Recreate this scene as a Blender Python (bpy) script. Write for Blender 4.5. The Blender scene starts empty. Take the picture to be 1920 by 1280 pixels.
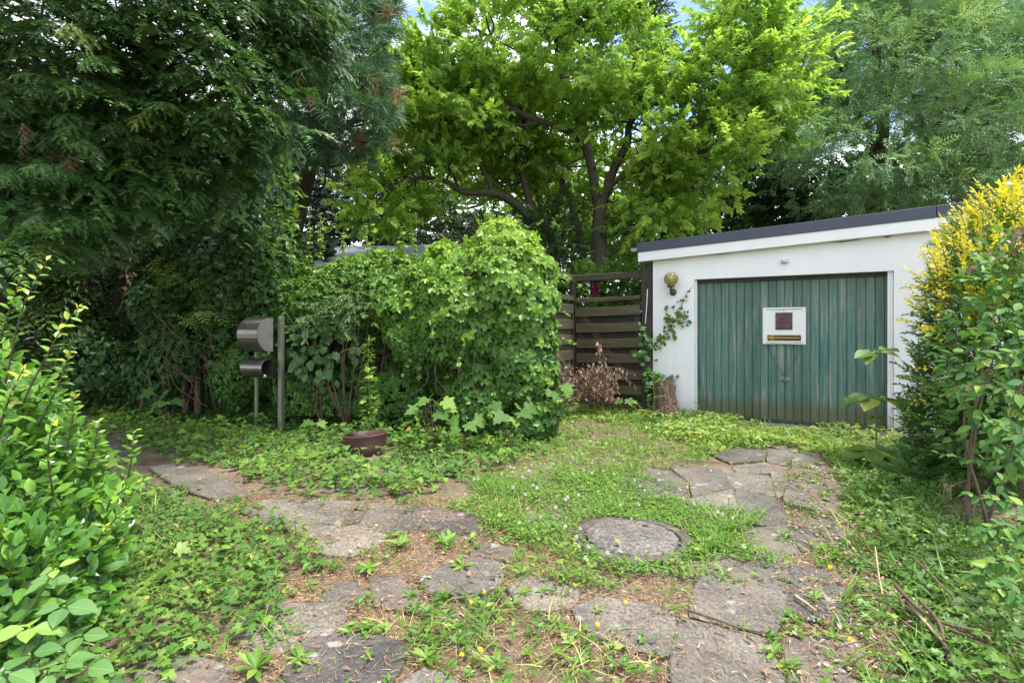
import bpy, bmesh, math, random
import numpy as np
from mathutils import Vector, Matrix

# ------------------------------------------------------------------ camera, sky, sun, exposure
scene = bpy.context.scene
COL = scene.collection
FPX, CX, HY, CAMH = 1000.0, 960.0, 614.0, 1.35      # focal length and horizon in pixels of the 1920x1280 photograph
cam_d = bpy.data.cameras.new('camera')
cam = bpy.data.objects.new('camera', cam_d); COL.objects.link(cam)
cam.location = (0, 0, CAMH); cam.rotation_euler = (math.radians(90), 0, 0)
cam_d.sensor_width = 36.0; cam_d.lens = 36.0 * FPX / 1920.0
cam_d.shift_y = -26.0 / 1920.0
cam_d.clip_start = 0.05; cam_d.clip_end = 600.0
scene.camera = cam

SUN_EL, SUN_AZ = math.radians(70), math.radians(115)   # azimuth clockwise from +Y
world = bpy.data.worlds.new('World'); scene.world = world
world.use_nodes = True
wn, wl = world.node_tree.nodes, world.node_tree.links
wn.clear()
w_out = wn.new('ShaderNodeOutputWorld'); w_bg = wn.new('ShaderNodeBackground')
w_sky = wn.new('ShaderNodeTexSky'); w_sky.sky_type = 'NISHITA'; w_sky.sun_disc = False
w_sky.sun_elevation = SUN_EL; w_sky.sun_rotation = SUN_AZ
w_sky.air_density = 1.0; w_sky.dust_density = 0.3; w_sky.ozone_density = 3.0
w_tc = wn.new('ShaderNodeTexCoord'); w_no = wn.new('ShaderNodeTexNoise')
w_no.inputs['Scale'].default_value = 2.6; w_no.inputs['Detail'].default_value = 6.0; w_no.inputs['Roughness'].default_value = 0.55
w_map = wn.new('ShaderNodeMapping'); w_map.inputs['Scale'].default_value = (1, 1, 1.8); w_map.inputs['Location'].default_value = (0.6392, 1.4284, 2.9862)
w_cr = wn.new('ShaderNodeValToRGB')
w_cr.color_ramp.elements[0].position = 0.40; w_cr.color_ramp.elements[0].color = (0.03, 0.03, 0.03, 1)
w_cr.color_ramp.elements[1].position = 0.56; w_cr.color_ramp.elements[1].color = (0.96, 0.96, 0.96, 1)
w_mix = wn.new('ShaderNodeMix'); w_mix.data_type = 'RGBA'
w_mix.inputs[7].default_value = (8.6, 8.75, 9.0, 1)        # cloud brightness before the strength below
wl.new(w_tc.outputs['Generated'], w_map.inputs['Vector']); wl.new(w_map.outputs['Vector'], w_no.inputs['Vector'])
wl.new(w_no.outputs['Fac'], w_cr.inputs['Fac']); wl.new(w_cr.outputs['Color'], w_mix.inputs[0])
wl.new(w_sky.outputs['Color'], w_mix.inputs[6]); wl.new(w_mix.outputs[2], w_bg.inputs['Color'])
w_bg.inputs['Strength'].default_value = 0.13
wl.new(w_bg.outputs['Background'], w_out.inputs['Surface'])

sun_d = bpy.data.lights.new('sun', 'SUN'); sun_d.energy = 3.2; sun_d.angle = math.radians(12); sun_d.color = (1.0, 0.96, 0.9)
sun = bpy.data.objects.new('sun', sun_d); COL.objects.link(sun)
sdir = Vector((math.sin(SUN_AZ) * math.cos(SUN_EL), math.cos(SUN_AZ) * math.cos(SUN_EL), math.sin(SUN_EL)))
sun.rotation_euler = sdir.to_track_quat('Z', 'Y').to_euler(); sun.location = sdir * 40

scene.view_settings.view_transform = 'Standard'; scene.view_settings.look = 'None'
scene.view_settings.gamma = 1.0; scene.view_settings.use_curve_mapping = False
scene.view_settings.exposure = 1.5
scene.render.engine = 'CYCLES'
scene.cycles.max_bounces = 6; scene.cycles.diffuse_bounces = 4; scene.cycles.transmission_bounces = 4
scene.cycles.glossy_bounces = 2; scene.cycles.transparent_max_bounces = 4
scene.cycles.use_denoising = True
scene.cycles.sample_clamp_indirect = 6.0

# ------------------------------------------------------------------ helpers: numbers
rng = np.random.default_rng(11)
random.seed(11)
CAM = np.array([0, 0, CAMH])

def W(px, py, d):                      # the point at depth d that the photograph shows at (px, py)
    return np.array([(px - CX) / FPX * d, d, CAMH + (HY - py) / FPX * d])

def G(px, py, z=0.0):                  # the point of the ground shown at (px, py)
    d = (CAMH - z) * FPX / (py - HY)
    return np.array([(px - CX) / FPX * d, d, z])

def norm(v):
    n = np.linalg.norm(v, axis=-1, keepdims=True)
    return v / np.maximum(n, 1e-9)

def in_poly(P, poly):                  # P (N,2), poly list of (x,y)
    poly = np.asarray(poly, float); x, y = P[:, 0], P[:, 1]
    inside = np.zeros(len(P), bool); j = len(poly) - 1
    for i in range(len(poly)):
        xi, yi, xj, yj = *poly[i], *poly[j]
        c = ((yi > y) != (yj > y))
        with np.errstate(divide='ignore', invalid='ignore'):
            c &= x < (xj - xi) * (y - yi) / (yj - yi + 1e-12) + xi
        inside ^= c; j = i
    return inside

def in_frame(P, m=0.06):               # P (N,3): roughly inside the picture (with a margin)
    d = np.maximum(P[:, 1], 0.05)
    x = P[:, 0] / d; y = (P[:, 2] - CAMH) / d
    return (P[:, 1] > 0.3) & (np.abs(x) < 0.96 + m) & (y < 0.614 + m) & (y > -0.666 - m)

class Acc:                             # gathers triangles
    def __init__(s): s.V, s.F, s.T, s.n = [], [], [], 0
    def add(s, V, F, T):
        V = np.asarray(V, float).reshape(-1, 3); F = np.asarray(F, int).reshape(-1, 3)
        T = np.broadcast_to(np.asarray(T, float), (len(F),))
        s.V.append(V); s.F.append(F + s.n); s.T.append(T); s.n += len(V)
        return s
    def tube(s, pts, radii, sides=6, tint=0.5, wob=0.0, cap=True):
        pts = np.asarray(pts, float); m = len(pts)
        radii = np.broadcast_to(np.asarray(radii, float), (m,))
        tan = norm(np.gradient(pts, axis=0))
        up = np.array([0.31, 0.17, 0.93]) if abs(tan[0] @ np.array([0.31, 0.17, 0.93])) < 0.9 else np.array([0.9, 0.3, 0.1])
        V = []; a0 = np.arange(sides) * 2 * math.pi / sides
        x = norm(np.cross(tan[0], up))
        for i in range(m):
            x = norm(x - tan[i] * (x @ tan[i])); y = np.cross(tan[i], x)
            r = radii[i] * (1 + wob * rng.standard_normal(sides)) if wob else radii[i]
            V.append(pts[i] + (np.cos(a0) * r)[:, None] * x + (np.sin(a0) * r)[:, None] * y)
        V = np.concatenate(V); F = []
        for i in range(m - 1):
            for k in range(sides):
                a = i * sides + k; b = i * sides + (k + 1) % sides; c = a + sides; d = b + sides
                F += [(a, b, d), (a, d, c)]
        if cap:
            V = np.concatenate([V, pts[:1], pts[-1:]]); n = m * sides
            for k in range(sides):
                F.append((n, (k + 1) % sides, k)); F.append((n + 1, (m - 1) * sides + k, (m - 1) * sides + (k + 1) % sides))
        return s.add(V, F, tint)
    def arrays(s):
        return np.concatenate(s.V), np.concatenate(s.F), np.concatenate(s.T)

def smooth_path(pts, n=4):             # Catmull-Rom through the points
    pts = np.asarray(pts, float)
    P = np.concatenate([[2 * pts[0] - pts[1]], pts, [2 * pts[-1] - pts[-2]]]); out = []
    for i in range(1, len(P) - 2):
        for t in np.linspace(0, 1, n, endpoint=False):
            out.append(0.5 * ((2 * P[i]) + (-P[i-1] + P[i+1]) * t + (2*P[i-1] - 5*P[i] + 4*P[i+1] - P[i+2]) * t*t + (-P[i-1] + 3*P[i] - 3*P[i+1] + P[i+2]) * t**3))
    out.append(pts[-1]); return np.array(out)

# ------------------------------------------------------------------ helpers: Blender objects
def mesh_np(name, V, F, T=None, mat=None, smooth=False):
    me = bpy.data.meshes.new(name)
    V = np.ascontiguousarray(V, dtype=np.float32); F = np.ascontiguousarray(F, dtype=np.int32)
    me.vertices.add(len(V)); me.vertices.foreach_set('co', V.ravel())
    me.loops.add(F.size); me.loops.foreach_set('vertex_index', F.ravel())
    me.polygons.add(len(F))
    me.polygons.foreach_set('loop_start', np.arange(0, F.size, 3, dtype=np.int32))
    me.polygons.foreach_set('use_smooth', np.full(len(F), bool(smooth)))
    if T is not None:
        at = me.attributes.new('tint', 'FLOAT', 'FACE')
        at.data.foreach_set('value', np.ascontiguousarray(T, dtype=np.float32))
    me.update(calc_edges=True)
    if mat: me.materials.append(mat)
    return me

def link(name, me, parent=None):
    o = bpy.data.objects.new(name, me); COL.objects.link(o)
    if parent is not None: o.parent = parent
    return o

def props(o, label=None, cat=None, group=None, kind=None):
    if label: o['label'] = label
    if cat: o['category'] = cat
    if group: o['group'] = group
    if kind: o['kind'] = kind
    return o

def thing(name, label, cat, loc=(0, 0, 0), rotz=0.0, group=None, kind=None):
    o = bpy.data.objects.new(name, None); COL.objects.link(o)
    o.location = Vector([float(v) for v in loc]); o.rotation_euler = (0, 0, rotz); o.empty_display_size = 0.2
    return props(o, label, cat, group, kind)

def build(name, acc, mat, parent=None, smooth=False, kind=None):       # world coordinates in, parent unrotated
    V, F, T = acc.arrays() if isinstance(acc, Acc) else acc
    if parent is not None: V = V - np.array(parent.location)
    o = link(name, mesh_np(name, V, F, T, mat, smooth), parent)
    if kind: o['kind'] = kind
    return o

def bm_obj(name, bm, mat, parent=None, smooth=False, loc=None, rot=None):
    me = bpy.data.meshes.new(name)
    bmesh.ops.recalc_face_normals(bm, faces=bm.faces)
    bm.to_mesh(me); bm.free()
    if smooth:
        for p in me.polygons: p.use_smooth = True
    if mat: me.materials.append(mat)
    o = link(name, me, parent)
    if loc is not None: o.location = loc
    if rot is not None: o.rotation_euler = rot
    return o

def add_box(bm, lo, hi, bevel=0.0, mtx=None):
    lo, hi = Vector(lo), Vector(hi)
    vs = [bm.verts.new((x, y, z)) for x in (lo.x, hi.x) for y in (lo.y, hi.y) for z in (lo.z, hi.z)]
    fs = [bm.faces.new([vs[i] for i in f]) for f in ((0,1,3,2),(4,6,7,5),(0,4,5,1),(2,3,7,6),(0,2,6,4),(1,5,7,3))]
    if bevel > 0:
        r = bmesh.ops.bevel(bm, geom=list({e for f in fs for e in f.edges}), offset=bevel, segments=1, affect='EDGES', profile=0.5)
        vs = list({v for f in r['faces'] for v in f.verts} | {v for v in vs if v.is_valid})
    if mtx is not None:
        for v in vs:
            if v.is_valid: v.co = mtx @ v.co
    return vs

def box(name, lo, hi, mat, parent=None, bevel=0.004, mtx=None):
    bm = bmesh.new(); add_box(bm, lo, hi, bevel, mtx)
    return bm_obj(name, bm, mat, parent)

def lathe(name, prof, mat, parent=None, seg=32, loc=(0,0,0), rot=(0,0,0), smooth=True):
    bm = bmesh.new(); rings = []
    for r, z in prof:
        rings.append([bm.verts.new((r*math.cos(2*math.pi*k/seg), r*math.sin(2*math.pi*k/seg), z)) for k in range(seg)] if r > 1e-5 else [bm.verts.new((0,0,z))])
    for a, b in zip(rings, rings[1:]):
        for k in range(seg):
            k2 = (k+1) % seg
            if len(a) == 1 and len(b) == 1: continue
            if len(a) == 1: bm.faces.new((a[0], b[k2], b[k]))
            elif len(b) == 1: bm.faces.new((a[k], a[k2], b[0]))
            else: bm.faces.new((a[k], a[k2], b[k2], b[k]))
    return bm_obj(name, bm, mat, parent, smooth, loc, rot)

# ------------------------------------------------------------------ materials
def mat_new(name):
    m = bpy.data.materials.new(name); m.use_nodes = True
    nt = m.node_tree; nt.nodes.clear()
    out = nt.nodes.new('ShaderNodeOutputMaterial'); p = nt.nodes.new('ShaderNodeBsdfPrincipled')
    nt.links.new(p.outputs['BSDF'], out.inputs['Surface'])
    return m, nt, p, out

def ramp(nt, stops, interp='LINEAR'):
    r = nt.nodes.new('ShaderNodeValToRGB'); r.color_ramp.interpolation = interp
    e = r.color_ramp.elements
    while len(e) < len(stops): e.new(0.5)
    for el, (pos, c) in zip(e, stops):
        el.position = pos; el.color = (*c, 1) if len(c) == 3 else c
    return r

def noise(nt, scale, detail=4, rough=0.5, vec=None, dist=0.0):
    n = nt.nodes.new('ShaderNodeTexNoise'); n.inputs['Scale'].default_value = scale
    n.inputs['Detail'].default_value = detail; n.inputs['Roughness'].default_value = rough; n.inputs['Distortion'].default_value = dist
    if vec is not None: nt.links.new(vec, n.inputs['Vector'])
    return n

def coords(nt, scale=(1,1,1), space='Object', rand=False):
    tc = nt.nodes.new('ShaderNodeTexCoord'); mp = nt.nodes.new('ShaderNodeMapping')
    mp.inputs['Scale'].default_value = scale
    nt.links.new(tc.outputs[space], mp.inputs['Vector'])
    if rand:
        oi = nt.nodes.new('ShaderNodeObjectInfo'); mul = nt.nodes.new('ShaderNodeMath'); mul.operation = 'MULTIPLY'; mul.inputs[1].default_value = 37.0
        cb = nt.nodes.new('ShaderNodeCombineXYZ')
        nt.links.new(oi.outputs['Random'], mul.inputs[0])
        for i in range(3): nt.links.new(mul.outputs[0], cb.inputs[i])
        nt.links.new(cb.outputs[0], mp.inputs['Location'])
    return mp.outputs['Vector']

def mixc(nt, a, b, fac, mode='MIX'):
    m = nt.nodes.new('ShaderNodeMix'); m.data_type = 'RGBA'; m.blend_type = mode
    for sock, v in ((m.inputs[6], a), (m.inputs[7], b), (m.inputs[0], fac)):
        if hasattr(v, 'is_linked') or hasattr(v, 'links'): nt.links.new(v, sock)
        elif isinstance(v, (int, float)): sock.default_value = v
        else: sock.default_value = (*v, 1)
    return m.outputs[2]

def bump(nt, p, height, strength=0.3, dist=0.01):
    b = nt.nodes.new('ShaderNodeBump'); b.inputs['Strength'].default_value = strength; b.inputs['Distance'].default_value = dist
    nt.links.new(height, b.inputs['Height']); nt.links.new(b.outputs['Normal'], p.inputs['Normal'])
    return b

def plain(name, col, rough=0.6, metal=0.0, var=0.25, scale=8.0, bmp=0.15):
    m, nt, p, _ = mat_new(name)
    v = coords(nt, rand=True); n = noise(nt, scale, 6, 0.6, v)
    lo = tuple(c * (1 - var) for c in col); hi = tuple(min(1, c * (1 + var)) for c in col)
    r = ramp(nt, [(0.3, lo), (0.7, hi)]); nt.links.new(n.outputs['Fac'], r.inputs['Fac'])
    nt.links.new(r.outputs['Color'], p.inputs['Base Color'])
    p.inputs['Roughness'].default_value = rough; p.inputs['Metallic'].default_value = metal
    n2 = noise(nt, scale * 9, 5, 0.6, v); bump(nt, p, n2.outputs['Fac'], bmp, 0.004)
    return m

LEAFK = {'magnolia_leaf': 1.8, 'ash_leaf': 2.4, 'yew_needle': 1.95, 'ivy_leaf': 1.55, 'pine_needle': 1.7, 'dry_straw': 1.15, 'dead_leaf': 1.1, 'golden_leaf': 1.1, 'peony_petal': 1, 'yellow_petal': 1, 'white_petal': 1,
         'cypress_spray': 1.0, 'dark_evergreen_leaf': 1.1, 'background_leaf': 2.0, 'grass_blade': 1.25, 'weed_leaf': 1.1, 'glossy_shrub_leaf': 1.3, 'creeper_leaf': 1.7, 'shade_creeper_leaf': 1.8}
LEAFARGS = {}
def leaf_mat(name, stops, trans=0.35, rough=0.45, warm=(1.25, 1.15, 0.55), spec=0.4, objrand=0.0, veins=0):
    LEAFARGS[name] = (stops, trans, rough, warm, spec, objrand)
    m, nt, p, out = mat_new(name)
    stops = [(q, tuple(min(0.85, c * LEAFK.get(name, 1.45)) for c in col)) for q, col in stops]
    at = nt.nodes.new('ShaderNodeAttribute'); at.attribute_name = 'tint'
    fac = at.outputs['Fac']
    if objrand:
        oi = nt.nodes.new('ShaderNodeObjectInfo'); ma = nt.nodes.new('ShaderNodeMath'); ma.operation = 'MULTIPLY_ADD'
        ma.inputs[1].default_value = objrand; ma.inputs[2].default_value = -objrand / 2
        ad = nt.nodes.new('ShaderNodeMath'); ad.operation = 'ADD'; ad.use_clamp = True
        nt.links.new(oi.outputs['Random'], ma.inputs[0]); nt.links.new(ma.outputs[0], ad.inputs[0]); nt.links.new(fac, ad.inputs[1])
        fac = ad.outputs[0]
    r = ramp(nt, stops); nt.links.new(fac, r.inputs['Fac'])
    v = coords(nt); n = noise(nt, 60.0, 3, 0.6, v)
    rr = ramp(nt, [(0.3, (0.82, 0.82, 0.82)), (0.7, (1.15, 1.15, 1.15))]); nt.links.new(n.outputs['Fac'], rr.inputs['Fac'])
    col = mixc(nt, r.outputs['Color'], rr.outputs['Color'], 1.0, 'MULTIPLY')
    if veins:                          # single leaves have their own coordinates: midrib along Y, side ribs slanting forward
        tc = nt.nodes.new('ShaderNodeTexCoord'); sp = nt.nodes.new('ShaderNodeSeparateXYZ'); nt.links.new(tc.outputs['Object'], sp.inputs[0])
        def mth(op, *a):
            m_ = nt.nodes.new('ShaderNodeMath'); m_.operation = op
            for i_, v_ in enumerate(a):
                if isinstance(v_, (int, float)): m_.inputs[i_].default_value = v_
                else: nt.links.new(v_, m_.inputs[i_])
            return m_.outputs[0]
        ax = mth('ABSOLUTE', sp.outputs['X']); mid = mth('LESS_THAN', ax, 0.018)
        s_ = mth('SUBTRACT', sp.outputs['Y'], mth('MULTIPLY', ax, 0.9)); fr = mth('FRACT', mth('MULTIPLY', s_, float(veins)))
        rib = mth('LESS_THAN', fr, 0.12); vn = mth('MAXIMUM', mid, mth('MULTIPLY', rib, 0.4))
        col = mixc(nt, col, mixc(nt, col, (1.35, 1.3, 1.35), 1.0, 'MULTIPLY'), vn)
        bl = noise(nt, 3.5, 4, 0.6, coords(nt, rand=True)); br_ = ramp(nt, [(0.62, (0, 0, 0)), (0.74, (0.5, 0.5, 0.5))]); nt.links.new(bl.outputs['Fac'], br_.inputs['Fac'])
        col = mixc(nt, col, (0.22, 0.20, 0.05), br_.outputs['Color'])
        bump(nt, p, mth('SUBTRACT', 1.0, mth('MAXIMUM', mid, mth('SUBTRACT', 1.0, mth('MINIMUM', mth('MULTIPLY', fr, 4.0), 1.0)))), 0.35, 0.02)
    nt.links.new(col, p.inputs['Base Color'])
    p.inputs['Roughness'].default_value = rough; p.inputs['Specular IOR Level'].default_value = spec
    tr = nt.nodes.new('ShaderNodeBsdfTranslucent'); tcol = mixc(nt, col, warm, 1.0, 'MULTIPLY')
    nt.links.new(tcol, tr.inputs['Color'])
    ms = nt.nodes.new('ShaderNodeMixShader'); ms.inputs[0].default_value = trans
    nt.links.new(p.outputs['BSDF'], ms.inputs[1]); nt.links.new(tr.outputs['BSDF'], ms.inputs[2])
    nt.links.new(ms.outputs[0], out.inputs['Surface'])
    return m

def wood_mat(name, dark, light, green=0.0, axis=0, rough=0.8):
    m, nt, p, _ = mat_new(name)
    sc = [14, 14, 14]; sc[axis] = 1.0
    v = coords(nt, tuple(sc), rand=True); n = noise(nt, 2.2, 8, 0.65, v, 0.6)
    r = ramp(nt, [(0.28, dark), (0.72, light)]); nt.links.new(n.outputs['Fac'], r.inputs['Fac'])
    col = r.outputs['Color']
    if green:
        v2 = coords(nt, (1,1,1), rand=True); n2 = noise(nt, 3.5, 5, 0.6, v2)
        r2 = ramp(nt, [(0.4, (0,0,0)), (0.7, (green,)*3)]); nt.links.new(n2.outputs['Fac'], r2.inputs['Fac'])
        col = mixc(nt, col, (0.085, 0.095, 0.03), r2.outputs['Color'])
    nt.links.new(col, p.inputs['Base Color']); p.inputs['Roughness'].default_value = rough
    bump(nt, p, n.outputs['Fac'], 0.5, 0.004)
    return m

def bark_mat(name, dark, light, green=0.0):
    m, nt, p, _ = mat_new(name)
    v = coords(nt, (9, 9, 2.2)); n = noise(nt, 2.5, 8, 0.7, v, 1.2)
    r = ramp(nt, [(0.3, dark), (0.7, light)]); nt.links.new(n.outputs['Fac'], r.inputs['Fac'])
    col = r.outputs['Color']
    if green:
        n2 = noise(nt, 1.3, 4, 0.6, coords(nt)); r2 = ramp(nt, [(0.45, (0,0,0)), (0.65, (green,)*3)])
        nt.links.new(n2.outputs['Fac'], r2.inputs['Fac']); col = mixc(nt, col, (0.05, 0.07, 0.025), r2.outputs['Color'])
    nt.links.new(col, p.inputs['Base Color']); p.inputs['Roughness'].default_value = 0.9
    bump(nt, p, n.outputs['Fac'], 0.8, 0.02)
    return m

M = {}; VEIN = {}
M['magnolia'] = leaf_mat('magnolia_leaf', [(0.0, (0.046, 0.098, 0.018)), (0.4, (0.086, 0.172, 0.028)), (0.7, (0.140, 0.238, 0.040)), (1.0, (0.215, 0.315, 0.055))], 0.60, warm=(1.18, 1.12, 0.72))
M['ash'] = leaf_mat('ash_leaf', [(0.0, (0.032, 0.066, 0.022)), (0.5, (0.060, 0.115, 0.050)), (0.85, (0.100, 0.168, 0.078)), (1.0, (0.135, 0.195, 0.08))], 0.35, 0.5, spec=0.2)
M['yew'] = leaf_mat('yew_needle', [(0.0, (0.016, 0.036, 0.012)), (0.5, (0.036, 0.080, 0.022)), (0.85, (0.074, 0.145, 0.033)), (1.0, (0.14, 0.19, 0.04))], 0.25, 0.4)
M['pine'] = leaf_mat('pine_needle', [(0.0, (0.028, 0.06, 0.035)), (0.5, (0.052, 0.110, 0.052)), (0.9, (0.09, 0.165, 0.075)), (1.0, (0.16, 0.09, 0.045))], 0.2, 0.45)
M['thuja'] = leaf_mat('cypress_spray', [(0.0, (0.016, 0.036, 0.010)), (0.5, (0.032, 0.07, 0.014)), (1.0, (0.14, 0.25, 0.025))], 0.3)
M['darktree'] = leaf_mat('dark_evergreen_leaf', [(0.0, (0.014, 0.032, 0.012)), (0.6, (0.03, 0.058, 0.022)), (1.0, (0.06, 0.10, 0.035))], 0.2)
M['backtree'] = leaf_mat('background_leaf', [(0.0, (0.025, 0.06, 0.014)), (0.5, (0.055, 0.12, 0.02)), (1.0, (0.13, 0.21, 0.035))], 0.4)
M['backdark'] = leaf_mat('background_dark_leaf', [(0.0, (0.018, 0.045, 0.016)), (0.5, (0.036, 0.08, 0.025)), (1.0, (0.07, 0.13, 0.035))], 0.35)
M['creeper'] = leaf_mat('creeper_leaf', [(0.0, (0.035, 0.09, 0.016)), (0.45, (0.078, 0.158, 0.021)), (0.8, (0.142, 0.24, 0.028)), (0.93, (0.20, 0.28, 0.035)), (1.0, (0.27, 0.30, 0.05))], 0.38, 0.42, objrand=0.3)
M['creeperdark'] = leaf_mat('shade_creeper_leaf', [(0.0, (0.020, 0.055, 0.013)), (0.5, (0.042, 0.10, 0.022)), (0.9, (0.075, 0.155, 0.03)), (1.0, (0.20, 0.24, 0.04))], 0.3, 0.42, objrand=0.3)  # darker copy of the creeper leaf, shade put into the colour
M['laurel'] = leaf_mat('round_shrub_leaf', [(0.0, (0.025, 0.062, 0.020)), (0.5, (0.048, 0.098, 0.030)), (1.0, (0.085, 0.145, 0.042))], 0.2, 0.45, spec=0.35, objrand=0.4)
M['ivy'] = leaf_mat('ivy_leaf', [(0.0, (0.022, 0.06, 0.015)), (0.5, (0.058, 0.118, 0.020)), (0.85, (0.118, 0.195, 0.028)), (0.97, (0.14, 0.21, 0.035)), (1.0, (0.22, 0.20, 0.04))], 0.32, 0.55, spec=0.22, objrand=0.3)
M['bright'] = leaf_mat('weed_leaf', [(0.0, (0.045, 0.11, 0.016)), (0.5, (0.095, 0.19, 0.026)), (0.85, (0.17, 0.27, 0.035)), (1.0, (0.30, 0.33, 0.05))], 0.35, 0.45, objrand=0.4)
M['shrub'] = leaf_mat('glossy_shrub_leaf', [(0.0, (0.028, 0.085, 0.013)), (0.4, (0.06, 0.155, 0.018)), (0.75, (0.125, 0.25, 0.024)), (0.92, (0.19, 0.29, 0.03)), (1.0, (0.30, 0.32, 0.035))], 0.3, 0.27, spec=0.5, objrand=0.5)
M['bramble'] = leaf_mat('bramble_leaf', [(0.0, (0.05, 0.12, 0.03)), (0.5, (0.085, 0.17, 0.042)), (1.0, (0.18, 0.27, 0.04))], 0.3, 0.5, objrand=0.4)
M['golden'] = leaf_mat('golden_leaf', [(0.0, (0.26, 0.30, 0.02)), (0.5, (0.50, 0.47, 0.022)), (1.0, (0.72, 0.62, 0.06))], 0.35, 0.42, warm=(1.1, 1.05, 0.5), objrand=0.5)
M['goldgreen'] = leaf_mat('golden_shrub_green_leaf', [(0.0, (0.028, 0.075, 0.013)), (0.5, (0.06, 0.13, 0.018)), (0.85, (0.14, 0.22, 0.025)), (1.0, (0.30, 0.32, 0.03))], 0.35, 0.42)
M['viburnum'] = leaf_mat('climber_leaf', [(0.0, (0.026, 0.085, 0.022)), (0.5, (0.045, 0.115, 0.026)), (0.9, (0.095, 0.18, 0.030)), (1.0, (0.17, 0.25, 0.045))], 0.35, 0.5, spec=0.22, objrand=0.5)
M['grass'] = leaf_mat('grass_blade', [(0.0, (0.035, 0.095, 0.012)), (0.5, (0.08, 0.175, 0.02)), (0.8, (0.16, 0.25, 0.04)), (1.0, (0.38, 0.34, 0.14))], 0.35, 0.5)
M['clover'] = leaf_mat('clover_leaf', [(0.0, (0.035, 0.09, 0.013)), (0.5, (0.068, 0.15, 0.02)), (1.0, (0.15, 0.23, 0.03))], 0.3, 0.6, spec=0.2)
M['straw'] = leaf_mat('dry_straw', [(0.0, (0.10, 0.05, 0.026)), (0.4, (0.23, 0.13, 0.07)), (0.75, (0.38, 0.27, 0.15)), (1.0, (0.55, 0.45, 0.30))], 0.1, 0.8, warm=(1, 1, 1))
M['deadleaf'] = leaf_mat('dead_leaf', [(0.0, (0.10, 0.045, 0.025)), (0.5, (0.22, 0.12, 0.075)), (1.0, (0.42, 0.33, 0.25))], 0.2, 0.8, warm=(1, 1, 1))
M['fern'] = leaf_mat('fern_frond', [(0.0, (0.035, 0.095, 0.02)), (1.0, (0.10, 0.20, 0.05))], 0.3, 0.5)
for k_, n_, v_ in (('shrub', 'glossy_shrub_leaf', 9), ('bramble', 'bramble_leaf', 10), ('viburnum', 'climber_leaf', 8), ('bright', 'weed_leaf', 8), ('laurel', 'round_shrub_leaf', 8), ('creeper', 'creeper_leaf', 7)):
    st_, tr_, ro_, wa_, sc_, ob_ = LEAFARGS[n_]; M[k_ + '_veined'] = leaf_mat(n_, st_, tr_, ro_, wa_, sc_, ob_, v_)
M['peony'] = leaf_mat('peony_petal', [(0.0, (0.18, 0.01, 0.05)), (1.0, (0.42, 0.02, 0.13))], 0.3, 0.5, warm=(1, 1, 1))
M['bark'] = bark_mat('tree_bark', (0.028, 0.022, 0.016), (0.10, 0.08, 0.055), 0.5)
M['barkdark'] = bark_mat('dark_bark', (0.022, 0.014, 0.010), (0.075, 0.045, 0.03))
M['stem'] = bark_mat('woody_stem', (0.045, 0.028, 0.017), (0.15, 0.10, 0.066))
M['greenstem'] = plain('green_stem', (0.13, 0.19, 0.05), 0.6, scale=20)
M['stalk'] = plain('pale_stalk', (0.32, 0.26, 0.14), 0.7, scale=20)
# ------------------------------------------------------------------ hard-surface materials
def plaster():
    m, nt, p, _ = mat_new('white_plaster')
    v = coords(nt); n = noise(nt, 1.1, 6, 0.6, v)
    r = ramp(nt, [(0.3, (0.69, 0.68, 0.672)), (0.65, (0.77, 0.765, 0.76))]); nt.links.new(n.outputs['Fac'], r.inputs['Fac'])
    sp = nt.nodes.new('ShaderNodeSeparateXYZ'); nt.links.new(v, sp.inputs[0])
    n2 = noise(nt, 5, 5, 0.65, coords(nt, (1, 1, 0.35)))
    ad = nt.nodes.new('ShaderNodeMath'); ad.operation = 'MULTIPLY_ADD'; ad.inputs[1].default_value = 0.55; nt.links.new(n2.outputs['Fac'], ad.inputs[0]); nt.links.new(sp.outputs['Z'], ad.inputs[2])
    r2 = ramp(nt, [(0.3, (0.6, 0.6, 0.6)), (0.62, (0, 0, 0))]); nt.links.new(ad.outputs[0], r2.inputs['Fac'])
    n5 = noise(nt, 3.0, 6, 0.7, coords(nt, (3.2, 3.2, 0.22))); r5 = ramp(nt, [(0.55, (0, 0, 0)), (0.8, (0.16, 0.16, 0.16))]); nt.links.new(n5.outputs['Fac'], r5.inputs['Fac'])
    wall_ = mixc(nt, r.outputs['Color'], (0.40, 0.385, 0.35), r5.outputs['Color'])
    nt.links.new(mixc(nt, wall_, (0.30, 0.31, 0.21), r2.outputs['Color']), p.inputs['Base Color'])
    p.inputs['Roughness'].default_value = 0.85
    n3 = noise(nt, 120, 4, 0.7, v); bump(nt, p, n3.outputs['Fac'], 0.25, 0.004)
    return m
M['plaster'] = plaster()
M['fascia'] = plain('fascia_paint', (0.72, 0.71, 0.695), 0.6, var=0.05, scale=2.0)
M['anthracite'] = plain('anthracite_metal', (0.040, 0.048, 0.066), 0.45, 0.3, var=0.1, scale=3)
M['roof'] = plain('roof_felt', (0.06, 0.06, 0.065), 0.9, scale=6)
M['zinc'] = plain('zinc_pipe', (0.26, 0.27, 0.29), 0.45, 0.6, var=0.12)
M['concrete_sill'] = plain('threshold_concrete', (0.20, 0.165, 0.13), 0.9, scale=5, bmp=0.5)
M['inside'] = plain('dark_interior', (0.05, 0.05, 0.05), 0.9)

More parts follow.
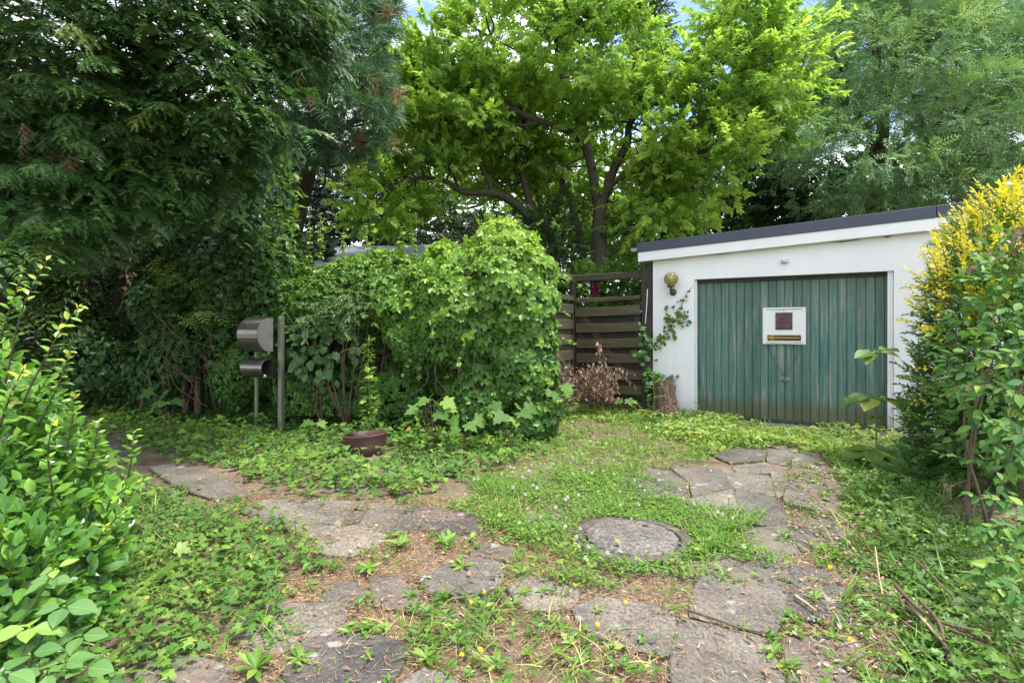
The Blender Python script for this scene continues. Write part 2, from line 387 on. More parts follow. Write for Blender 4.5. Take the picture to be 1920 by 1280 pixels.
def door_paint():
    m, nt, p, _ = mat_new('weathered_green_paint')
    v = coords(nt, (1, 1, 1), rand=True)
    va = coords(nt, (30, 30, 1.5), rand=True)
    n = noise(nt, 1.1, 8, 0.62, va, 0.3)
    r = ramp(nt, [(0.26, (0.033, 0.098, 0.084)), (0.45, (0.060, 0.152, 0.122)), (0.57, (0.115, 0.180, 0.152)), (0.69, (0.23, 0.25, 0.215))])
    nb = noise(nt, 1.7, 5, 0.6, v)
    ad = nt.nodes.new('ShaderNodeMath'); ad.operation = 'MULTIPLY_ADD'; ad.inputs[1].default_value = 0.40
    nt.links.new(nb.outputs['Fac'], ad.inputs[0]); nt.links.new(n.outputs['Fac'], ad.inputs[2])
    sb = nt.nodes.new('ShaderNodeMath'); sb.operation = 'SUBTRACT'; sb.inputs[1].default_value = 0.20; nt.links.new(ad.outputs[0], sb.inputs[0])
    nt.links.new(sb.outputs[0], r.inputs['Fac'])
    tc = nt.nodes.new('ShaderNodeTexCoord'); sp = nt.nodes.new('ShaderNodeSeparateXYZ'); nt.links.new(tc.outputs['Object'], sp.inputs[0])
    n2 = noise(nt, 16, 6, 0.75, coords(nt, (1, 1, 0.35), rand=True))
    a2 = nt.nodes.new('ShaderNodeMath'); a2.operation = 'MULTIPLY_ADD'; a2.inputs[1].default_value = -0.34; nt.links.new(n2.outputs['Fac'], a2.inputs[0]); nt.links.new(sp.outputs['Z'], a2.inputs[2])
    r2 = ramp(nt, [(0.0, (0.75, 0.75, 0.75)), (0.16, (0.0, 0.0, 0.0))]); nt.links.new(a2.outputs[0], r2.inputs['Fac'])
    # pale weathering along the top edge
    r3 = ramp(nt, [(0.0, (0, 0, 0)), (1.0, (0.45, 0.45, 0.45))])
    a3 = nt.nodes.new('ShaderNodeMapRange'); a3.inputs[1].default_value = 1.3; a3.inputs[2].default_value = 2.0
    nt.links.new(sp.outputs['Z'], a3.inputs[0]); nt.links.new(a3.outputs[0], r3.inputs['Fac'])
    c = mixc(nt, r.outputs['Color'], (0.10, 0.135, 0.085), r3.outputs['Color'])
    c = mixc(nt, c, (0.095, 0.092, 0.028), r2.outputs['Color'])
    oi = nt.nodes.new('ShaderNodeObjectInfo'); ro = ramp(nt, [(0.0, (0.80, 0.82, 0.80)), (1.0, (1.18, 1.12, 1.12))]); nt.links.new(oi.outputs['Random'], ro.inputs['Fac']); c = mixc(nt, c, ro.outputs['Color'], 1.0, 'MULTIPLY')
    nt.links.new(c, p.inputs['Base Color'])
    p.inputs['Roughness'].default_value = 0.7; bump(nt, p, n.outputs['Fac'], 0.25, 0.003)
    return m
M['door'] = door_paint()
M['fencewood'] = wood_mat('dark_fence_wood', (0.022, 0.016, 0.011), (0.075, 0.056, 0.038), 0.35)
M['gatewood'] = wood_mat('mossy_gate_wood', (0.040, 0.031, 0.018), (0.135, 0.105, 0.058), 0.55)
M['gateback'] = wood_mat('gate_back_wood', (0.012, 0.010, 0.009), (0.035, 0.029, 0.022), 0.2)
M['postwood'] = wood_mat('fence_post_wood', (0.014, 0.011, 0.010), (0.05, 0.04, 0.032), 0.25, axis=2)
M['steel'] = plain('stained_steel', (0.20, 0.195, 0.17), 0.34, 0.85, var=0.3, scale=4, bmp=0.03)
M['steelpost'] = plain('steel_post', (0.20, 0.20, 0.15), 0.5, 0.5, var=0.2, scale=3, bmp=0.05)
M['steelend'] = plain('grey_end_metal', (0.27, 0.26, 0.23), 0.5, 0.5, var=0.25, scale=5, bmp=0.05)
M['signboard'] = plain('white_board', (0.72, 0.715, 0.70), 0.5, var=0.03, scale=3, bmp=0.03)
M['plaque'] = plain('brown_plaque', (0.085, 0.05, 0.045), 0.4, 0.3, var=0.5, scale=28, bmp=0.9)
M['woodsign'] = wood_mat('arrow_board_wood', (0.05, 0.03, 0.02), (0.12, 0.075, 0.05))
M['yellow'] = plain('yellow_paint', (0.55, 0.36, 0.02), 0.5, var=0.12)
M['wire'] = plain('dark_wire', (0.02, 0.02, 0.018), 0.5)
M['cord'] = plain('white_cord', (0.75, 0.75, 0.75), 0.6)
M['bronze'] = plain('bronze_metal', (0.12, 0.095, 0.075), 0.35, 0.8, var=0.2)
M['whiteplastic'] = plain('white_plastic', (0.62, 0.60, 0.57), 0.4, var=0.08)
M['tub'] = None
def tub_mat():
    m, nt, p, _ = mat_new('brown_ribbed_plastic')
    v = coords(nt); w = nt.nodes.new('ShaderNodeTexWave'); w.wave_type = 'BANDS'; w.bands_direction = 'Z'
    w.inputs['Scale'].default_value = 22; w.inputs['Distortion'].default_value = 3.5; w.inputs['Detail'].default_value = 2; w.inputs['Detail Scale'].default_value = 1.2
    nt.links.new(v, w.inputs['Vector'])
    r = ramp(nt, [(0.2, (0.045, 0.02, 0.018)), (0.8, (0.10, 0.045, 0.04))]); nt.links.new(w.outputs['Fac'], r.inputs['Fac'])
    nt.links.new(r.outputs['Color'], p.inputs['Base Color']); p.inputs['Roughness'].default_value = 0.5
    bump(nt, p, w.outputs['Fac'], 0.5, 0.004); return m
M['tub'] = tub_mat()
M['soil'] = plain('potting_soil', (0.045, 0.030, 0.020), 0.95, scale=20, bmp=0.8)
M['slate'] = plain('grey_roof_sheet', (0.13, 0.14, 0.16), 0.7, scale=3)
M['log'] = bark_mat('rotten_log', (0.06, 0.035, 0.02), (0.26, 0.17, 0.09))
M['stump'] = bark_mat('stump_wood', (0.036, 0.024, 0.016), (0.20, 0.135, 0.085))
M['hollow'] = plain('dark_hollow', (0.02, 0.014, 0.010), 0.95)
M['iron'] = plain('rusty_iron', (0.085, 0.068, 0.060), 0.8, 0.2, var=0.4, scale=14, bmp=0.5)

def slab_mat():
    m, nt, p, _ = mat_new('worn_concrete_slab')
    v = coords(nt, rand=True)
    oi = nt.nodes.new('ShaderNodeObjectInfo')
    ro = ramp(nt, [(0.0, (0.066, 0.062, 0.059)), (0.5, (0.105, 0.097, 0.089)), (1.0, (0.155, 0.140, 0.122))]); nt.links.new(oi.outputs['Random'], ro.inputs['Fac'])
    vo = nt.nodes.new('ShaderNodeTexVoronoi'); vo.inputs['Scale'].default_value = 95; nt.links.new(v, vo.inputs['Vector'])
    rv = ramp(nt, [(0.0, (0.50, 0.50, 0.50)), (0.45, (0.95, 0.95, 0.95)), (1.0, (1.55, 1.5, 1.45))]); nt.links.new(vo.outputs['Color'], rv.inputs['Fac'])
    c = mixc(nt, ro.outputs['Color'], rv.outputs['Color'], 1.0, 'MULTIPLY')
    n1 = noise(nt, 3.2, 7, 0.65, v, 0.4); r1 = ramp(nt, [(0.35, (0.55, 0.54, 0.53)), (0.65, (1.18, 1.13, 1.05))]); nt.links.new(n1.outputs['Fac'], r1.inputs['Fac'])
    c = mixc(nt, c, r1.outputs['Color'], 1.0, 'MULTIPLY')
    # pale round lichen spots
    v3 = nt.nodes.new('ShaderNodeTexVoronoi'); v3.inputs['Scale'].default_value = 7.0; v3.inputs['Randomness'].default_value = 1.0
    nz = noise(nt, 18, 4, 0.6, v); va = nt.nodes.new('ShaderNodeVectorMath'); va.operation = 'MULTIPLY_ADD'; va.inputs[1].default_value = (0.07,) * 3
    nt.links.new(nz.outputs['Color'], va.inputs[0]); nt.links.new(v, va.inputs[2]); nt.links.new(va.outputs[0], v3.inputs['Vector'])
    r3 = ramp(nt, [(0.17, (0.75, 0.75, 0.75)), (0.25, (0, 0, 0))]); nt.links.new(v3.outputs['Distance'], r3.inputs['Fac'])
    n4 = noise(nt, 2.4, 3, 0.5, v); r4 = ramp(nt, [(0.50, (0, 0, 0)), (0.58, (1, 1, 1))]); nt.links.new(n4.outputs['Fac'], r4.inputs['Fac'])
    mk = mixc(nt, r3.outputs['Color'], r4.outputs['Color'], 1.0, 'MULTIPLY')
    c = mixc(nt, c, (0.27, 0.26, 0.235), mk)
    # brown soil film and moss
    n5 = noise(nt, 1.7, 6, 0.7, coords(nt, (1, 1, 1), 'Object', True), 0.6); r5 = ramp(nt, [(0.50, (0, 0, 0)), (0.70, (0.65, 0.65, 0.65))]); nt.links.new(n5.outputs['Fac'], r5.inputs['Fac'])
    c = mixc(nt, c, (0.16, 0.115, 0.082), r5.outputs['Color'])
    nt.links.new(c, p.inputs['Base Color']); p.inputs['Roughness'].default_value = 0.92
    mxb = mixc(nt, vo.outputs['Distance'], n1.outputs['Fac'], 0.5)
    bump(nt, p, mxb, 0.7, 0.006)
    return m
M['slab'] = slab_mat()


def cover_mat():
    m, nt, p, _ = mat_new('manhole_concrete')
    v = coords(nt); vo = nt.nodes.new('ShaderNodeTexVoronoi'); vo.inputs['Scale'].default_value = 70; nt.links.new(v, vo.inputs['Vector'])
    rv_ = ramp(nt, [(0.0, (0.045, 0.040, 0.037)), (0.5, (0.105, 0.095, 0.088)), (1.0, (0.21, 0.195, 0.18))]); nt.links.new(vo.outputs['Color'], rv_.inputs['Fac'])
    n = noise(nt, 4.5, 7, 0.7, v, 0.5); r = ramp(nt, [(0.35, (0.6, 0.6, 0.6)), (0.65, (1.25, 1.2, 1.15))]); nt.links.new(n.outputs['Fac'], r.inputs['Fac'])
    nt.links.new(mixc(nt, rv_.outputs['Color'], r.outputs['Color'], 1.0, 'MULTIPLY'), p.inputs['Base Color']); p.inputs['Roughness'].default_value = 0.95
    bump(nt, p, vo.outputs['Distance'], 0.8, 0.006); return m
M['coverstone'] = cover_mat()
def ground_mat():
    m, nt, p, _ = mat_new('dry_soil')
    v = coords(nt); n = noise(nt, 1.6, 8, 0.7, v, 0.5)
    r = ramp(nt, [(0.3, (0.075, 0.050, 0.034)), (0.5, (0.13, 0.092, 0.064)), (0.7, (0.20, 0.155, 0.112))]); nt.links.new(n.outputs['Fac'], r.inputs['Fac'])
    n2 = noise(nt, 60, 6, 0.75, v); r2 = ramp(nt, [(0.3, (0.5, 0.5, 0.5)), (0.7, (1.4, 1.35, 1.3))]); nt.links.new(n2.outputs['Fac'], r2.inputs['Fac'])
    c = mixc(nt, r.outputs['Color'], r2.outputs['Color'], 1.0, 'MULTIPLY')
    n3 = noise(nt, 0.9, 6, 0.7, v); r3 = ramp(nt, [(0.50, (0, 0, 0)), (0.66, (0.8, 0.8, 0.8))]); nt.links.new(n3.outputs['Fac'], r3.inputs['Fac'])
    c = mixc(nt, c, (0.115, 0.105, 0.025), r3.outputs['Color'])
    nt.links.new(c, p.inputs['Base Color']); p.inputs['Roughness'].default_value = 0.95
    bump(nt, p, n2.outputs['Fac'], 0.8, 0.012); return m
M['ground'] = ground_mat()

# ------------------------------------------------------------------ ground: one sheet to the horizon, finer near the camera
def make_ground():
    xs = np.unique(np.round(np.concatenate([[-220, -90, -40, -20, -12], np.arange(-8, 8.01, 0.09), [12, 20, 40, 90, 220]]), 4))
    ys = np.unique(np.round(np.concatenate([[-120, -40, -12, -4], np.arange(0, 11.01, 0.09), [14, 20, 35, 70, 140, 320]]), 4))
    X, Y = np.meshgrid(xs, ys)
    Z = -0.020 + 0.008 * np.sin(X * 2.3 + 1.1 * np.sin(Y * 1.7)) * np.cos(Y * 1.9) + rng.normal(0, 0.0035, X.shape)
    far = (np.abs(X) > 8) | (Y > 11) | (Y < 0); Z[far] = -0.020
    V = np.stack([X, Y, Z], -1).reshape(-1, 3); nx, ny = len(xs), len(ys)
    i = np.arange(nx - 1)[None, :] + np.arange(ny - 1)[:, None] * nx; i = i.ravel()
    F = np.concatenate([np.stack([i, i + 1, i + nx + 1], -1), np.stack([i, i + nx + 1, i + nx], -1)])
    o = link('ground', mesh_np('ground', V, F, None, M['ground'], True)); o['kind'] = 'structure'
make_ground()

SLABS = [
 [(454,961),(499,940),(600,938),(655,941),(640,985),(588,1008),(525,990)],
 [(640,938),(690,940),(676,974),(648,982)],
 [(700,946),(800,950),(782,990),(734,1000),(672,986)],
 [(600,1000),(668,986),(735,1006),(660,1042),(592,1036)],
 [(790,952),(905,962),(900,992),(830,1002),(792,992)],
 [(784,1085),(877,1042),(946,1058),(936,1098),(870,1122),(806,1112)],
 [(880,1036),(902,1014),(972,1028),(952,1053)],
 [(949,1100),(997,1080),(1087,1106),(1070,1140),(985,1143)],
 [(1072,1140),(1125,1118),(1234,1138),(1266,1158),(1252,1228),(1120,1196)],
 [(560,1212),(650,1168),(762,1216),(726,1290),(560,1300),(530,1260)],
 [(436,1180),(499,1132),(640,1130),(646,1160),(565,1208),(480,1226)],
 [(262,1246),(350,1228),(430,1250),(420,1310),(250,1320)],
 [(752,1278),(795,1248),(862,1274),(850,1320),(750,1330)],
 [(1350,1038),(1469,1042),(1478,1100),(1452,1192),(1296,1150),(1305,1098)],
 [(1274,1158),(1438,1198),(1472,1300),(1262,1310),(1262,1230)],
 [(1482,1058),(1580,1084),(1600,1176),(1474,1148)],
 [(1464,1196),(1600,1190),(1640,1290),(1490,1300)],
 [(1160,888),(1250,878),(1290,905),(1275,935),(1180,930)],
 [(1256,876),(1350,880),(1372,912),(1298,932),(1294,906)],
 [(1355,884),(1440,892),(1452,930),(1376,914)],
 [(1380,918),(1462,936),(1480,988),(1388,976)],
 [(1286,938),(1374,918),(1384,972),(1330,986)],
 [(1484,978),(1560,972),(1590,1020),(1500,1034)],
 [(1330,850),(1400,838),(1436,842),(1432,862),(1372,868)], [(1372,874),(1432,868),(1478,878),(1444,886),(1384,886)], [(1440,842),(1490,848),(1478,872),(1438,866)],
 [(1424,832),(1520,842),(1545,868),(1486,880),(1484,850)],
 [(282,880),(340,874),(420,900),(470,925),(400,934),(330,912)],
 [(176,834),(210,822),(240,842),(270,868),(214,862)],
 [(1484,884),(1548,874),(1582,925),(1562,966),(1470,938)], [(1394,990),(1484,986),(1500,1036),(1404,1036)], [(1442,878),(1482,884),(1466,930),(1454,930)],
 [(980,962),(1060,965),(1060,990),(990,996)],
 [(690,1088),(740,1076),(790,1112),(770,1146),(700,1132)],
 [(600,1110),(655,1084),(690,1108),(664,1136),(606,1132)],
]
pav = thing('pavement', None, None, (0, 0, 0), kind='structure')
slab_polys = []
def make_slab(px):
    P = np.array([G(x, y)[:2] for x, y in px]); c = P.mean(0); P = c + (P - c) * 1.07
    Q = []
    for a, b in zip(P, np.roll(P, -1, 0)):
        n = max(2, int(np.linalg.norm(b - a) / 0.07))
        for t in np.linspace(0, 1, n, endpoint=False):
            jit = rng.normal(0, 0.0045, 2) if t > 0 else rng.normal(0, 0.003, 2)
            Q.append(a + (b - a) * t + jit)
    Q = np.array(Q) - c
    # rounded corners
    Q = (Q * 6 + np.roll(Q, 1, 0) + np.roll(Q, -1, 0)) / 8
    area = 0.5 * np.sum(Q[:, 0] * np.roll(Q[:, 1], -1) - np.roll(Q[:, 0], -1) * Q[:, 1])
    if area < 0: Q = Q[::-1]
    bm = bmesh.new(); n = len(Q)
    top = 0.006 + rng.uniform(-0.003, 0.007); tilt = rng.normal(0, 0.008, 2)
    ins = Q * (1 - 0.010 / np.linalg.norm(Q, axis=1, keepdims=True))
    zt = lambda q: top + q @ tilt
    r0 = [bm.verts.new((*q, -0.05)) for q in Q]; r1 = [bm.verts.new((*q, zt(q) - 0.007)) for q in Q]; r2 = [bm.verts.new((*q, zt(q))) for q in ins]
    for a, b in ((r0, r1), (r1, r2)):
        for k in range(n): bm.faces.new((a[k], a[(k+1) % n], b[(k+1) % n], b[k]))
    bm.faces.new(r2)
    bm_obj('paving_slab', bm, M['slab'], pav, loc=(c[0], c[1], 0))
    slab_polys.append(Q + c)
for s in SLABS: make_slab(s)

# manhole cover
mc = G(1184, 1012)
mh = thing('manhole_cover', 'round concrete manhole cover in an iron ring among the clover', 'manhole cover', mc)
lathe('iron_ring', [(0.305, -0.05), (0.305, 0.024), (0.325, 0.028), (0.335, 0.016), (0.345, 0.024), (0.372, 0.020), (0.380, -0.05)], M['iron'], mh, 64)
lathe('cover_plate', [(0.285, -0.06), (0.285, 0.026), (0.279, 0.029), (0.0, 0.031)], M['coverstone'], mh, 64)
bm = bmesh.new()
for k in range(26):
    a = 2 * math.pi * k / 26
    add_box(bm, (0.286, -0.02, -0.03), (0.306, 0.02, 0.012), 0.003, Matrix.Rotation(a, 4, 'Z'))
for a_ in (0.9, 4.04):
    lathe('lifting_hole', [(0, 0.0), (0.017, 0.0), (0.017, 0.0035), (0, 0.0035)], M['hollow'], mh, 14, (0.205 * math.cos(a_), 0.205 * math.sin(a_), 0.0295))
bm_obj('ring_cleats', bm, M['iron'], mh)['kind'] = 'stuff'

# ------------------------------------------------------------------ garage
GA, GR = np.array([2.19, 8.29]), math.radians(-30.1)
gx, gy = np.array([math.cos(GR), math.sin(GR)]), np.array([-math.sin(GR), math.cos(GR)])
def gar(px, py, off=0.0):              # where the ray through a pixel meets the plane local y = off: local x, z
    r = np.array([(px - CX) / FPX, 1.0]); o = -GA
    s = (off - o @ gy) / (r @ gy)
    q = o + r * s
    return q @ gx, CAMH + (HY - py) / FPX * s
garage = thing('garage', 'white rendered flat-roofed garage with a weathered green door', 'garage', (GA[0], GA[1], 0), GR)
DL, DT = gar(1302, 525); DR, _ = gar(1676, 506)
GW, GD, DH = 4.75, 5.5, 2.07
xa, za = gar(1196, 456, -0.12); xb, zb = gar(1769, 384, -0.12)
slope = (zb - za) / (xb - xa)
roofz = lambda x: za + (x - xa) * slope
TRIM, FAS = 0.145, 0.145
bm = bmesh.new()
prof = [(0, -0.05), (DL, -0.05), (DL, DH), (DR, DH), (DR, -0.05), (GW, -0.05), (GW, roofz(GW) - TRIM - 0.06), (0, roofz(0) - TRIM - 0.06)]
fr = [bm.verts.new((x, 0, z)) for x, z in prof]; bk = [bm.verts.new((x, 0.24, z)) for x, z in prof]
bm.faces.new(fr); bm.faces.new(bk[::-1])
for k in range(len(prof)): bm.faces.new((fr[k], bk[k], bk[(k+1) % len(prof)], fr[(k+1) % len(prof)]))
add_box(bm, (0, 0.242, -0.05), (0.24, GD, roofz(0) - TRIM - 0.07)); add_box(bm, (GW - 0.24, 0.242, -0.05), (GW, GD, roofz(GW - .24) - TRIM - 0.07))
add_box(bm, (0.242, GD - 0.24, -0.05), (GW - 0.242, GD - 0.002, roofz(0) - TRIM - 0.07))
bm_obj('wall', bm, M['plaster'], garage)
def sloped(name, x0, x1, y0, y1, dz0, dz1, mat, bev=0.004, parent=garage):
    bm = bmesh.new()
    add_box(bm, (x0, y0, dz0), (x1, y1, dz1), bev)
    for v in bm.verts: v.co.z += roofz(v.co.x)
    return bm_obj(name, bm, mat, parent)
xl, xr = xa, GW + 0.2
sloped('roof', xl + 0.03, xr - 0.03, -0.09, GD + 0.15, -TRIM - 0.05, -0.03, M['roof'])
sloped('fascia', xl, xr, -0.118, -0.088, -TRIM - FAS, -TRIM + 0.012, M['fascia'])
sloped('soffit', xl + 0.01, xr, -0.086, -0.001, -TRIM - FAS + 0.012, -TRIM - FAS + 0.026, M['fascia'])
sloped('side_fascia', xl, xl + 0.03, -0.086, GD, -TRIM - FAS, -TRIM + 0.01, M['fascia'])
sloped('side_soffit', xl + 0.032, -0.002, 0.0, GD, -TRIM - FAS + 0.012, -TRIM - FAS + 0.026, M['fascia'])
xs_, _ = gar(1756, 400, -0.13)
sloped('roof_trim', xl - 0.012, xs_ - 0.002, -0.132, -0.10, -TRIM, 0.0, M['anthracite'], 0.003)
sloped('roof_trim', xs_ + 0.002, xr, -0.132, -0.10, -TRIM, 0.0, M['anthracite'], 0.003)
sloped('side_roof_trim', xl - 0.012, xl + 0.02, -0.098, GD + 0.15, -TRIM, -0.001, M['anthracite'], 0.003)
gt = Acc()
for sgn in (0,):
    th = np.linspace(math.pi, 2 * math.pi, 9)
    for r_, fl in ((0.062, 1), (0.056, -1)):
        V = [(xl - 0.075 + r_ * math.cos(t), y, za - 0.06 + r_ * math.sin(t)) for y in (-0.06, GD) for t in th]
        F = []
        for k in range(8): F += [(k, k+1, k+10), (k, k+10, k+9)] if fl > 0 else [(k, k+10, k+1), (k, k+9, k+10)]
        gt.add(V, F, 0.5)
    V = [(xl - 0.075 + 0.062 * math.cos(t), -0.061, za - 0.06 + 0.062 * math.sin(t)) for t in th]
    gt.add(V, [(0, k, k + 1) for k in range(1, 8)], 0.5)
V_, F_, T_ = gt.arrays(); link('gutter', mesh_np('gutter', V_, F_, None, M['zinc']), garage)
# door: pale jambs, dark strip added at the head against a light leak, backing frame + one panel per profiled strip
box('jamb', (DR - 0.062, 0.035, -0.02), (DR - 0.002, 0.20, DH - 0.003), M['plaster'], garage, 0.004)
box('jamb', (DL + 0.002, 0.05, -0.02), (DL + 0.022, 0.20, DH - 0.003), M['plaster'], garage, 0.003)
box('head_light_block', (DL + 0.024, 0.10, DH - 0.055), (DR - 0.064, 0.20, DH - 0.002), M['inside'], garage, 0.003)
DL, DR = DL + 0.024, DR - 0.064
dw = DR - DL
door = box('door', (DL + 0.004, 0.150, 0.035), (DR - 0.004, 0.175, DH - 0.012), M['inside'], garage, 0)
npan = 22; pw = (dw - 0.036) / npan
def panel_mesh():
    h = DH - 0.108; g = 0.010; bm = bmesh.new()
    xs = [0.001, 0.001 + g * 0.5, g + 0.002, pw * 0.5 - 0.006, pw * 0.5, pw * 0.5 + 0.006, pw - g - 0.002, pw - 0.001 - g * 0.5, pw - 0.001]
    ys = [0.011, 0.005, 0.0, -0.001, -0.001, -0.001, 0.0, 0.005, 0.011]
    a = [bm.verts.new((x, y, 0)) for x, y in zip(xs, ys)]; b = [bm.verts.new((x, y, h)) for x, y in zip(xs, ys)]
    for k in range(len(xs) - 1): bm.faces.new((a[k], a[k+1], b[k+1], b[k]))
    bm.faces.new([a[0], a[-1], b[-1], b[0]]); bm.faces.new(a); bm.faces.new(b[::-1])
    bmesh.ops.recalc_face_normals(bm, faces=bm.faces)
    me = bpy.data.meshes.new('panel'); bm.to_mesh(me); bm.free(); me.materials.append(M['door']); return me
pm = panel_mesh()
for k in range(npan):
    o = link('panel', pm, door); o.location = (DL + 0.018 + k * pw, 0.125, 0.05)
box('bottom_rail', (DL + 0.006, 0.105, 0.012), (DR - 0.006, 0.149, 0.046), M['anthracite'], door, 0.006)
box('side_rail', (DL + 0.005, 0.112, 0.048), (DL + 0.0175, 0.149, DH - 0.02), M['door'], door, 0.002)
box('side_rail', (DR - 0.0175, 0.112, 0.048), (DR - 0.005, 0.149, DH - 0.02), M['door'], door, 0.002)
box('threshold', (DL + 0.003, -0.04, -0.06), (DR - 0.003, 0.30, 0.008), M['concrete_sill'], garage, 0.01)
# places where the render has pulled away under the fascia
for (ax_, ay_, bx_, by_, h_) in ((1556, 455, 1612, 449, .012), (1655, 444, 1672, 441, .014), (1330, 476, 1372, 471, .006)):
    u0, v0 = gar(ax_, ay_); u1, v1 = gar(bx_, by_); zt_ = lambda u: roofz(u) - TRIM - FAS + 0.004
    bm = bmesh.new(); pts_ = [(u0, zt_(u0)), ((u0 * .6 + u1 * .4), zt_(u0 * .6 + u1 * .4) - h_), (u1 - .02, zt_(u1) - h_ * .8), (u1, zt_(u1))]
    f0 = [bm.verts.new((x, -0.003, z - .006)) for x, z in pts_]; f1 = [bm.verts.new((x, -0.0012, z - .006)) for x, z in pts_]
    bm.faces.new(f0); bm.faces.new(f1[::-1])
    for k in range(4): bm.faces.new((f0[k], f1[k], f1[(k + 1) % 4], f0[(k + 1) % 4]))
    bm_obj('crack', bm, M['inside'], garage)
# vent pipe on the roof
px_, pz_ = gar(1906, 352, 1.0)
vp = Acc(); pt = np.array([px_, 1.0, pz_])
vp.tube(smooth_path([pt + (0.06, 0, -0.6), pt + (0.06, 0, -0.12), pt + (0.03, 0, -0.02), pt + (-0.06, -0.01, 0.015), pt + (-0.13, -0.02, 0.02)], 5), 0.055, 14, cap=False)
vp.tube(smooth_path([pt + (-0.145, -0.022, 0.02), pt + (-0.05, -0.005, 0.015)], 2), 0.066, 14, cap=False)
V_, F_, T_ = vp.arrays(); link('vent_pipe', mesh_np('vent_pipe', V_, F_, None, M['zinc'], True), garage)

def gworld(x, y, z):                   # garage-local to world
    q = GA + gx * x + gy * y; return np.array([q[0], q[1], z])
# globe lamp
lx, lz = gar(1258, 523, -0.15)
lamp = thing('wall_lamp', 'round smoked glass globe lamp on the white wall beside the gate', 'lamp', gworld(lx, 0, lz - 0.21), GR)
mg, nt, p, _ = mat_new('smoked_glass')
p.inputs['Transmission Weight'].default_value = 0.75; p.inputs['Roughness'].default_value = 0.12; p.inputs['IOR'].default_value = 1.25
v = coords(nt); n = noise(nt, 14, 5, 0.6, v); r = ramp(nt, [(0.35, (0.52, 0.44, 0.22)), (0.65, (0.36, 0.29, 0.12))]); nt.links.new(n.outputs['Fac'], r.inputs['Fac']); nt.links.new(r.outputs['Color'], p.inputs['Base Color'])
M['globe'] = mg
R = 0.105
lathe('globe', [(R * math.sin(t), -R * math.cos(t)) for t in np.linspace(0.35, math.pi, 18)], M['globe'], lamp, 32, (0, -0.15, 0.21))
lathe('bulb', [(0, -0.05), (0.018, -0.045), (0.02, -0.01), (0.032, 0.02), (0.024, 0.045), (0, 0.055)], M['whiteplastic'], lamp, 16, (0, -0.15, 0.19))
lathe('collar', [(0, -0.02), (0.05, -0.02), (0.055, 0.012), (0.045, 0.022), (0, 0.022)], M['bronze'], lamp, 24, (0, -0.15, 0.105))
la = Acc(); la.tube(smooth_path([(0, -0.15, 0.09), (0, -0.148, 0.045), (0, -0.11, 0.02), (0, -0.012, 0.02)], 5), 0.02, 12)
V_, F_, T_ = la.arrays(); link('bracket', mesh_np('bracket', V_, F_, None, M['bronze'], True), lamp)
lathe('wall_plate', [(0, 0), (0.052, 0), (0.052, 0.014), (0.04, 0.022), (0, 0.022)], M['bronze'], lamp, 24, (0, -0.001, 0.02), (math.pi / 2, 0, 0))
# small white sensor over the door
sx, sz = gar(1472, 489, -0.04)
sen = thing('motion_sensor', 'small white sensor on the wall above the garage door', 'sensor', gworld(sx, 0, sz), GR)
lathe('dome', [(0.034, 0), (0.034, 0.02), (0.028, 0.04), (0.014, 0.054), (0, 0.058)], M['whiteplastic'], sen, 20, (-0.012, -0.03, 0), (math.pi / 2, 0, 0))
box('backplate', (-0.05, -0.03, -0.026), (0.05, -0.001, 0.026), M['whiteplastic'], sen, 0.006)
# notice board
b0, t0 = gar(1430, 577, 0.09); b1, t1 = gar(1511, 646, 0.09)
sign = thing('notice_board', 'white square board with brown plaque and yellow arrow on the green door', 'sign', gworld(b0, 0.09, t1), GR)
bw, bh = b1 - b0, t0 - t1
box('board', (0, 0.0, 0), (bw, 0.022, bh), M['signboard'], sign, 0.003)
px0, pz0 = gar(1454, 586, 0.09); px1, pz1 = gar(1486, 618, 0.09)
q0, q1 = px0 - b0, px1 - b0; zz0, zz1 = pz1 - t1, pz0 - t1
plq = box('plaque', (q0, -0.010, zz0), (q1, -0.001, zz1), M['plaque'], sign, 0.002)
rel = Acc()
for k in range(7):                     # worn relief on the plaque
    c = np.array([q0 + (q1 - q0) * rng.uniform(0.25, 0.75), -0.012, zz0 + (zz1 - zz0) * rng.uniform(0.3, 0.8)])
    rel.tube(smooth_path([c, c + (rng.normal(0, .02), 0, rng.normal(0, .025)), c + (rng.normal(0, .035), 0, rng.normal(0, .035))], 3), [0.004] * 7, 5)
rel.tube([(q0 + 0.02, -0.011, zz0 + 0.022), (q1 - 0.02, -0.011, zz0 + 0.022)], 0.004, 5)
V_, F_, T_ = rel.arrays(); link('relief', mesh_np('relief', V_, F_, None, M['bronze'], True), plq)
a0, az0 = gar(1439, 638, 0.09); a1, az1 = gar(1502, 628, 0.09)
x0, x1, z0, z1 = a0 - b0, a1 - b0, az0 - t1, az1 - t1 - 0.002; zm = (z0 + z1) / 2; hh = (z1 - z0) / 2
ab = box('arrow_board', (x0, -0.014, z0), (x1, -0.001, z1), M['woodsign'], sign, 0.005)
ar = Acc()
for pth in ([(x0 + 0.012, zm), (x1 - 0.02, zm)], [(x0 + 0.085, zm + hh * 0.75), (x0 + 0.010, zm)], [(x0 + 0.085, zm - hh * 0.75), (x0 + 0.010, zm)]):
    ar.tube([(p_[0], -0.0148, p_[1]) for p_ in pth], [0.0062, 0.0062], 6)
V_, F_, T_ = ar.arrays(); link('arrow', mesh_np('arrow', V_, F_, None, M['yellow']), ab)
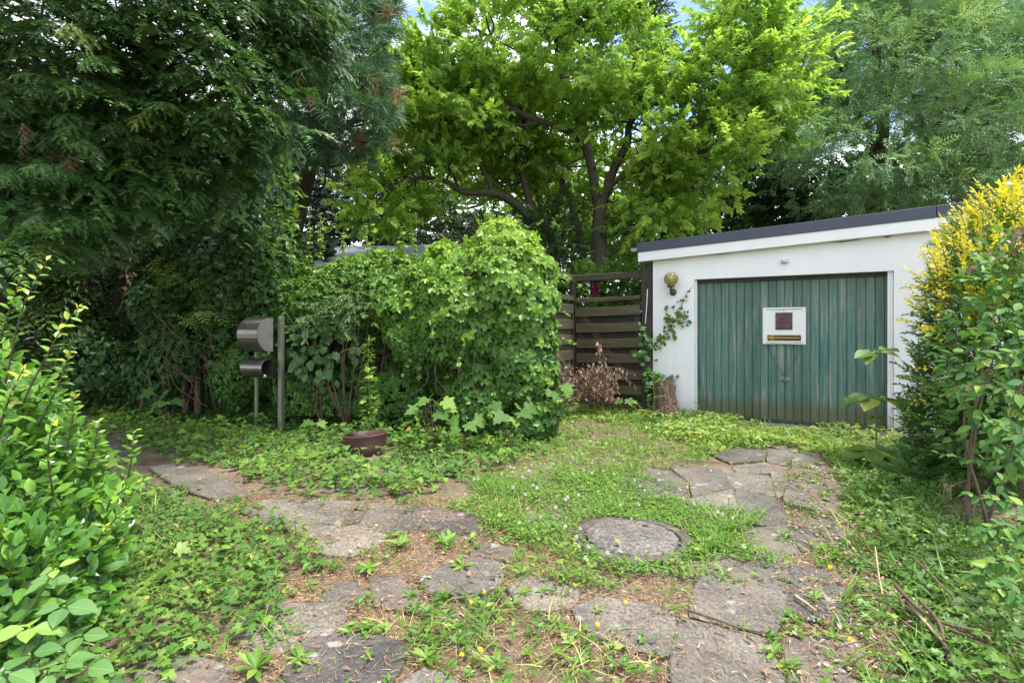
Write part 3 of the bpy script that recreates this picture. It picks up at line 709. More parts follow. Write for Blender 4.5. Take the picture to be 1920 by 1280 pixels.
for zf, sg in ((0.955, -0.004), (0.045, -0.010)):
    wr = Acc(); wr.tube(smooth_path([(0.04, -0.006, bh * zf), (bw * 0.5, -0.008, bh * zf + sg), (bw - 0.04, -0.006, bh * zf + 0.003)], 6), 0.0028, 6)
    V_, F_, T_ = wr.arrays(); link('wire', mesh_np('wire', V_, F_, None, M['wire'], True), sign)
lathe('hook', [(0, 0), (0.008, 0), (0.008, 0.008), (0, 0.01)], M['wire'], sign, 10, (bw * 0.5, -0.001, bh * 0.935), (math.pi / 2, 0, 0))
# cable from the board down to the padlock
wk = Acc(); P_ = [gar(x, y, 0.115) for x, y in ((1438, 649), (1452, 677), (1471, 704))]; Q_ = [gar(x, y, 0.115) for x, y in ((1499, 659), (1486, 682), (1472, 703))]
for L in (P_, Q_): wk.tube(smooth_path([gworld(a, 0.112 - 0.004 * i, z) for i, (a, z) in enumerate(L)], 5), 0.0028, 6)
cab = build('locking_cable', wk, M['wire'], None, True); props(cab, 'thin dark cable hanging in a V from the notice board to the padlock', 'cable')
kx, kz = gar(1472, 709, 0.11)
pl = thing('padlock', 'small dull padlock hanging on the hasp of the green door', 'padlock', gworld(kx, 0.11, kz - 0.03), GR)
box('hasp', (-0.075, -0.006, 0.0), (-0.02, 0.006, 0.05), M['steelend'], pl, 0.003)
box('handle_plate', (0.0, -0.008, 0.006), (0.06, 0.006, 0.036), M['steelend'], pl, 0.003)
box('body', (-0.028, -0.026, -0.022), (0.010, -0.008, 0.018), M['bronze'], pl, 0.004)
sh = Acc(); sh.tube(smooth_path([(-0.02, -0.017, 0.015), (-0.018, -0.017, 0.036), (-0.009, -0.017, 0.046), (0.0, -0.017, 0.036), (0.002, -0.017, 0.015)], 4), 0.0035, 6)
V_, F_, T_ = sh.arrays(); link('shackle', mesh_np('shackle', V_, F_, None, M['steelend'], True), pl)

# ------------------------------------------------------------------ gate and fence between garage and hedge
P1 = np.array([1.035, 9.12]); P2 = np.array([2.10, 8.42])
gang = math.atan2(*(P2 - P1)[::-1]); glen = np.linalg.norm(P2 - P1)
gframe = thing('gateway', 'dark wooden posts and top beam framing the gate beside the garage', 'gateway', (P1[0], P1[1], 0), gang)
box('post', (-0.045, -0.045, -0.05), (0.045, 0.045, 2.25), M['postwood'], gframe, 0.008)
box('post', (glen - 0.035, -0.07, -0.05), (glen + 0.125, 0.07, 2.30), M['postwood'], gframe, 0.008)
box('beam', (0.047, -0.035, 2.13), (glen - 0.037, 0.035, 2.24), M['fencewood'], gframe, 0.008)
gate = thing('gate', 'mossy brown wooden gate of overlapping horizontal boards beside the garage', 'gate', (P1[0], P1[1], 0), gang)
gt0, gt1 = 0.085, glen - 0.045
tilt = Matrix.Translation((gt0, 0, 1.0)) @ Matrix.Rotation(math.radians(-1.6), 4, 'Y') @ Matrix.Translation((-gt0, 0, -1.0))
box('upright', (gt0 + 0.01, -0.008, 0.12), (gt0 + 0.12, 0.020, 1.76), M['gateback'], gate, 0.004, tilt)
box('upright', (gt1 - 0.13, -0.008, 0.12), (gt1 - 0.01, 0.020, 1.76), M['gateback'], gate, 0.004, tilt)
box('top_rail', (gt0, -0.045, 1.765), (gt1, 0.03, 1.835), M['gatewood'], gate, 0.008, tilt)
for k in range(7):
    zc = 1.60 - 0.256 * k
    j = rng.uniform(-0.008, 0.008)
    bm = bmesh.new()
    n = 8
    for i in range(n):                 # a slightly bowed board
        pass
    vs = add_box(bm, (gt0, -0.040, zc - 0.075 + j), (gt1, -0.012, zc + 0.075 + j), 0.005)
    bmesh.ops.bisect_plane(bm, geom=list(bm.verts) + list(bm.edges) + list(bm.faces), plane_co=((gt0 + gt1) / 2, 0, 0), plane_no=(1, 0, 0))
    for v in bm.verts:
        v.co.z += -0.006 * math.sin(math.pi * (v.co.x - gt0) / (gt1 - gt0)) + rng.normal(0, 0.002); v.co = tilt @ v.co
    bm_obj('slat', bm, M['gatewood'], gate)
for k in range(6):
    zc = 1.60 - 0.128 - 0.256 * k
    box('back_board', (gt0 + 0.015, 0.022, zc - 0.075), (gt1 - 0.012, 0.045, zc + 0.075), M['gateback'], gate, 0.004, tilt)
d0, d1 = Vector((gt0 + 0.12, 0, 1.52)), Vector((gt1 - 0.14, 0, 0.36)); L = (d1 - d0).length
dm = tilt @ Matrix.Translation(d0) @ Matrix.Rotation(math.atan2(-(d1 - d0).z, (d1 - d0).x), 4, 'Y')
box('brace', (0, -0.010, -0.05), (L, 0.018, 0.05), M['fencewood'], gate, 0.004, dm)
lathe('bolt', [(0, 0), (0.012, 0), (0.010, 0.006), (0, 0.008)], M['steelend'], gate, 10, (gt1 - 0.07, -0.042, 1.60), (math.pi / 2, 0, 0))
cd = Acc(); cd.tube(smooth_path([W(1214, 542, 8.30), W(1213, 565, 8.29), W(1210, 607, 8.28)], 5), 0.007, 6)
o = build('cord', cd, M['cord'], None, True); props(o, 'short white cord hanging on the dark gate post', 'cord')
fd = np.array([-0.43, -0.90]); fd /= np.linalg.norm(fd); fang = math.atan2(fd[1], fd[0])
fence = thing('fence', 'dark board fence running from the gate into the creeper hedge', 'fence', (P1[0] + fd[0] * .06, P1[1] + fd[1] * .06, 0), fang)
# local y of the visible side: to the left of the run
box('beam', (0.0, -0.03, 2.13), (2.2, 0.03, 2.23), M['fencewood'], fence, 0.008)
box('top_rail', (0.01, -0.02, 1.80), (2.2, 0.05, 1.88), M['fencewood'], fence, 0.006)
for k in range(7):
    zc = 1.66 - 0.256 * k
    box('slat', (0.01, 0.018, zc - 0.078), (2.2, 0.044, zc + 0.078), M['fencewood'], fence, 0.005)
    box('back_board', (0.01, -0.022, zc - 0.128 - 0.07), (2.2, 0.002, zc - 0.128 + 0.07), M['gatewood'], fence, 0.005)
box('post', (2.21, -0.045, -0.05), (2.30, 0.045, 2.25), M['postwood'], fence, 0.006)
# board fence behind the creeper
fb = thing('fence', 'dark board fence standing behind the creeper hedge and mailbox', 'fence', (0.1, 7.95, 0), math.radians(176))
for k in range(2): box('post', (0.3 + k * 2.0, -0.09, -0.05), (0.39 + k * 2.0, -0.01, 1.9), M['postwood'], fb, 0.006)
for k in range(11):
    box('slat', (0.1, 0.0 if k % 2 else 0.026, 0.08 + k * 0.16), (3.1, 0.024 if k % 2 else 0.05, 0.25 + k * 0.16), M['fencewood'], fb, 0.005)

# ------------------------------------------------------------------ mailbox
mb_n = np.array([-3.03, 7.0]); mb_a = math.radians(157)
mail = thing('mailbox', 'rounded steel letterbox with newspaper tube on two posts in the ivy', 'mailbox', (mb_n[0], mb_n[1], 0), mb_a)
box('post', (-0.03, -0.03, -0.1), (0.03, 0.03, 1.50), M['steelpost'], mail, 0.004)
box('post', (0.44, -0.03, -0.1), (0.475, 0.005, 1.50), M['steelpost'], mail, 0.004)
def dshape(cz, ry, rz, flat, n=14):
    return [(0.04, cz + rz)] + [(flat + ry * math.sin(t), cz + rz * math.cos(t)) for t in np.linspace(0.12, math.pi, n)] + [(0.04, cz - rz)]
def extrude(name, pr, x0, x1, mat, parent, caps=True, open_th=0.0, smooth=True):
    bm = bmesh.new(); a = [bm.verts.new((x0, y, z)) for y, z in pr]; b = [bm.verts.new((x1, y, z)) for y, z in pr]
    n = len(pr)
    for k in range(n): bm.faces.new((a[k], a[(k+1) % n], b[(k+1) % n], b[k]))
    if caps: bm.faces.new(a[::-1]); bm.faces.new(b)
    o = bm_obj(name, bm, mat, parent)
    if open_th:
        s = o.modifiers.new('s', 'SOLIDIFY'); s.thickness = open_th; s.offset = -1
    return o
bx0, bx1 = 0.10, 0.46
bdy = extrude('letterbox', dshape(1.255, 0.20, 0.225, 0.09), bx0 + 0.012, bx1, M['steel'], mail)
extrude('end_panel', dshape(1.255, 0.196, 0.221, 0.088), bx0 - 0.002, bx0 + 0.010, M['steelend'], mail)
lidp = [(0.035, 1.486), (0.036, 1.492), (0.10, 1.492), (0.17, 1.468), (0.168, 1.462), (0.10, 1.486)]
extrude('lid', lidp, bx0 + 0.005, bx1 + 0.004, M['steel'], mail)
lathe('knob', [(0, 0), (0.008, 0.0), (0.010, 0.012), (0, 0.016)], M['steelend'], mail, 12, (0.33, 0.245, 1.40), (-math.pi / 2, 0, 0))
extrude('newspaper_tube', dshape(0.82, 0.13, 0.125, 0.10, 16), bx0, bx1 + 0.02, M['steel'], mail, False, 0.006)
box('tube_back', (0.44, 0.06, 0.71), (0.446, 0.21, 0.93), M['inside'], mail, 0)
box('clip', (0.12, 0.13, 0.70), (0.15, 0.16, 0.735), M['signboard'], mail, 0.004)
box('bracket', (0.031, -0.005, 1.10), (0.50, 0.025, 1.14), M['steel'], mail, 0.003)
box('bracket', (0.031, -0.005, 0.78), (0.50, 0.025, 0.82), M['steel'], mail, 0.003)

# ------------------------------------------------------------------ planter tub
pc = G(686, 846)
tub = thing('planter', 'low round brown ribbed planter tub half sunk in the ivy', 'planter', pc)
tub.rotation_euler = (math.radians(-3), math.radians(-4), 0)
lathe('tub', [(0, -0.04), (0.20, -0.04), (0.215, 0.06), (0.235, 0.175), (0.245, 0.19), (0.232, 0.195), (0.22, 0.17), (0.21, 0.13)], M['tub'], tub, 40)
lathe('soil', [(0.215, 0.14), (0.15, 0.155), (0.08, 0.15), (0.0, 0.165)], M['soil'], tub, 24)

# ------------------------------------------------------------------ tree stump by the wall
def stump():
    b = np.array([2.30, 8.02, 0.0]); st = thing('tree_stump', 'weathered brown tree stump leaning against the white garage corner', 'stump', b)
    n, sides = 26, 52; V = []; fl = rng.normal(0, .022, 52)
    ph = rng.uniform(0, 6.28, 4)
    for i in range(n):
        t = i / (n - 1); z = 0.58 * t - 0.04
        r = 0.215 - 0.06 * t + 0.05 * (1 - t) ** 4
        for k in range(sides):
            a = 2 * math.pi * k / sides
            rr = r * (1 + 0.10 * math.sin(2 * a + ph[0]) + 0.06 * math.sin(5 * a + ph[1] + 2 * t) + 0.04 * math.sin(9 * a + ph[2] + 3 * t) + fl[k] * (1.2 - .5 * t) + rng.normal(0, 0.022))
            zz = z + (0.05 * math.sin(a * 2 + 1) + 0.05 * math.cos(a) + rng.normal(0, .012)) * t ** 3
            V.append((b[0] + rr * math.cos(a) + 0.04 * (0.5 - t), b[1] + rr * math.sin(a) * 0.9, zz))
    F = []
    for i in range(n - 1):
        for k in range(sides):
            a, c = i * sides + k, i * sides + (k + 1) % sides
            F += [(a, c, c + sides), (a, c + sides, a + sides)]
    V.append((b[0], b[1], 0.50)); F += [(len(V) - 1, (n - 1) * sides + k, (n - 1) * sides + (k + 1) % sides) for k in range(sides)]
    ac = Acc().add(V, F, 0.5); build('trunk', ac, M['stump'], st, False)
    sp = Acc()
    for k in range(40):                # torn fibres and root flares
        a = rng.uniform(0, 6.28); r0 = 0.15
        p0 = b + (r0 * math.cos(a), r0 * math.sin(a) * 0.9, 0.50 + rng.uniform(-0.05, 0.03))
        sp.tube([p0 - (0, 0, 0.06), p0, p0 + (rng.normal(0, .012), rng.normal(0, .012), rng.uniform(.01, .045))], [0.012, 0.010, 0.002], 5)
    build('splinter', sp, M['stump'], st)['kind'] = 'stuff'
    kn = Acc(); c = b + np.array([-0.045, -0.145, 0.42])
    kn.tube([c + (0, 0.04, 0), c + (0.0, -0.008, 0.0)], [0.05, 0.038], 12); build('knot_hole', kn, M['hollow'], st)
stump()

# ------------------------------------------------------------------ neighbouring shed roof behind the hedge
shd = thing('shed', 'low shed with grey sheet roof showing above the creeper hedge', 'shed', (-3.2, 10.6, 0), math.radians(-8))
box('wall', (-1.9, 0.1, -0.05), (1.9, 2.6, 2.52), M['fencewood'], shd, 0.01)
rm = Matrix.Translation((0, 0, 2.58)) @ Matrix.Rotation(math.radians(16), 4, 'X')
for k in range(6):
    box('roof_sheet', (-2.1 + k * 0.7, -0.2, 0.004 * (k % 2)), (-1.405 + k * 0.7, 2.9, 0.03 + 0.004 * (k % 2)), M['slate'], shd, 0.004, rm)
# ------------------------------------------------------------------ leaf and spray templates: (V, F, T), length along +Y, upper side +Z
def t_leaf(L=1.0, Wd=0.45, fold=0.12, curl=0.15, seg=2, peak=0.8, tint=0.0, twist=0.0):
    ys = np.linspace(0, 1, seg + 2)
    V, F = [(0, 0, 0)], []
    rows = []
    for y in ys[1:-1]:
        w = Wd / 2 * math.sin(math.pi * y ** peak); z = -curl * y * y
        i = len(V); V += [(-w, y, z + fold * w * 2), (0, y, z), (w, y, z + fold * w * 2)]; rows.append(i)
    V.append((0, 1, -curl)); tip = len(V) - 1
    i = rows[0]; F += [(0, i + 1, i), (0, i + 2, i + 1)]
    for a, b in zip(rows, rows[1:]):
        F += [(a, a + 1, b + 1), (a, b + 1, b), (a + 1, a + 2, b + 2), (a + 1, b + 2, b + 1)]
    i = rows[-1]; F += [(i, i + 1, tip), (i + 1, i + 2, tip)]
    V = np.array(V, float) * L
    return V, np.array(F), np.full(len(F), tint)

def t_kite(L=1.0, Wd=0.42, fold=0.10, curl=0.08, tint=0.0):            # two triangles
    V = np.array([(0, 0, 0), (Wd/2, 0.45, fold*Wd), (0, 1, -curl), (-Wd/2, 0.45, fold*Wd)]) * L
    return V, np.array([(0, 1, 2), (0, 2, 3)]), np.full(2, tint)

def t_needle(L=1.0, Wd=0.12):
    V = np.array([(-Wd/2, 0, 0), (Wd/2, 0, 0), (0, 1, 0)]) * L
    return V, np.array([(0, 1, 2)]), np.zeros(1)

def t_ivy(tint=0.0, cup=0.1):
    rim = [(0.0, -0.02), (0.30, -0.10), (0.48, 0.18), (0.27, 0.32), (0.36, 0.62), (0.13, 0.62), (0.0, 1.0), (-0.13, 0.62), (-0.36, 0.62), (-0.27, 0.32), (-0.48, 0.18), (-0.30, -0.10)]
    V = [(0, 0.25, 0.0)] + [(x, y, cup * (abs(x) * 1.2) - 0.10 * max(0, y - .3)) for x, y in rim]
    n = len(rim); F = [(0, 1 + k, 1 + (k + 1) % n) for k in range(n)]
    F = [(a, b, c) for a, b, c in F]
    return np.array(V, float), np.array(F), np.full(n, tint)

def t_maple(tint=0.0):
    half = [(0.16, -0.10), (0.42, -0.06), (0.50, 0.06), (0.36, 0.18), (0.62, 0.38), (0.60, 0.52), (0.36, 0.46), (0.24, 0.55), (0.24, 0.78), (0.12, 0.78)]
    rim = [(0, 0.0)] + half + [(0, 1.05)] + [(-x, y) for x, y in half[::-1]]
    V = [(0, 0.28, 0.0)] + [(x, y, 0.10 * abs(x) - 0.16 * max(0, y - .35) - 0.10 * max(0, abs(x) - .35)) for x, y in rim]
    n = len(rim); F = [(0, 1 + k, 1 + (k + 1) % n) for k in range(n)]
    return np.array(V, float), np.array(F), np.full(n, tint)

def frames(D, N):
    y = norm(np.asarray(D, float)); x = np.cross(y, np.asarray(N, float)); bad = np.linalg.norm(x, axis=-1) < 1e-4
    if bad.any(): x[bad] = np.cross(y[bad], [0.3, 0.9, 0.2])
    x = norm(x); z = np.cross(x, y)
    return x, y, z

def scatter(acc, temps, P, D, N, S, tint, which=None):
    P = np.asarray(P, float); n = len(P)
    if n == 0: return
    S = np.broadcast_to(np.asarray(S, float), (n,)); tint = np.broadcast_to(np.asarray(tint, float), (n,))
    x, y, z = frames(np.broadcast_to(D, (n, 3)), np.broadcast_to(N, (n, 3)))
    if which is None: which = rng.integers(0, len(temps), n)
    for k, (V, F, T) in enumerate(temps):
        m = np.nonzero(which == k)[0]
        if len(m) == 0: continue
        VV = P[m][:, None, :] + S[m][:, None, None] * (V[None, :, 0:1] * x[m][:, None] + V[None, :, 1:2] * y[m][:, None] + V[None, :, 2:3] * z[m][:, None])
        FF = F[None] + (np.arange(len(m)) * len(V))[:, None, None]
        TT = np.clip(tint[m][:, None] + T[None], 0, 1)
        acc.add(VV.reshape(-1, 3), FF.reshape(-1, 3), TT.ravel())

def compose(items):                    # items: list of (template, P, D, N, S, tint) single placements -> template
    a = Acc()
    for t, P, D, N, S, ti in items:
        x, y, z = frames(np.array([D], float), np.array([N], float))
        V, F, T = t
        a.add(np.array(P) + S * (V[:, :1] * x + V[:, 1:2] * y + V[:, 2:] * z), F, T + ti)
    return a.arrays()

def rv(s=1.0): return rng.normal(0, s, 3)

def t_sprig(leaf, n=14, ls=0.42, spread=60, droop=0.25, up=0.35, tipy=0.0, stem=True, flatn=0.4):
    """a twig of unit length with n leaves set alternately along it"""
    items = []
    a = Acc()
    for i in range(n):
        t = 0.12 + 0.88 * (i + rng.uniform(-.3, .3)) / n
        ang = i * 2.4 + rng.normal(0, .4)
        out = np.array([math.cos(ang), 0, math.sin(ang) * flatn])
        sp = math.radians(spread * (1.1 - 0.6 * t) + rng.normal(0, 12))
        D = np.array([0, 1, 0]) * math.cos(sp) + out * math.sin(sp) + np.array([0, 0, -droop * rng.uniform(.3, 1.2)])
        N = np.array([0, 0.1, 1.0]) + rv(.25) + out * -0.2
        items.append((leaf[rng.integers(len(leaf))], (0, t, 0.04 * math.sin(3 * t)), D, N, ls * rng.uniform(.7, 1.15), rng.normal(0, .07) + tipy * (t - .5)))
    V, F, T = compose(items)
    a.add(V, F, T)
    if stem: a.add([(-0.012, 0, 0), (0.012, 0, 0), (0, 1, 0)], [(0, 1, 2)], -0.35)
    return a.arrays()

def t_palm5(leaflet, n=5, s=0.62, droop=0.2):
    items = []
    for k in range(n):
        a = math.radians((k - (n - 1) / 2) * (64 if n == 5 else 80) + rng.normal(0, 6))
        D = np.array([math.sin(a), math.cos(a), -droop + rng.normal(0, .07)])
        items.append((leaflet, (0, 0, 0), D, (0 + rng.normal(0, .15), 0, 1), s * (1.0 - 0.18 * abs(k - (n - 1) / 2) / 2) * rng.uniform(.9, 1.1), rng.normal(0, .03)))
    return compose(items)

def t_frond(leaflet, pairs=6, ll=0.26, droop=0.3):
    items = []; a = Acc()
    for k in range(pairs):
        t = 0.2 + 0.75 * k / (pairs - 1); z = -droop * t * t
        for s in (-1, 1):
            D = np.array([s * 0.85, 0.55, -0.22 + rng.normal(0, .1)])
            items.append((leaflet, (0, t, z), D, (0, 0, 1) + rv(.15), ll * (1 - 0.35 * abs(t - .5)) * rng.uniform(.9, 1.1), rng.normal(0, .03)))
    items.append((leaflet, (0, 0.97, -droop * .95), (0, 1, -.5), (0, 0.3, 1), ll, 0.02))
    V, F, T = compose(items); a.add(V, F, T)
    a.add([(-0.008, 0, 0), (0.008, 0, 0), (0, 0.98, -droop)], [(0, 1, 2)], -0.1)
    return a.arrays()

def t_yew(main=22, droop=0.32, k=5, wide=0.19):
    """a flat drooping needle spray of unit length"""
    P, D, N, S, T = [], [], [], [], []
    a = Acc()
    def twig(p0, d, L, n, dr, tt):
        d = np.array(d) / np.linalg.norm(d); side = np.cross(d, [0, 0, 1]); side = side / max(np.linalg.norm(side), 1e-6)
        for i in range(n):
            t = (i + .5) / n; p = p0 + d * L * t + np.array([0, 0, -dr * L * t * t])
            dd = d + np.array([0, 0, -2 * dr * t])
            for s in (-1, 1):
                sp = 1.15 - 0.45 * t ** 3
                v = dd / np.linalg.norm(dd) * math.cos(sp) + s * side * math.sin(sp) + np.array([0, 0, rng.normal(.05, .16)])
                P.append(p); D.append(v); N.append((rng.normal(0, .2), rng.normal(0, .2), 1)); S.append(0.105 * (1.0 - 0.35 * t ** 4) * rng.uniform(.8, 1.15)); T.append(tt + 0.18 * max(0, t - .6) + rng.normal(0, .05))
        e = p0 + d * L + np.array([0, 0, -dr * L]); w = 0.006
        a.add([p0 - side * w, p0 + side * w, e], [(0, 1, 2)], -0.25)
    twig(np.zeros(3), (0, 1, 0), 1.0, main, droop, 0)
    for i in range(k):
        t = 0.12 + 0.72 * i / k + rng.uniform(0, .03); s = 1 if i % 2 else -1
        L = (1 - t) * 0.55 * rng.uniform(.7, 1.1) + 0.10
        twig(np.array([0, t, -droop * t * t]), (s * rng.uniform(.7, 1.0), 0.8, -2 * droop * t * .6 + rng.normal(0, .08)), L, int(5 + 20 * L), droop * 1.6, rng.normal(0, .05))
    scatter(a, [t_needle(1, wide)], np.array(P), np.array(D), np.array(N), np.array(S), np.array(T))
    return a.arrays()

def t_whorl(n=46, cone=1.25):
    a = Acc(); P, D, S = [], [], []
    for i in range(n):
        th = rng.uniform(0, 6.283); ph = cone * math.sqrt(rng.uniform(0, 1)) + 0.1
        P.append((0, rng.uniform(-.45, .1), 0)); D.append((math.sin(ph) * math.cos(th), math.cos(ph), math.sin(ph) * math.sin(th))); S.append(rng.uniform(.75, 1.1))
    scatter(a, [t_needle(1, 0.055)], np.array(P), np.array(D), rng.normal(0, 1, (n, 3)), np.array(S), rng.normal(0, .07, n))
    a.add([(-0.03, -0.8, 0), (0.03, -0.8, 0), (0, 0.1, 0)], [(0, 1, 2)], 0.5)
    return a.arrays()

def t_cypress(n=9):
    items = []; lf = t_kite(1, 0.46, 0.1, 0.1)
    for i in range(n):
        t = i / n; s = 1 if i % 2 else -1
        for q in range(3):
            D = np.array([s * (0.5 + .25 * q), 0.8, rng.normal(-.15, .1)])
            items.append((lf, (s * (1 - t) * 0.14 * q, t + .05 * q, -0.25 * t * t), D, (rng.normal(0, .2), 0, 1), 0.24 * (1.05 - .4 * t), 0.12 * q + 0.15 * t + rng.normal(0, .05)))
    return compose(items)

# ------------------------------------------------------------------ volumes
def E(px, py, d, rx, ry, rz): return (W(px, py, d), np.array([rx, ry, rz], float))

def in_ells(P, ells, s=1.0):
    r = np.full(len(P), 9.0)
    for c, R in ells: r = np.minimum(r, np.linalg.norm((P - c) / R, axis=1))
    return r < s

def sample_ells(ells, n, lo=0.75, hi=1.02, skip=0.72, vol=False, zmin=None):
    """points near the outer skin of a union of ellipsoids, with their outward directions"""
    w = np.array([(R[0] * R[1] * R[2]) ** (1.0 if vol else 0.667) for c, R in ells]); w /= w.sum()
    Ps, Ns = [], []; have = 0; guard = 0
    while have < n and guard < 60:
        guard += 1
        k = rng.choice(len(ells), n, p=w); u = norm(rng.standard_normal((n, 3))); r = rng.uniform(lo ** 2, hi ** 2, n) ** 0.5
        C = np.array([e[0] for e in ells])[k]; R = np.array([e[1] for e in ells])[k]
        P = C + u * R * r[:, None]; Nn = norm(u / R)
        ok = np.ones(n, bool)
        for j, (c, Rj) in enumerate(ells):
            ok &= (k == j) | (np.linalg.norm((P - c) / Rj, axis=1) > skip)
        if zmin is not None: ok &= P[:, 2] > zmin
        Ps.append(P[ok]); Ns.append(Nn[ok]); have += ok.sum()
    return np.concatenate(Ps)[:n], np.concatenate(Ns)[:n]

def nearest_split(P, n, margin=0.0):
    """indices of the n placements that show largest (nearest, in frame), and of the rest"""
    d = np.linalg.norm(P - CAM, axis=1) + np.where(in_frame(P, margin), 0, 1e6)
    order = np.argsort(d); return order[:n], order[n:]

def part_meshes(name, temps, tints, mat):
    out = []
    for t in temps:
        for ti in tints: out.append(mesh_np(name, t[0], t[1], np.clip(t[2] + ti, 0, 1), mat))
    return out

def place_parts(parent, name, meshes, P, D, N, S, which=None):
    P = np.asarray(P, float); n = len(P)
    if n == 0: return
    x, y, z = frames(np.broadcast_to(D, (n, 3)), np.broadcast_to(N, (n, 3))); S = np.broadcast_to(S, (n,)); base = np.array(parent.location)
    for i in range(n):
        o = bpy.data.objects.new(name, meshes[rng.integers(len(meshes)) if which is None else which[i] % len(meshes)]); COL.objects.link(o); o.parent = parent
        q = (P[i] - base)
        o.matrix_basis = Matrix(((x[i][0]*S[i], y[i][0]*S[i], z[i][0]*S[i], q[0]), (x[i][1]*S[i], y[i][1]*S[i], z[i][1]*S[i], q[1]), (x[i][2]*S[i], y[i][2]*S[i], z[i][2]*S[i], q[2]), (0, 0, 0, 1)))

# ------------------------------------------------------------------ trees
KITE = [t_kite(1, .42, .14, .10), t_kite(1, .36, .2, .2), t_kite(1, .46, .05, .02)]
LEAF3 = [t_leaf(1, .42, .14, .18, 2), t_leaf(1, .38, .20, .10, 2), t_leaf(1, .46, .08, .28, 2)]
MAGL = [t_kite(1, .50, .12, .14), t_kite(1, .46, .2, .25), t_kite(1, .54, .04, .05)]
MAG = [t_sprig(MAGL, 18, .33, 62, .35, tipy=.25) for _ in range(6)]
MAGP = [t_leaf(1, .44, .16, .2, 2), t_leaf(1, .38, .1, .3, 2)]

def crown(ells, nclump, per, R, temps, scale, base_tint=0.45, ctint=0.13, ltint=0.08, flat=0.5, outw=0.7, up=0.3, lo=0.55, acc=None, skip=0.8, hang=0.0, window=()):
    """foliage in layered clumps: discs of twigs spread over the crown's volume"""
    C, O = sample_ells(ells, nclump, lo, 1.0, skip)
    rr = R * rng.uniform(.65, 1.3, len(C)); n = len(C) * per; idx = np.repeat(np.arange(len(C)), per)
    u = norm(rng.standard_normal((n, 3))) * (rng.uniform(0, 1, n) ** 0.45)[:, None]
    u[:, 2] *= flat
    P = C[idx] + u * rr[idx][:, None]
    rad = norm(u * [1, 1, .4] + 1e-6)
    D = norm(rad * 0.8 + O[idx] * outw + [0, 0, up] + rng.normal(0, .35, (n, 3)) - np.array([0, 0, hang]) * rng.uniform(0, 1, n)[:, None])
    N = norm(np.array([0, 0, .75]) + O[idx] * .55 + np.array([0, -.18, 0]) + rng.normal(0, .38, (n, 3)))
    ct = rng.normal(0, ctint, len(C))
    tint = base_tint + ct[idx] + rng.normal(0, ltint, n)
    for poly_, ymax_, keep in window:    # the open inside of the crown, where the limbs show, and gaps to the sky
        a2 = np.stack([P[:, 0] / P[:, 1] * FPX + CX, HY - (P[:, 2] - CAMH) / P[:, 1] * FPX], -1); drop = in_poly(a2 + rng.normal(0, 9, a2.shape), poly_) & (P[:, 1] < ymax_) & (rng.uniform(0, 1, n) > keep)
        P, D, N, tint = P[~drop], D[~drop], N[~drop], tint[~drop]; n = len(P)
    acc = acc or Acc()
    scatter(acc, temps, P, D, N, scale * rng.uniform(.7, 1.25, n), tint)
    return acc, P, D, N, C

def trunk_path(wps, r0, r1, n=5, sides=10):
    pts = smooth_path([W(*w) if len(w) == 3 else np.array(w[:3]) for w in wps], n)
    return pts, np.linspace(r0, r1, len(pts))

def limbs_to(acc, start_pts, C, n, r=0.03, sides=5):
    """thin limbs from the nearest point of the trunk to foliage clumps"""
    S = np.asarray(start_pts)
    for c in C[rng.permutation(len(C))[:n]]:
        d = np.linalg.norm(S - c, axis=1) + np.maximum(0, S[:, 2] - c[2]) * 1.5
        s = S[np.argmin(d)]; m = (s + c) / 2 + np.array([0, 0, -0.12 * np.linalg.norm(c - s)]) + rv(.08)
        acc.tube(smooth_path([s, m, c], 4), np.linspace(r, r * .3, 9), sides, .5)

WIN = [(905,165),(950,175),(1010,205),(1075,235),(1120,255),(1165,215),(1235,190),(1225,245),(1195,330),(1165,400),(1165,520),(1085,520),(1050,440),(985,400),(930,390),(850,375),(770,345),(780,322),(850,335),(890,330),(885,290),(905,295),(930,345),(975,350),(955,280),(1000,250),(960,235)]
GAPS = [[(1225,-160),(1330,-160),(1318,40),(1295,95),(1255,105),(1230,50)], [(1462,-120),(1560,-120),(1545,20),(1510,62),(1478,40)], [(752,-80),(812,-80),(800,25),(770,48),(752,30)]]
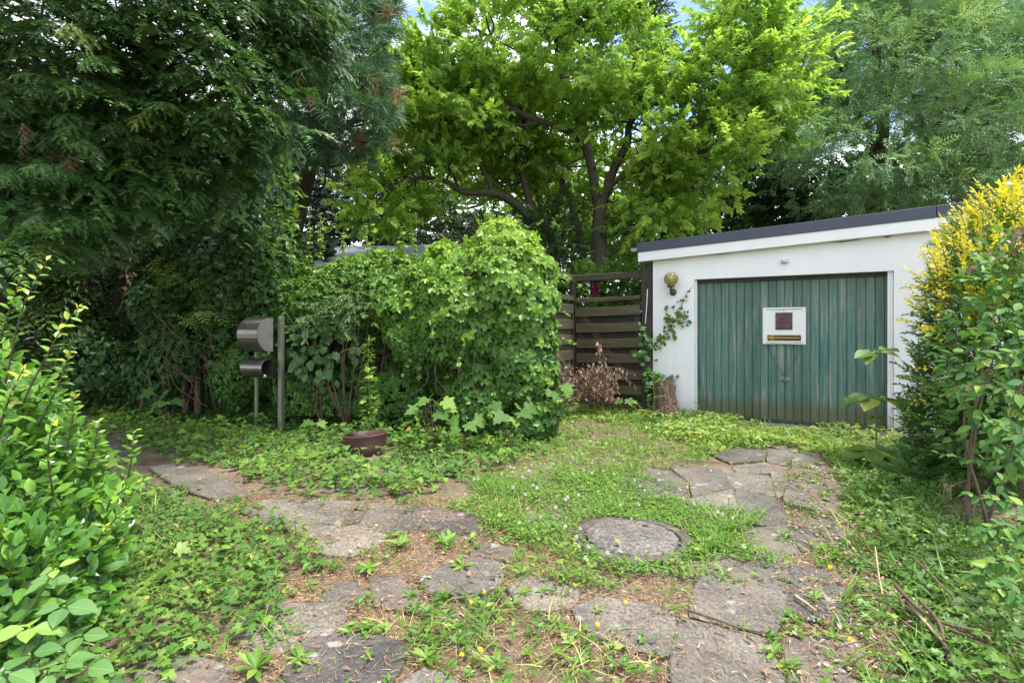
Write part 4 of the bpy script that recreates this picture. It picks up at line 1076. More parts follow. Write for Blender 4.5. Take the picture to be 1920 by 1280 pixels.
# --- main light green tree behind the gate
def tree_main():
    base = W(1122, 700, 11.0); base[2] = 0
    t = thing('broadleaf_tree', 'light green spreading tree with its dark forked trunk behind the gate', 'tree', base, group='light green trees behind the fence')
    tr = Acc(); allp = []
    def add(w, r0, r1, s=9):
        p, r = trunk_path(w, r0, r1); tr.tube(p, r, s, .5, 0.04); allp.append(p)
    g = (base[0], base[1], -0.05)
    tr2 = [(base[0], base[1], -.05), tuple(W(1122, 480, 11)), tuple(W(1127, 375, 11))]
    p = smooth_path([np.array(q) for q in tr2], 6); tr.tube(p, np.linspace(.185, .14, len(p)), 12, .5, .03); allp.append(p)
    add([(1120, 380, 11), (1108, 310, 10.9), (1092, 268, 10.8), (1060, 244, 10.6), (1010, 226, 10.3), (960, 205, 10.1), (918, 178, 9.9)], 0.10, .036)
    add([(1112, 320, 10.9), (1100, 270, 10.9), (1084, 230, 11), (1072, 190, 11), (1050, 130, 11.2), (1040, 60, 11.4), (1050, -20, 11.5)], .085, .03)
    add([(1130, 380, 11), (1150, 320, 10.9), (1175, 270, 10.7), (1180, 235, 10.6), (1205, 205, 10.4), (1260, 185, 10.1), (1320, 150, 9.8)], .10, .03)
    add([(1178, 250, 10.7), (1200, 150, 10.8), (1195, 60, 10.9), (1190, -30, 11)], .06, .025)
    add([(1128, 370, 11), (1170, 330, 10.6), (1240, 310, 10.2), (1310, 290, 9.9)], .06, .02)
    add([(1260, 185, 10.1), (1340, 130, 9.8), (1400, 70, 9.8), (1400, 0, 9.9)], .05, .02)
    add([(1010, 226, 10.3), (985, 235, 10.2), (965, 232, 10.1)], .035, .012, 6)
    add([(1072, 190, 11), (1040, 170, 11), (990, 110, 10.8), (920, 70, 10.6)], .04, .012, 6)
    ells = [E(1090, 110, 10.5, 2.0, 1.7, 1.35), E(930, 90, 10.4, 1.45, 1.4, 1.25), E(1395, 150, 9.7, 1.25, 1.1, 1.05), E(1250, 230, 9.9, 1.2, 1.1, 1.0),
            E(1190, 60, 11, 1.7, 1.5, 1.4), E(1330, 305, 10, .85, 1., .85), E(1225, 380, 10.4, .8, .8, .6), E(1395, 30, 10, .75, .8, .8), E(1480, 100, 9.5, .55, .5, .4),
            E(860, 190, 10.2, 1.0, 1.0, .8), E(1010, 250, 10.6, 1.0, .9, .6), E(1050, -60, 11, 2.2, 1.6, .9)]
    ac, P, D, N, C = crown(ells, 230, 26, .62, MAG, .36, .74, .15, .1, flat=.45, lo=.5, window=[(WIN, 11.3, .12)] + [(g_, 99, .0) for g_ in GAPS])
    limbs_to(tr, np.concatenate(allp), C, 120, .028)
    build('trunk', tr, M['bark'], t, True)
    near, rest = nearest_split(P, 300)
    build('crown', ac, M['magnolia'], t)['kind'] = 'stuff'
    return t, allp
t_main, main_pts = tree_main()

# --- leaning light green tree left of it
def tree_lean():
    base = np.array([1.0, 11.6, 0]); t = thing('broadleaf_tree', 'light green leaning tree with a low limb reaching left over the creeper', 'tree', base, group='light green trees behind the fence')
    tr = Acc(); allp = []
    def add(w, r0, r1, s=8):
        p, r = trunk_path(w, r0, r1); tr.tube(p, r, s, .5, 0.04); allp.append(p)
    p = smooth_path([base + (0, 0, -.05), W(1040, 470, 11.4), W(1002, 418, 11.2), W(962, 380, 11.0), W(925, 362, 10.7), W(870, 360, 10.4), W(835, 340, 10.2), W(788, 334, 10.0), W(740, 345, 9.8)], 5)
    tr.tube(p, np.linspace(.12, .022, len(p)), 10, .5, .04); allp.append(p)
    add([(1002, 418, 11.2), (985, 350, 11.3), (972, 300, 11.3), (955, 265, 11.3), (925, 262, 11)], .09, .03)
    add([(925, 362, 10.7), (912, 330, 10.7), (893, 300, 10.7), (870, 250, 10.8)], .05, .02)
    add([(1030, 450, 11.4), (1010, 380, 11.8), (990, 310, 12)], .06, .03)
    add([(1100, 520, 12), (1085, 430, 12), (1065, 370, 12), (1045, 335, 12), (1020, 345, 12)], .10, .03)
    add([(1060, 360, 12), (1052, 310, 12), (1050, 270, 12)], .05, .02)
    add([(860, 356, 10.4), (850, 330, 10.4), (842, 320, 10.4)], .035, .015)
    ells = [E(800, 300, 10.4, 1.0, 1.0, .75), E(740, 350, 10, .55, .6, .45), E(870, 230, 11, 1.4, 1.3, .75), E(950, 290, 12, 1.2, 1., .9), E(770, 210, 11, .8, .9, .75),
            E(725, 385, 9.8, .48, .45, .32), E(820, 140, 10.8, .9, .9, .8), E(1080, 330, 12.6, 1.2, .9, .8)]
    ac, P, D, N, C = crown(ells, 120, 26, .55, MAG, .35, .76, .15, .1, flat=.45, lo=.5, window=[(WIN, 11.6, .12)] + [(g_, 99, .0) for g_ in GAPS])
    limbs_to(tr, np.concatenate(allp), C, 70, .025)
    build('trunk', tr, M['bark'], t, True); build('crown', ac, M['magnolia'], t)['kind'] = 'stuff'
tree_lean()

# --- ash behind the garage
FRLF = (np.array([(0, 0, 0), (.19, .42, .02), (0, 1, -.1)]) * 1.0, np.array([(0, 1, 2)]), np.zeros(1))
FRLF2 = t_kite(1, .32, .10, .12)
FRLF = (np.array([(-.13, .1, .02), (.15, .35, .02), (0, 1, -.1)]), np.array([(0, 1, 2)]), np.zeros(1))
ASHF = [t_frond(FRLF, 6, .28, .35), t_frond(FRLF, 7, .26, .25), t_frond(FRLF, 6, .27, .5)]
ASHF2 = [t_frond(FRLF2, 6, .27, .35), t_frond(FRLF2, 7, .25, .25), t_frond(FRLF2, 6, .26, .5)]
def t_ashsprig(k=5):
    items = []
    for i in range(k):
        a = i * 2.4 + rng.normal(0, .3)
        D = np.array([math.cos(a) * .9, .75, math.sin(a) * .45 + .1]); items.append((ASHF[rng.integers(3)], (0, .1 * i / k, 0), D, (0, .2, 1) + rv(.2), rng.uniform(.75, 1.05), rng.normal(0, .06)))
    return compose(items)
ASH = [t_ashsprig() for _ in range(6)]
def tree_ash():
    base = np.array([9.2, 13.5, 0]); t = thing('ash_tree', 'tall grey green tree with feathery leaves behind the garage roof', 'tree', base)
    tr = Acc(); allp = []
    for w, r0, r1 in ([[(1640, 640, 13.5), (1650, 380, 13.3), (1655, 230, 13), (1645, 130, 13), (1640, 20, 13), (1630, -80, 13)], .17, .06],
                      [[(1670, 500, 13.4), (1745, 260, 12.9), (1775, 180, 12.9), (1800, 60, 13), (1810, -60, 13)], .12, .05],
                      [[(1655, 230, 13), (1672, 150, 12.8), (1690, 60, 12.8), (1710, -60, 12.8)], .08, .04],
                      [[(1650, 300, 13.2), (1600, 190, 13), (1560, 90, 13)], .07, .03],
                      [[(1740, 270, 12.9), (1720, 200, 12.5), (1700, 150, 12.2)], .06, .02],
                      [[(1760, 220, 12.9), (1830, 150, 12.5), (1900, 100, 12.2)], .07, .03]):
        p, r = trunk_path(w, r0, r1); tr.tube(p, r, 8, .5, .04); allp.append(p)
    ells = [E(1690, 150, 12.2, 2.1, 1.6, 1.7), E(1870, 250, 11.2, 1.7, 1.4, 1.3), E(1590, 290, 11.6, 1.1, 1.1, 1.0), E(1610, 70, 12.6, 1.4, 1.4, 1.4), E(1860, 60, 12.4, 2.0, 1.5, 1.5),
            E(1690, 345, 11.4, 1.5, .9, .65), E(1520, 240, 12.4, .8, .9, 1.1), E(1760, -60, 12.4, 2.6, 1.6, 1.2), E(1980, 150, 12, 1.6, 1.4, 2.), E(1820, 120, 12.2, 1.4, 1.2, 1.2)]
    ac, P, D, N, C = crown(ells, 260, 14, .72, ASH, .38, .55, .17, .1, flat=.36, lo=.5, up=.1, hang=.2)
    limbs_to(tr, np.concatenate(allp), C, 110, .026)
    build('trunk', tr, M['barkdark'], t, True)
    build('crown', ac, M['ash'], t)['kind'] = 'stuff'
    # the nearest leaves one by one
    CP, CN = sample_ells(ells, 1500, .97, 1.05, .95)
    CP = CP[(CN[:, 1] < -.15)]; CN = CN[(len(CN) - len(CP)):] if False else norm(CP - np.array([9.2, 12.8, 5.]))
    a, _ = nearest_split(CP, 260)
    D = norm(CN[a] * [1, 1, .2] + rng.normal(0, .5, (len(a), 3)) + [0, -.3, -.15]); N = norm(np.array([0, -.45, 1.]) + rng.normal(0, .2, (len(a), 3)))
    place_parts(t, 'frond', part_meshes('frond', ASHF2, (.45, .6, .75), M['ash']), CP[a], D, N, rng.uniform(.32, .42, len(a)))
tree_ash()

# --- dark evergreen, pine, yew, cypress on the left
DARK = [t_sprig(KITE, 16, .34, 65, .2) for _ in range(4)]
def tree_simple(name, label, base, ells, nclump, per, R, scale, mat, tint=.45, trunk_r=.15, temps=None, group=None, top=None, flat=.6, hang=.3, lo=.4, bark='barkdark', ctint=.15, nl=30, extra=None):
    base = np.array(base, float); t = thing(name, label, 'tree', base, group=group)
    tr = Acc(); c = np.mean([e[0] for e in ells], 0); top = c if top is None else np.array(top)
    p = smooth_path([base + (0, 0, -.05), base * .6 + np.array([top[0], top[1], 0]) * .4 + (0, 0, top[2] * .45), top], 6)
    tr.tube(p, np.linspace(trunk_r, trunk_r * .35, len(p)), 8, .5, .05)
    for q in (extra or []):
        pp, r = trunk_path(q[0], q[1], q[2]); tr.tube(pp, r, 7, .5, .05)
    ac, P, D, N, C = crown(ells, nclump, per, R, temps or DARK, scale, tint, ctint, .09, flat=flat, lo=lo, hang=hang)
    limbs_to(tr, p, C, nl, trunk_r * .22)
    build('trunk', tr, M[bark], t, True); build('crown', ac, M[mat], t)['kind'] = 'stuff'
    return t
tree_simple('evergreen_tree', 'dark evergreen tree standing behind the grey shed roof', (-4.2, 15.5, 0), [E(680, 390, 15, 2.2, 1.5, 1.7), E(590, 350, 15, 1.4, 1.2, 1.6), E(800, 420, 14.5, 1.4, 1.2, 1.0), E(880, 440, 15, 1.0, 1.0, .8)], 110, 24, .7, .36, 'darktree', .35, .2)
MID = [t_sprig(KITE, 14, .36, 62, .25, tipy=.15) for _ in range(4)]
grp = 'background trees behind the garden'
bt = [('slim dark green tree close behind the left end of the garage roof', (1240, 430, 13.5), [E(1235, 430, 13.5, .9, .8, 1.1), E(1270, 350, 13.8, 1.0, .8, 1.0)], 'backtree', .40, 60),
      ('deep green tree between the light tree and the feathery tree', (1400, 430, 15), [E(1400, 330, 15, 1.3, 1.1, 1.8), E(1340, 420, 14.5, 1.2, 1.0, .8), E(1450, 230, 15.5, 1.1, 1.0, 1.4)], 'backdark', .50, 90),
      ('dark bushy tree low behind the middle of the garage roof', (1520, 430, 14.5), [E(1500, 390, 14.5, 1.2, 1.0, 1.0), E(1600, 400, 14.5, 1.3, 1.0, .8)], 'backdark', .30, 60),
      ('shaded tree filling the gap beneath the feathery tree', (1750, 430, 15), [E(1720, 350, 15, 2.2, 1.2, 1.3), E(1880, 360, 15, 2.0, 1.2, 1.3)], 'backdark', .30, 80),
      ('fresh green tree far behind the leaning limb', (900, 430, 17), [E(900, 390, 17, 1.8, 1.2, 1.3), E(990, 430, 17, 1.6, 1.2, 1.2), E(840, 330, 18, 1.4, 1.2, 1.2)], 'backtree', .60, 80),
      ('yellowish green tree far behind the main trunk', (1080, 430, 19), [E(1060, 350, 19, 2.0, 1.4, 2.0), E(1150, 440, 18, 1.3, 1.0, .9), E(1000, 230, 19, 1.8, 1.4, 1.8)], 'backtree', .55, 110),
      ('tall thin tree whose top stands in the blue sky gap', (1215, 100, 21), [E(1205, 60, 21, .8, .8, 1.6), E(1205, -20, 21, .7, .7, 1.2)], 'backdark', .55, 45),
      ('broad green tree far behind on the skyline', (800, 200, 24), [E(800, 210, 24, 3.0, 2.0, 2.6), E(900, 120, 24, 2.6, 1.8, 1.8)], 'backtree', .45, 90),
      ('tall pale green tree far behind the right crown', (1560, 150, 22), [E(1620, 130, 22, 2.0, 1.6, 2.8), E(1700, 80, 22, 3.0, 1.6, 2.6)], 'backtree', .5, 90),
      ('tall green tree on the skyline at the right behind the feathery tree', (1850, 150, 21), [E(1850, 130, 21, 2.6, 1.6, 2.6), E(1760, 20, 21, 2.2, 1.6, 2.0), E(1920, 10, 21, 2., 1.6, 2.)], 'backdark', .6, 120),
      ('distant green tree beyond the yew', (420, 350, 22), [E(380, 300, 22, 3.5, 2., 2.2), E(200, 250, 22, 3.5, 2., 2.6), E(560, 250, 22, 2.5, 2., 2.)], 'backdark', .45, 120)]
for lab, w, ells, mt, tint, nc in bt:
    b = W(*w); b[2] = 0
    tree_simple('background_tree', lab, b, ells, nc, 20, .75, .42, mt, tint, .14, MID, grp, lo=.35, nl=20)

BIGS = [t_sprig([t_kite(1, .6, .1, .1)], 9, .50, 60, .3) for _ in range(3)]
for lab, w, ells in (('dark leafy tree closing the gap under the yew at the far left', (60, 500, 12.5), [E(20, 500, 12.5, 2.2, 1., 2.6), E(200, 520, 12.8, 1.8, 1., 2.2), E(-160, 480, 12, 2, 1, 2.6)]), ('dark leafy tree behind the ivy thicket and mailbox', (400, 500, 12.5), [E(380, 520, 12.5, 1.9, 1., 2.0), E(520, 560, 12.2, 1.4, 1., 1.3), E(300, 420, 12.8, 1.6, 1, 1.4)])):
    b = W(*w); b[2] = 0; tree_simple('background_tree', lab, b, ells, 140, 18, .75, .62, 'darktree', .35, .14, BIGS, grp, lo=.3, nl=20)

# pine with long blue-green needles
WH = [t_whorl() for _ in range(5)]
def tree_pine():
    base = np.array([-4.2, 9.6, 0]); t = thing('pine_tree', 'blue green pine with long tufted needles beside the dark yew', 'tree', base)
    ells = [E(665, 190, 8.2, .72, .75, .95), E(610, 60, 8.3, 1.1, .9, 1.0), E(700, 70, 8.4, .45, .5, .6), E(590, 240, 8.3, .6, .6, .6), E(720, -20, 8.6, .35, .5, .4), E(560, -80, 8.6, 1.2, 1., .8)]
    tr = Acc(); p = smooth_path([base + (0, 0, -.05), base + (.3, -.3, 2.5), W(600, 200, 9), W(590, -120, 9)], 6); tr.tube(p, np.linspace(.2, .08, len(p)), 9, .5, .05)
    C, O = sample_ells(ells, 120, .5, .95, .8); limbs_to(tr, p, C, 90, .03)
    ac = Acc()
    P, Nn = sample_ells(ells, 1000, .6, 1.04, .75)
    D = norm(Nn + rng.normal(0, .45, P.shape) + [0, -.1, .25]); tint = np.clip(rng.normal(.5, .13, len(P)), 0, .92); tint[rng.uniform(0, 1, len(P)) < .035] = 1.0
    scatter(ac, WH, P, D, rng.normal(0, 1, P.shape), rng.uniform(.20, .30, len(P)), tint)
    build('trunk', tr, M['barkdark'], t, True); build('crown', ac, M['pine'], t)['kind'] = 'stuff'
    n, _ = nearest_split(P[:0], 0) if False else (None, None)
tree_pine()

# yew
YEW = [t_yew() for _ in range(6)]
YEWIN = [t_yew(8, .3, 3, .7) for _ in range(3)]
def tree_yew():
    base = np.array([-7.0, 6.9, 0]); t = thing('yew_tree', 'large dark yew overhanging with drooping flat needle sprays', 'tree', base)
    ells = [E(120, 130, 5.0, 1.5, 1.0, 1.2), E(330, 90, 5.2, 1.3, 1.0, 1.1), E(445, 205, 5.2, .54, .7, .50), E(140, 330, 5.1, 1.2, 1., .55), E(10, 400, 4.6, .75, .6, .45),
            E(300, 315, 5.5, .9, .9, .36), E(-120, 200, 5., 1.2, 1.2, 1.2), E(520, 50, 5.6, .75, .8, .6), E(410, 275, 5.6, .55, .7, .30), E(60, 445, 4.4, .28, .3, .16), E(120, 380, 5.8, 1.1, .8, .35), E(20, 420, 6.0, 1.0, .8, .45)]
    top = [E(200, -230, 5.6, 2.4, 1.8, 1.1), E(-250, 100, 6.2, 2., 2., 2.)]
    tr = Acc(); p = smooth_path([base + (0, 0, -.05), base + (.1, 0, 2.), base + (.1, -.1, 4.5), base + (.2, -.3, 7.)], 6); tr.tube(p, np.linspace(.30, .10, len(p)), 10, .5, .06)
    C, O = sample_ells(ells, 160, .3, .6, .8); limbs_to(tr, p, C, 34, .035)
    ac = Acc()
    def put(P, Nn, s0, s1, TT=YEW, tm=.5):
        hor = norm(P * [1, 1, 0] - (base + [1.2, .4, 0]) * [1, 1, 0])
        D = norm(hor * .5 + Nn * [.5, .5, .1] + rng.normal(0, .36, P.shape) + [0.1, -.1, -.30]); N = norm(np.array([0, -.25, 1.]) + hor * .45 + Nn * .2 + rng.normal(0, .28, P.shape))
        tint = np.clip(rng.normal(tm, .14, len(P)), 0, 1)
        scatter(ac, TT, P, D, N, rng.uniform(s0, s1, len(P)), tint)
    Eb, Nb = sample_ells(ells, 460, .88, 1.06, .86); k = in_frame(Eb, .12) & (Nb[:, 1] < .4); Eb, Nb = Eb[k], Nb[k]
    axis = base + [1.6, .2, 0]; bough = Acc()
    for e, nb in zip(Eb, Nb):             # each bough: a drooping line with sprays along both sides
        h = norm(np.array([e[0] - axis[0], e[1] - axis[1], 0]) + nb * [.8, .8, 0]); L = rng.uniform(.7, 1.25)
        s0 = e - h * L + np.array([0, 0, rng.uniform(.0, .25)]); mid = (s0 + e) / 2 + np.array([0, 0, rng.uniform(.02, .12)]); path = smooth_path([s0, mid, e], 9)
        bough.tube(path[::3], np.linspace(.010, .003, len(path[::3])), 4)
        m = 12; tt = np.linspace(.22, 1, m); ii = (tt * (len(path) - 1)).astype(int); q = path[ii]; sd = np.where(np.arange(m) % 2, 1., -1.); sv = np.cross(h, [0, 0, 1])
        D = norm(h * .75 + np.outer(sd * (1.05 - .7 * tt), sv) + np.array([0, 0, -.38]) + rng.normal(0, .16, (m, 3))); N = norm(np.array([0, -.12, 1.]) + h * .4 + rng.normal(0, .18, (m, 3)))
        scatter(ac, YEW, q, D, N, rng.uniform(.21, .36, m) * (1.1 - .35 * tt), np.clip(rng.normal(.47, .15) + rng.normal(0, .06, m) + .12 * (tt - .5), 0, 1))
    build('limb', bough, M['barkdark'], t)['kind'] = 'stuff'
    P, Nn = sample_ells(ells, 1500, .2, .68, .3); k = in_frame(P, .10); put(P[k], Nn[k], .40, .65, YEWIN, .4)
    P, Nn = sample_ells(top, 300, .55, 1.0, .75); put(P, Nn, .8, 1.3, YEWIN, .4)
    build('trunk', tr, M['barkdark'], t, True); build('crown', ac, M['yew'], t)['kind'] = 'stuff'
    br = Acc()                          # a few dead brown tips
    for q in ((85, 240, 4.4), (100, 290, 4.5), (110, 60, 4.6), (150, 295, 4.5), (560, 140, 5.2), (25, 70, 4.4)):
        c = W(*q); scatter(br, YEW, c[None] + rng.normal(0, .06, (2, 3)), np.array([[.2, -.2, -.9], [-.3, -.2, -.6]]), np.array([[0, -.5, 1.]] * 2), .16, .3)
    build('dead_spray', br, M['deadleaf'], t)['kind'] = 'stuff'
tree_yew()

CYP = [t_cypress() for _ in range(4)]
def cypress():
    base = np.array([-6.4, 8.6, 0]); t = thing('cypress_hedge', 'dark overgrown cypress hedge in deep shade under the yew', 'hedge', base)
    ells = [E(150, 560, 9.2, 1.7, .7, 2.0), E(-40, 560, 8.6, 1.4, .7, 2.0), E(300, 500, 9.3, 1.2, .7, 2.1), E(440, 560, 9.2, 1., .6, 1.6), E(60, 420, 9., 1.4, .7, 1.4), E(220, 400, 9.3, 1.4, .7, 1.), E(330, 690, 8.9, 1.6, .5, 1.0), E(80, 690, 8.7, 1.6, .5, 1.0), E(520, 640, 9.0, 1., .5, 1.3), E(60, 480, 10.6, 2.6, .6, 2.8), E(-60, 640, 9.8, 2., .6, 1.6), E(300, 520, 10.6, 2.2, .6, 2.2)]
    P, Nn = sample_ells(ells, 3600, .7, 1.03, .8, zmin=.1); P = P[:]; k = Nn[:, 1] < .5; P, Nn = P[k], Nn[k]
    D = norm(Nn * .7 + rng.normal(0, .3, P.shape) + [0, 0, -.35]); N = norm(np.array([0, -.3, 1.]) + rng.normal(0, .25, P.shape))
    ac = Acc(); scatter(ac, CYP, P, D, N, rng.uniform(.32, .60, len(P)), np.clip(rng.normal(.3, .12, len(P)), 0, .6))
    tr = Acc()
    for x in np.linspace(-8.5, -4.4, 7): 
        q = np.array([x, 8.9 + rng.uniform(-.3, .2), 0]); tr.tube(smooth_path([q, q + rv(.08) + (0, 0, 1.2), q + rv(.15) + (0, 0, 3.0)], 4), np.linspace(.09, .04, 9), 7, .5, .08)
    build('trunk', tr, M['barkdark'], t, True)['kind'] = 'stuff'; build('foliage', ac, M['thuja'], t)['kind'] = 'stuff'
    pm = part_meshes('spray', CYP[:3], (.62, .75, .9), M['thuja'])
    sp = []
    for (x, y, d, w, h, n) in ((330, 520, 7.6, .34, .16, 26), (385, 530, 7.6, .24, .10, 22), (380, 590, 7.5, .28, .09, 26), (300, 490, 7.8, .25, .15, 12), (290, 640, 7.7, .15, .1, 6)):
        c = W(x, y, d); sp.append(c + rng.normal(0, 1, (n, 3)) * [w * .55, .12, h * .6])
    sp = np.concatenate(sp); D = norm(np.array([.25, -.5, -.25]) + rng.normal(0, .4, sp.shape)); N = norm(np.array([0, -.5, 1.]) + rng.normal(0, .2, sp.shape))
    place_parts(t, 'spray', pm, sp, D, N, rng.uniform(.16, .27, len(sp)))
cypress()
# ------------------------------------------------------------------ creeper hedge, ivy column, shrubs
LFT = (t_kite(1, .66, .16, .12)[0] * [1, 1, 1] + np.array([[0, 0, 0], [0, .08, 0], [0, 0, 0], [0, .08, 0]]), *t_kite()[1:])
LFT3 = t_leaf(1, .66, .12, .14, 3, 1.05)
PALM = [t_palm5(LFT) for _ in range(5)]
PALMN = [t_palm5(LFT3) for _ in range(3)]
IVY = [t_ivy(0, .1), t_ivy(0, .25), t_ivy(0, -.1)]
MAPLE = [t_maple()]

def drape(P, Nn, hang=.9, out=.45, jit=.3):
    """direction and normal of leaves that lie over a surface like shingles, tips down"""
    n = len(P); N = norm(Nn + [0, -.1, .40] + rng.normal(0, jit, (n, 3)))
    D = norm(np.array([0, 0, -hang]) + Nn * out + rng.normal(0, .5, (n, 3)))
    return D, N

def creeper_mound():
    base = np.array([-.15, 6.9, 0]); t = thing('creeper_hedge', 'tall rounded mound of bright five-leaved creeper beside the gate', 'hedge', base)
    ells = [E(945, 550, 6.95, .68, .7, .88), E(860, 575, 6.95, .75, .65, .78), E(790, 600, 7.0, .5, .5, .6), E(975, 680, 6.75, .42, .5, .62), E(985, 560, 6.8, .42, .55, .80), E(1000, 790, 6.6, .3, .35, .4), E(905, 745, 6.75, .45, .4, .45)]
    P, Nn = sample_ells(ells, 10500, .80, 1.05, .84, zmin=.12)
    k = (Nn[:, 1] < .75); P, Nn = P[k], Nn[k]
    P = P + Nn * (0.075 * np.sin(P[:, 0] * 7 + 2 * np.sin(P[:, 2] * 6)) * np.cos(P[:, 2] * 8))[:, None]
    # hollow lower left face where bare stems show
    hol = (P[:, 2] < 1.0) & (P[:, 0] < -.60) & (Nn[:, 1] < .3) & (rng.uniform(0, 1, len(P)) < .5); P, Nn = P[~hol], Nn[~hol]
    D, N = drape(P, Nn)
    tint = np.clip(.36 + .42 * np.clip((P[:, 2] - 1.6), -.5, 1.1) + rng.normal(0, .13, len(P)) + .12 * (rng.uniform(0, 1, len(P)) < .06), 0, .97)  # tint rises with height: the top's highlight is put into the leaf colour
    S = rng.uniform(.105, .175, len(P))
    front = np.nonzero(Nn[:, 1] < .3)[0]; a, _ = nearest_split(P[front], 290); a = front[a]
    rest = np.setdiff1d(np.arange(len(P)), a)
    tl = (.2, .36, .5, .64, .8); pm = part_meshes('leaf', PALMN, tl, M['creeper'])
    wh = [int(np.argmin([abs(tint[i] - q) for q in tl])) + 5 * rng.integers(3) for i in a]
    place_parts(t, 'leaf', pm, P[a] + Nn[a] * .015, D[a], N[a], S[a] * 1.1, wh)
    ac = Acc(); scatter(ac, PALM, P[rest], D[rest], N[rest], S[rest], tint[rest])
    st = Acc(); sl = Acc()
    for k in range(110):                 # runners trailing off the top and sides
        i = rng.integers(len(P)); p0 = P[i]; L = rng.uniform(.1, .40)
        e = p0 + norm(Nn[i] + [0, 0, -.2] + rv(.3)) * L + [0, 0, -.05]; st.tube(smooth_path([p0, (p0 + e) / 2 + (0, 0, .04), e], 3), .003, 4)
        q = p0 + (e - p0) * rng.uniform(.3, 1, 4)[:, None]; scatter(ac, PALM, q, norm(rng.normal(0, .4, (4, 3)) + norm(e - p0)), norm(rng.normal(0, .3, (4, 3)) + [0, -.4, 1]), rng.uniform(.04, .08, 4), .75)
    for k in range(12):                 # bare woody stems hanging in the hollow
        x = rng.uniform(780, 960); p0 = W(x, rng.uniform(600, 660), 6.55 + rng.uniform(-.15, .35)); p1 = W(x + rng.normal(0, 22), rng.uniform(740, 830), 6.5 + rng.uniform(-.15, .3))
        st.tube(smooth_path([p0, (p0 + p1) / 2 + rv(.10), (p0 + 3 * p1) / 4 + rv(.09), p1], 4), rng.uniform(.003, .009), 5)
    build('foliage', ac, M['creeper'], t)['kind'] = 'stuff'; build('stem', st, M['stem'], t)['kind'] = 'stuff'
creeper_mound()

def creeper_bank():
    base = np.array([-2.2, 7.6, 0]); t = thing('creeper_hedge', 'lower creeper bank between the mailbox and the bright mound', 'hedge', base)
    ells = [E(795, 560, 7.3, .75, .6, .55), E(660, 560, 7.6, .85, .6, .55), E(565, 590, 7.8, .6, .5, .8), E(720, 540, 7.5, .7, .5, .5), E(830, 690, 7.35, .4, .3, .45), E(470, 690, 7.6, .5, .4, .45), E(720, 700, 7.75, .8, .2, .6), E(650, 745, 7.35, .5, .25, .40), E(745, 745, 7.1, .4, .25, .35), E(560, 760, 7.3, .3, .25, .35)]
    P, Nn = sample_ells(ells, 11500, .78, 1.06, .84, zmin=.2); k = (Nn[:, 1] < .7); P, Nn = P[k], Nn[k]
    P = P + Nn * (0.09 * np.sin(P[:, 0] * 5) * np.cos(P[:, 2] * 6))[:, None]
    D, N = drape(P, Nn); tint = np.clip(.30 + .35 * np.clip(P[:, 2] - 1.9, -.5, .5) + rng.normal(0, .13, len(P)), 0, .98); S = rng.uniform(.08, .13, len(P))
    front = np.nonzero(Nn[:, 1] < .2)[0]; a, _ = nearest_split(P[front], 200); a = front[a]; rest = np.setdiff1d(np.arange(len(P)), a)
    pm = part_meshes('leaf', PALMN, (.15, .3, .45), M['creeper']); place_parts(t, 'leaf', pm, P[a], D[a], N[a], S[a] * 1.1)
    ac = Acc(); scatter(ac, PALM, P[rest], D[rest], N[rest], S[rest], tint[rest])
    lf = Acc()
    for k in range(150):                 # larger plain leaves of a shrub growing through
        c = W(rng.uniform(690, 830), rng.uniform(500, 610), 6.75 + rng.uniform(-.1, .2)); scatter(ac, LEAF3, c[None], norm(rng.normal(0, .5, (1, 3)) + [0, -.3, -.5]), norm(rng.normal(0, .3, (1, 3)) + [0, -.7, .7]), .11, .4)
    for (x, y0, y1, d, mp) in ((578, 490, 388, 7.5, 0), (600, 470, 400, 7.5, 0), (545, 470, 365, 7.4, 0), (705, 490, 420, 7.3, 1), (757, 480, 425, 7.3, 1), (785, 485, 438, 7.2, 0), (640, 480, 435, 7.4, 0), (690, 470, 425, 7.5, 0)):
        p0, p1 = W(x, y0 + 20, d), W(x + rng.normal(0, 6), y1, d); path = smooth_path([p0, (p0 + p1) / 2 + rv(.03), p1], 4); lf.tube(path, .006, 5)
        m = 13; tt = np.linspace(.1, 1, m); q = p0 + (p1 - p0) * tt[:, None] + rng.normal(0, .012, (m, 3)); aa = np.arange(m) * 2.4
        scatter(ac, MAPLE if mp else PALM, q, np.stack([np.cos(aa), np.sin(aa), np.full(m, -.35)], -1), norm(np.array([0, -.3, 1.]) + rng.normal(0, .25, (m, 3))), (.13 if mp else .13) * (1.1 - .6 * tt), .62 + .25 * tt)
    st = Acc()
    for k in range(18):
        x = rng.uniform(540, 860); p0 = W(x, rng.uniform(590, 640), 7.4 + rng.uniform(-.2, .2)); p1 = W(x + rng.normal(0, 25), rng.uniform(720, 780), 7.2 + rng.uniform(-.2, .2)); st.tube(smooth_path([p0, (p0 + p1) / 2 + rv(.08), p1], 4), rng.uniform(.003, .009), 5)
    build('foliage', ac, M['creeper'], t)['kind'] = 'stuff'; build('stem', st, M['stem'], t)['kind'] = 'stuff'; build('shoot_stem', lf, M['greenstem'], t)['kind'] = 'stuff'
creeper_bank()

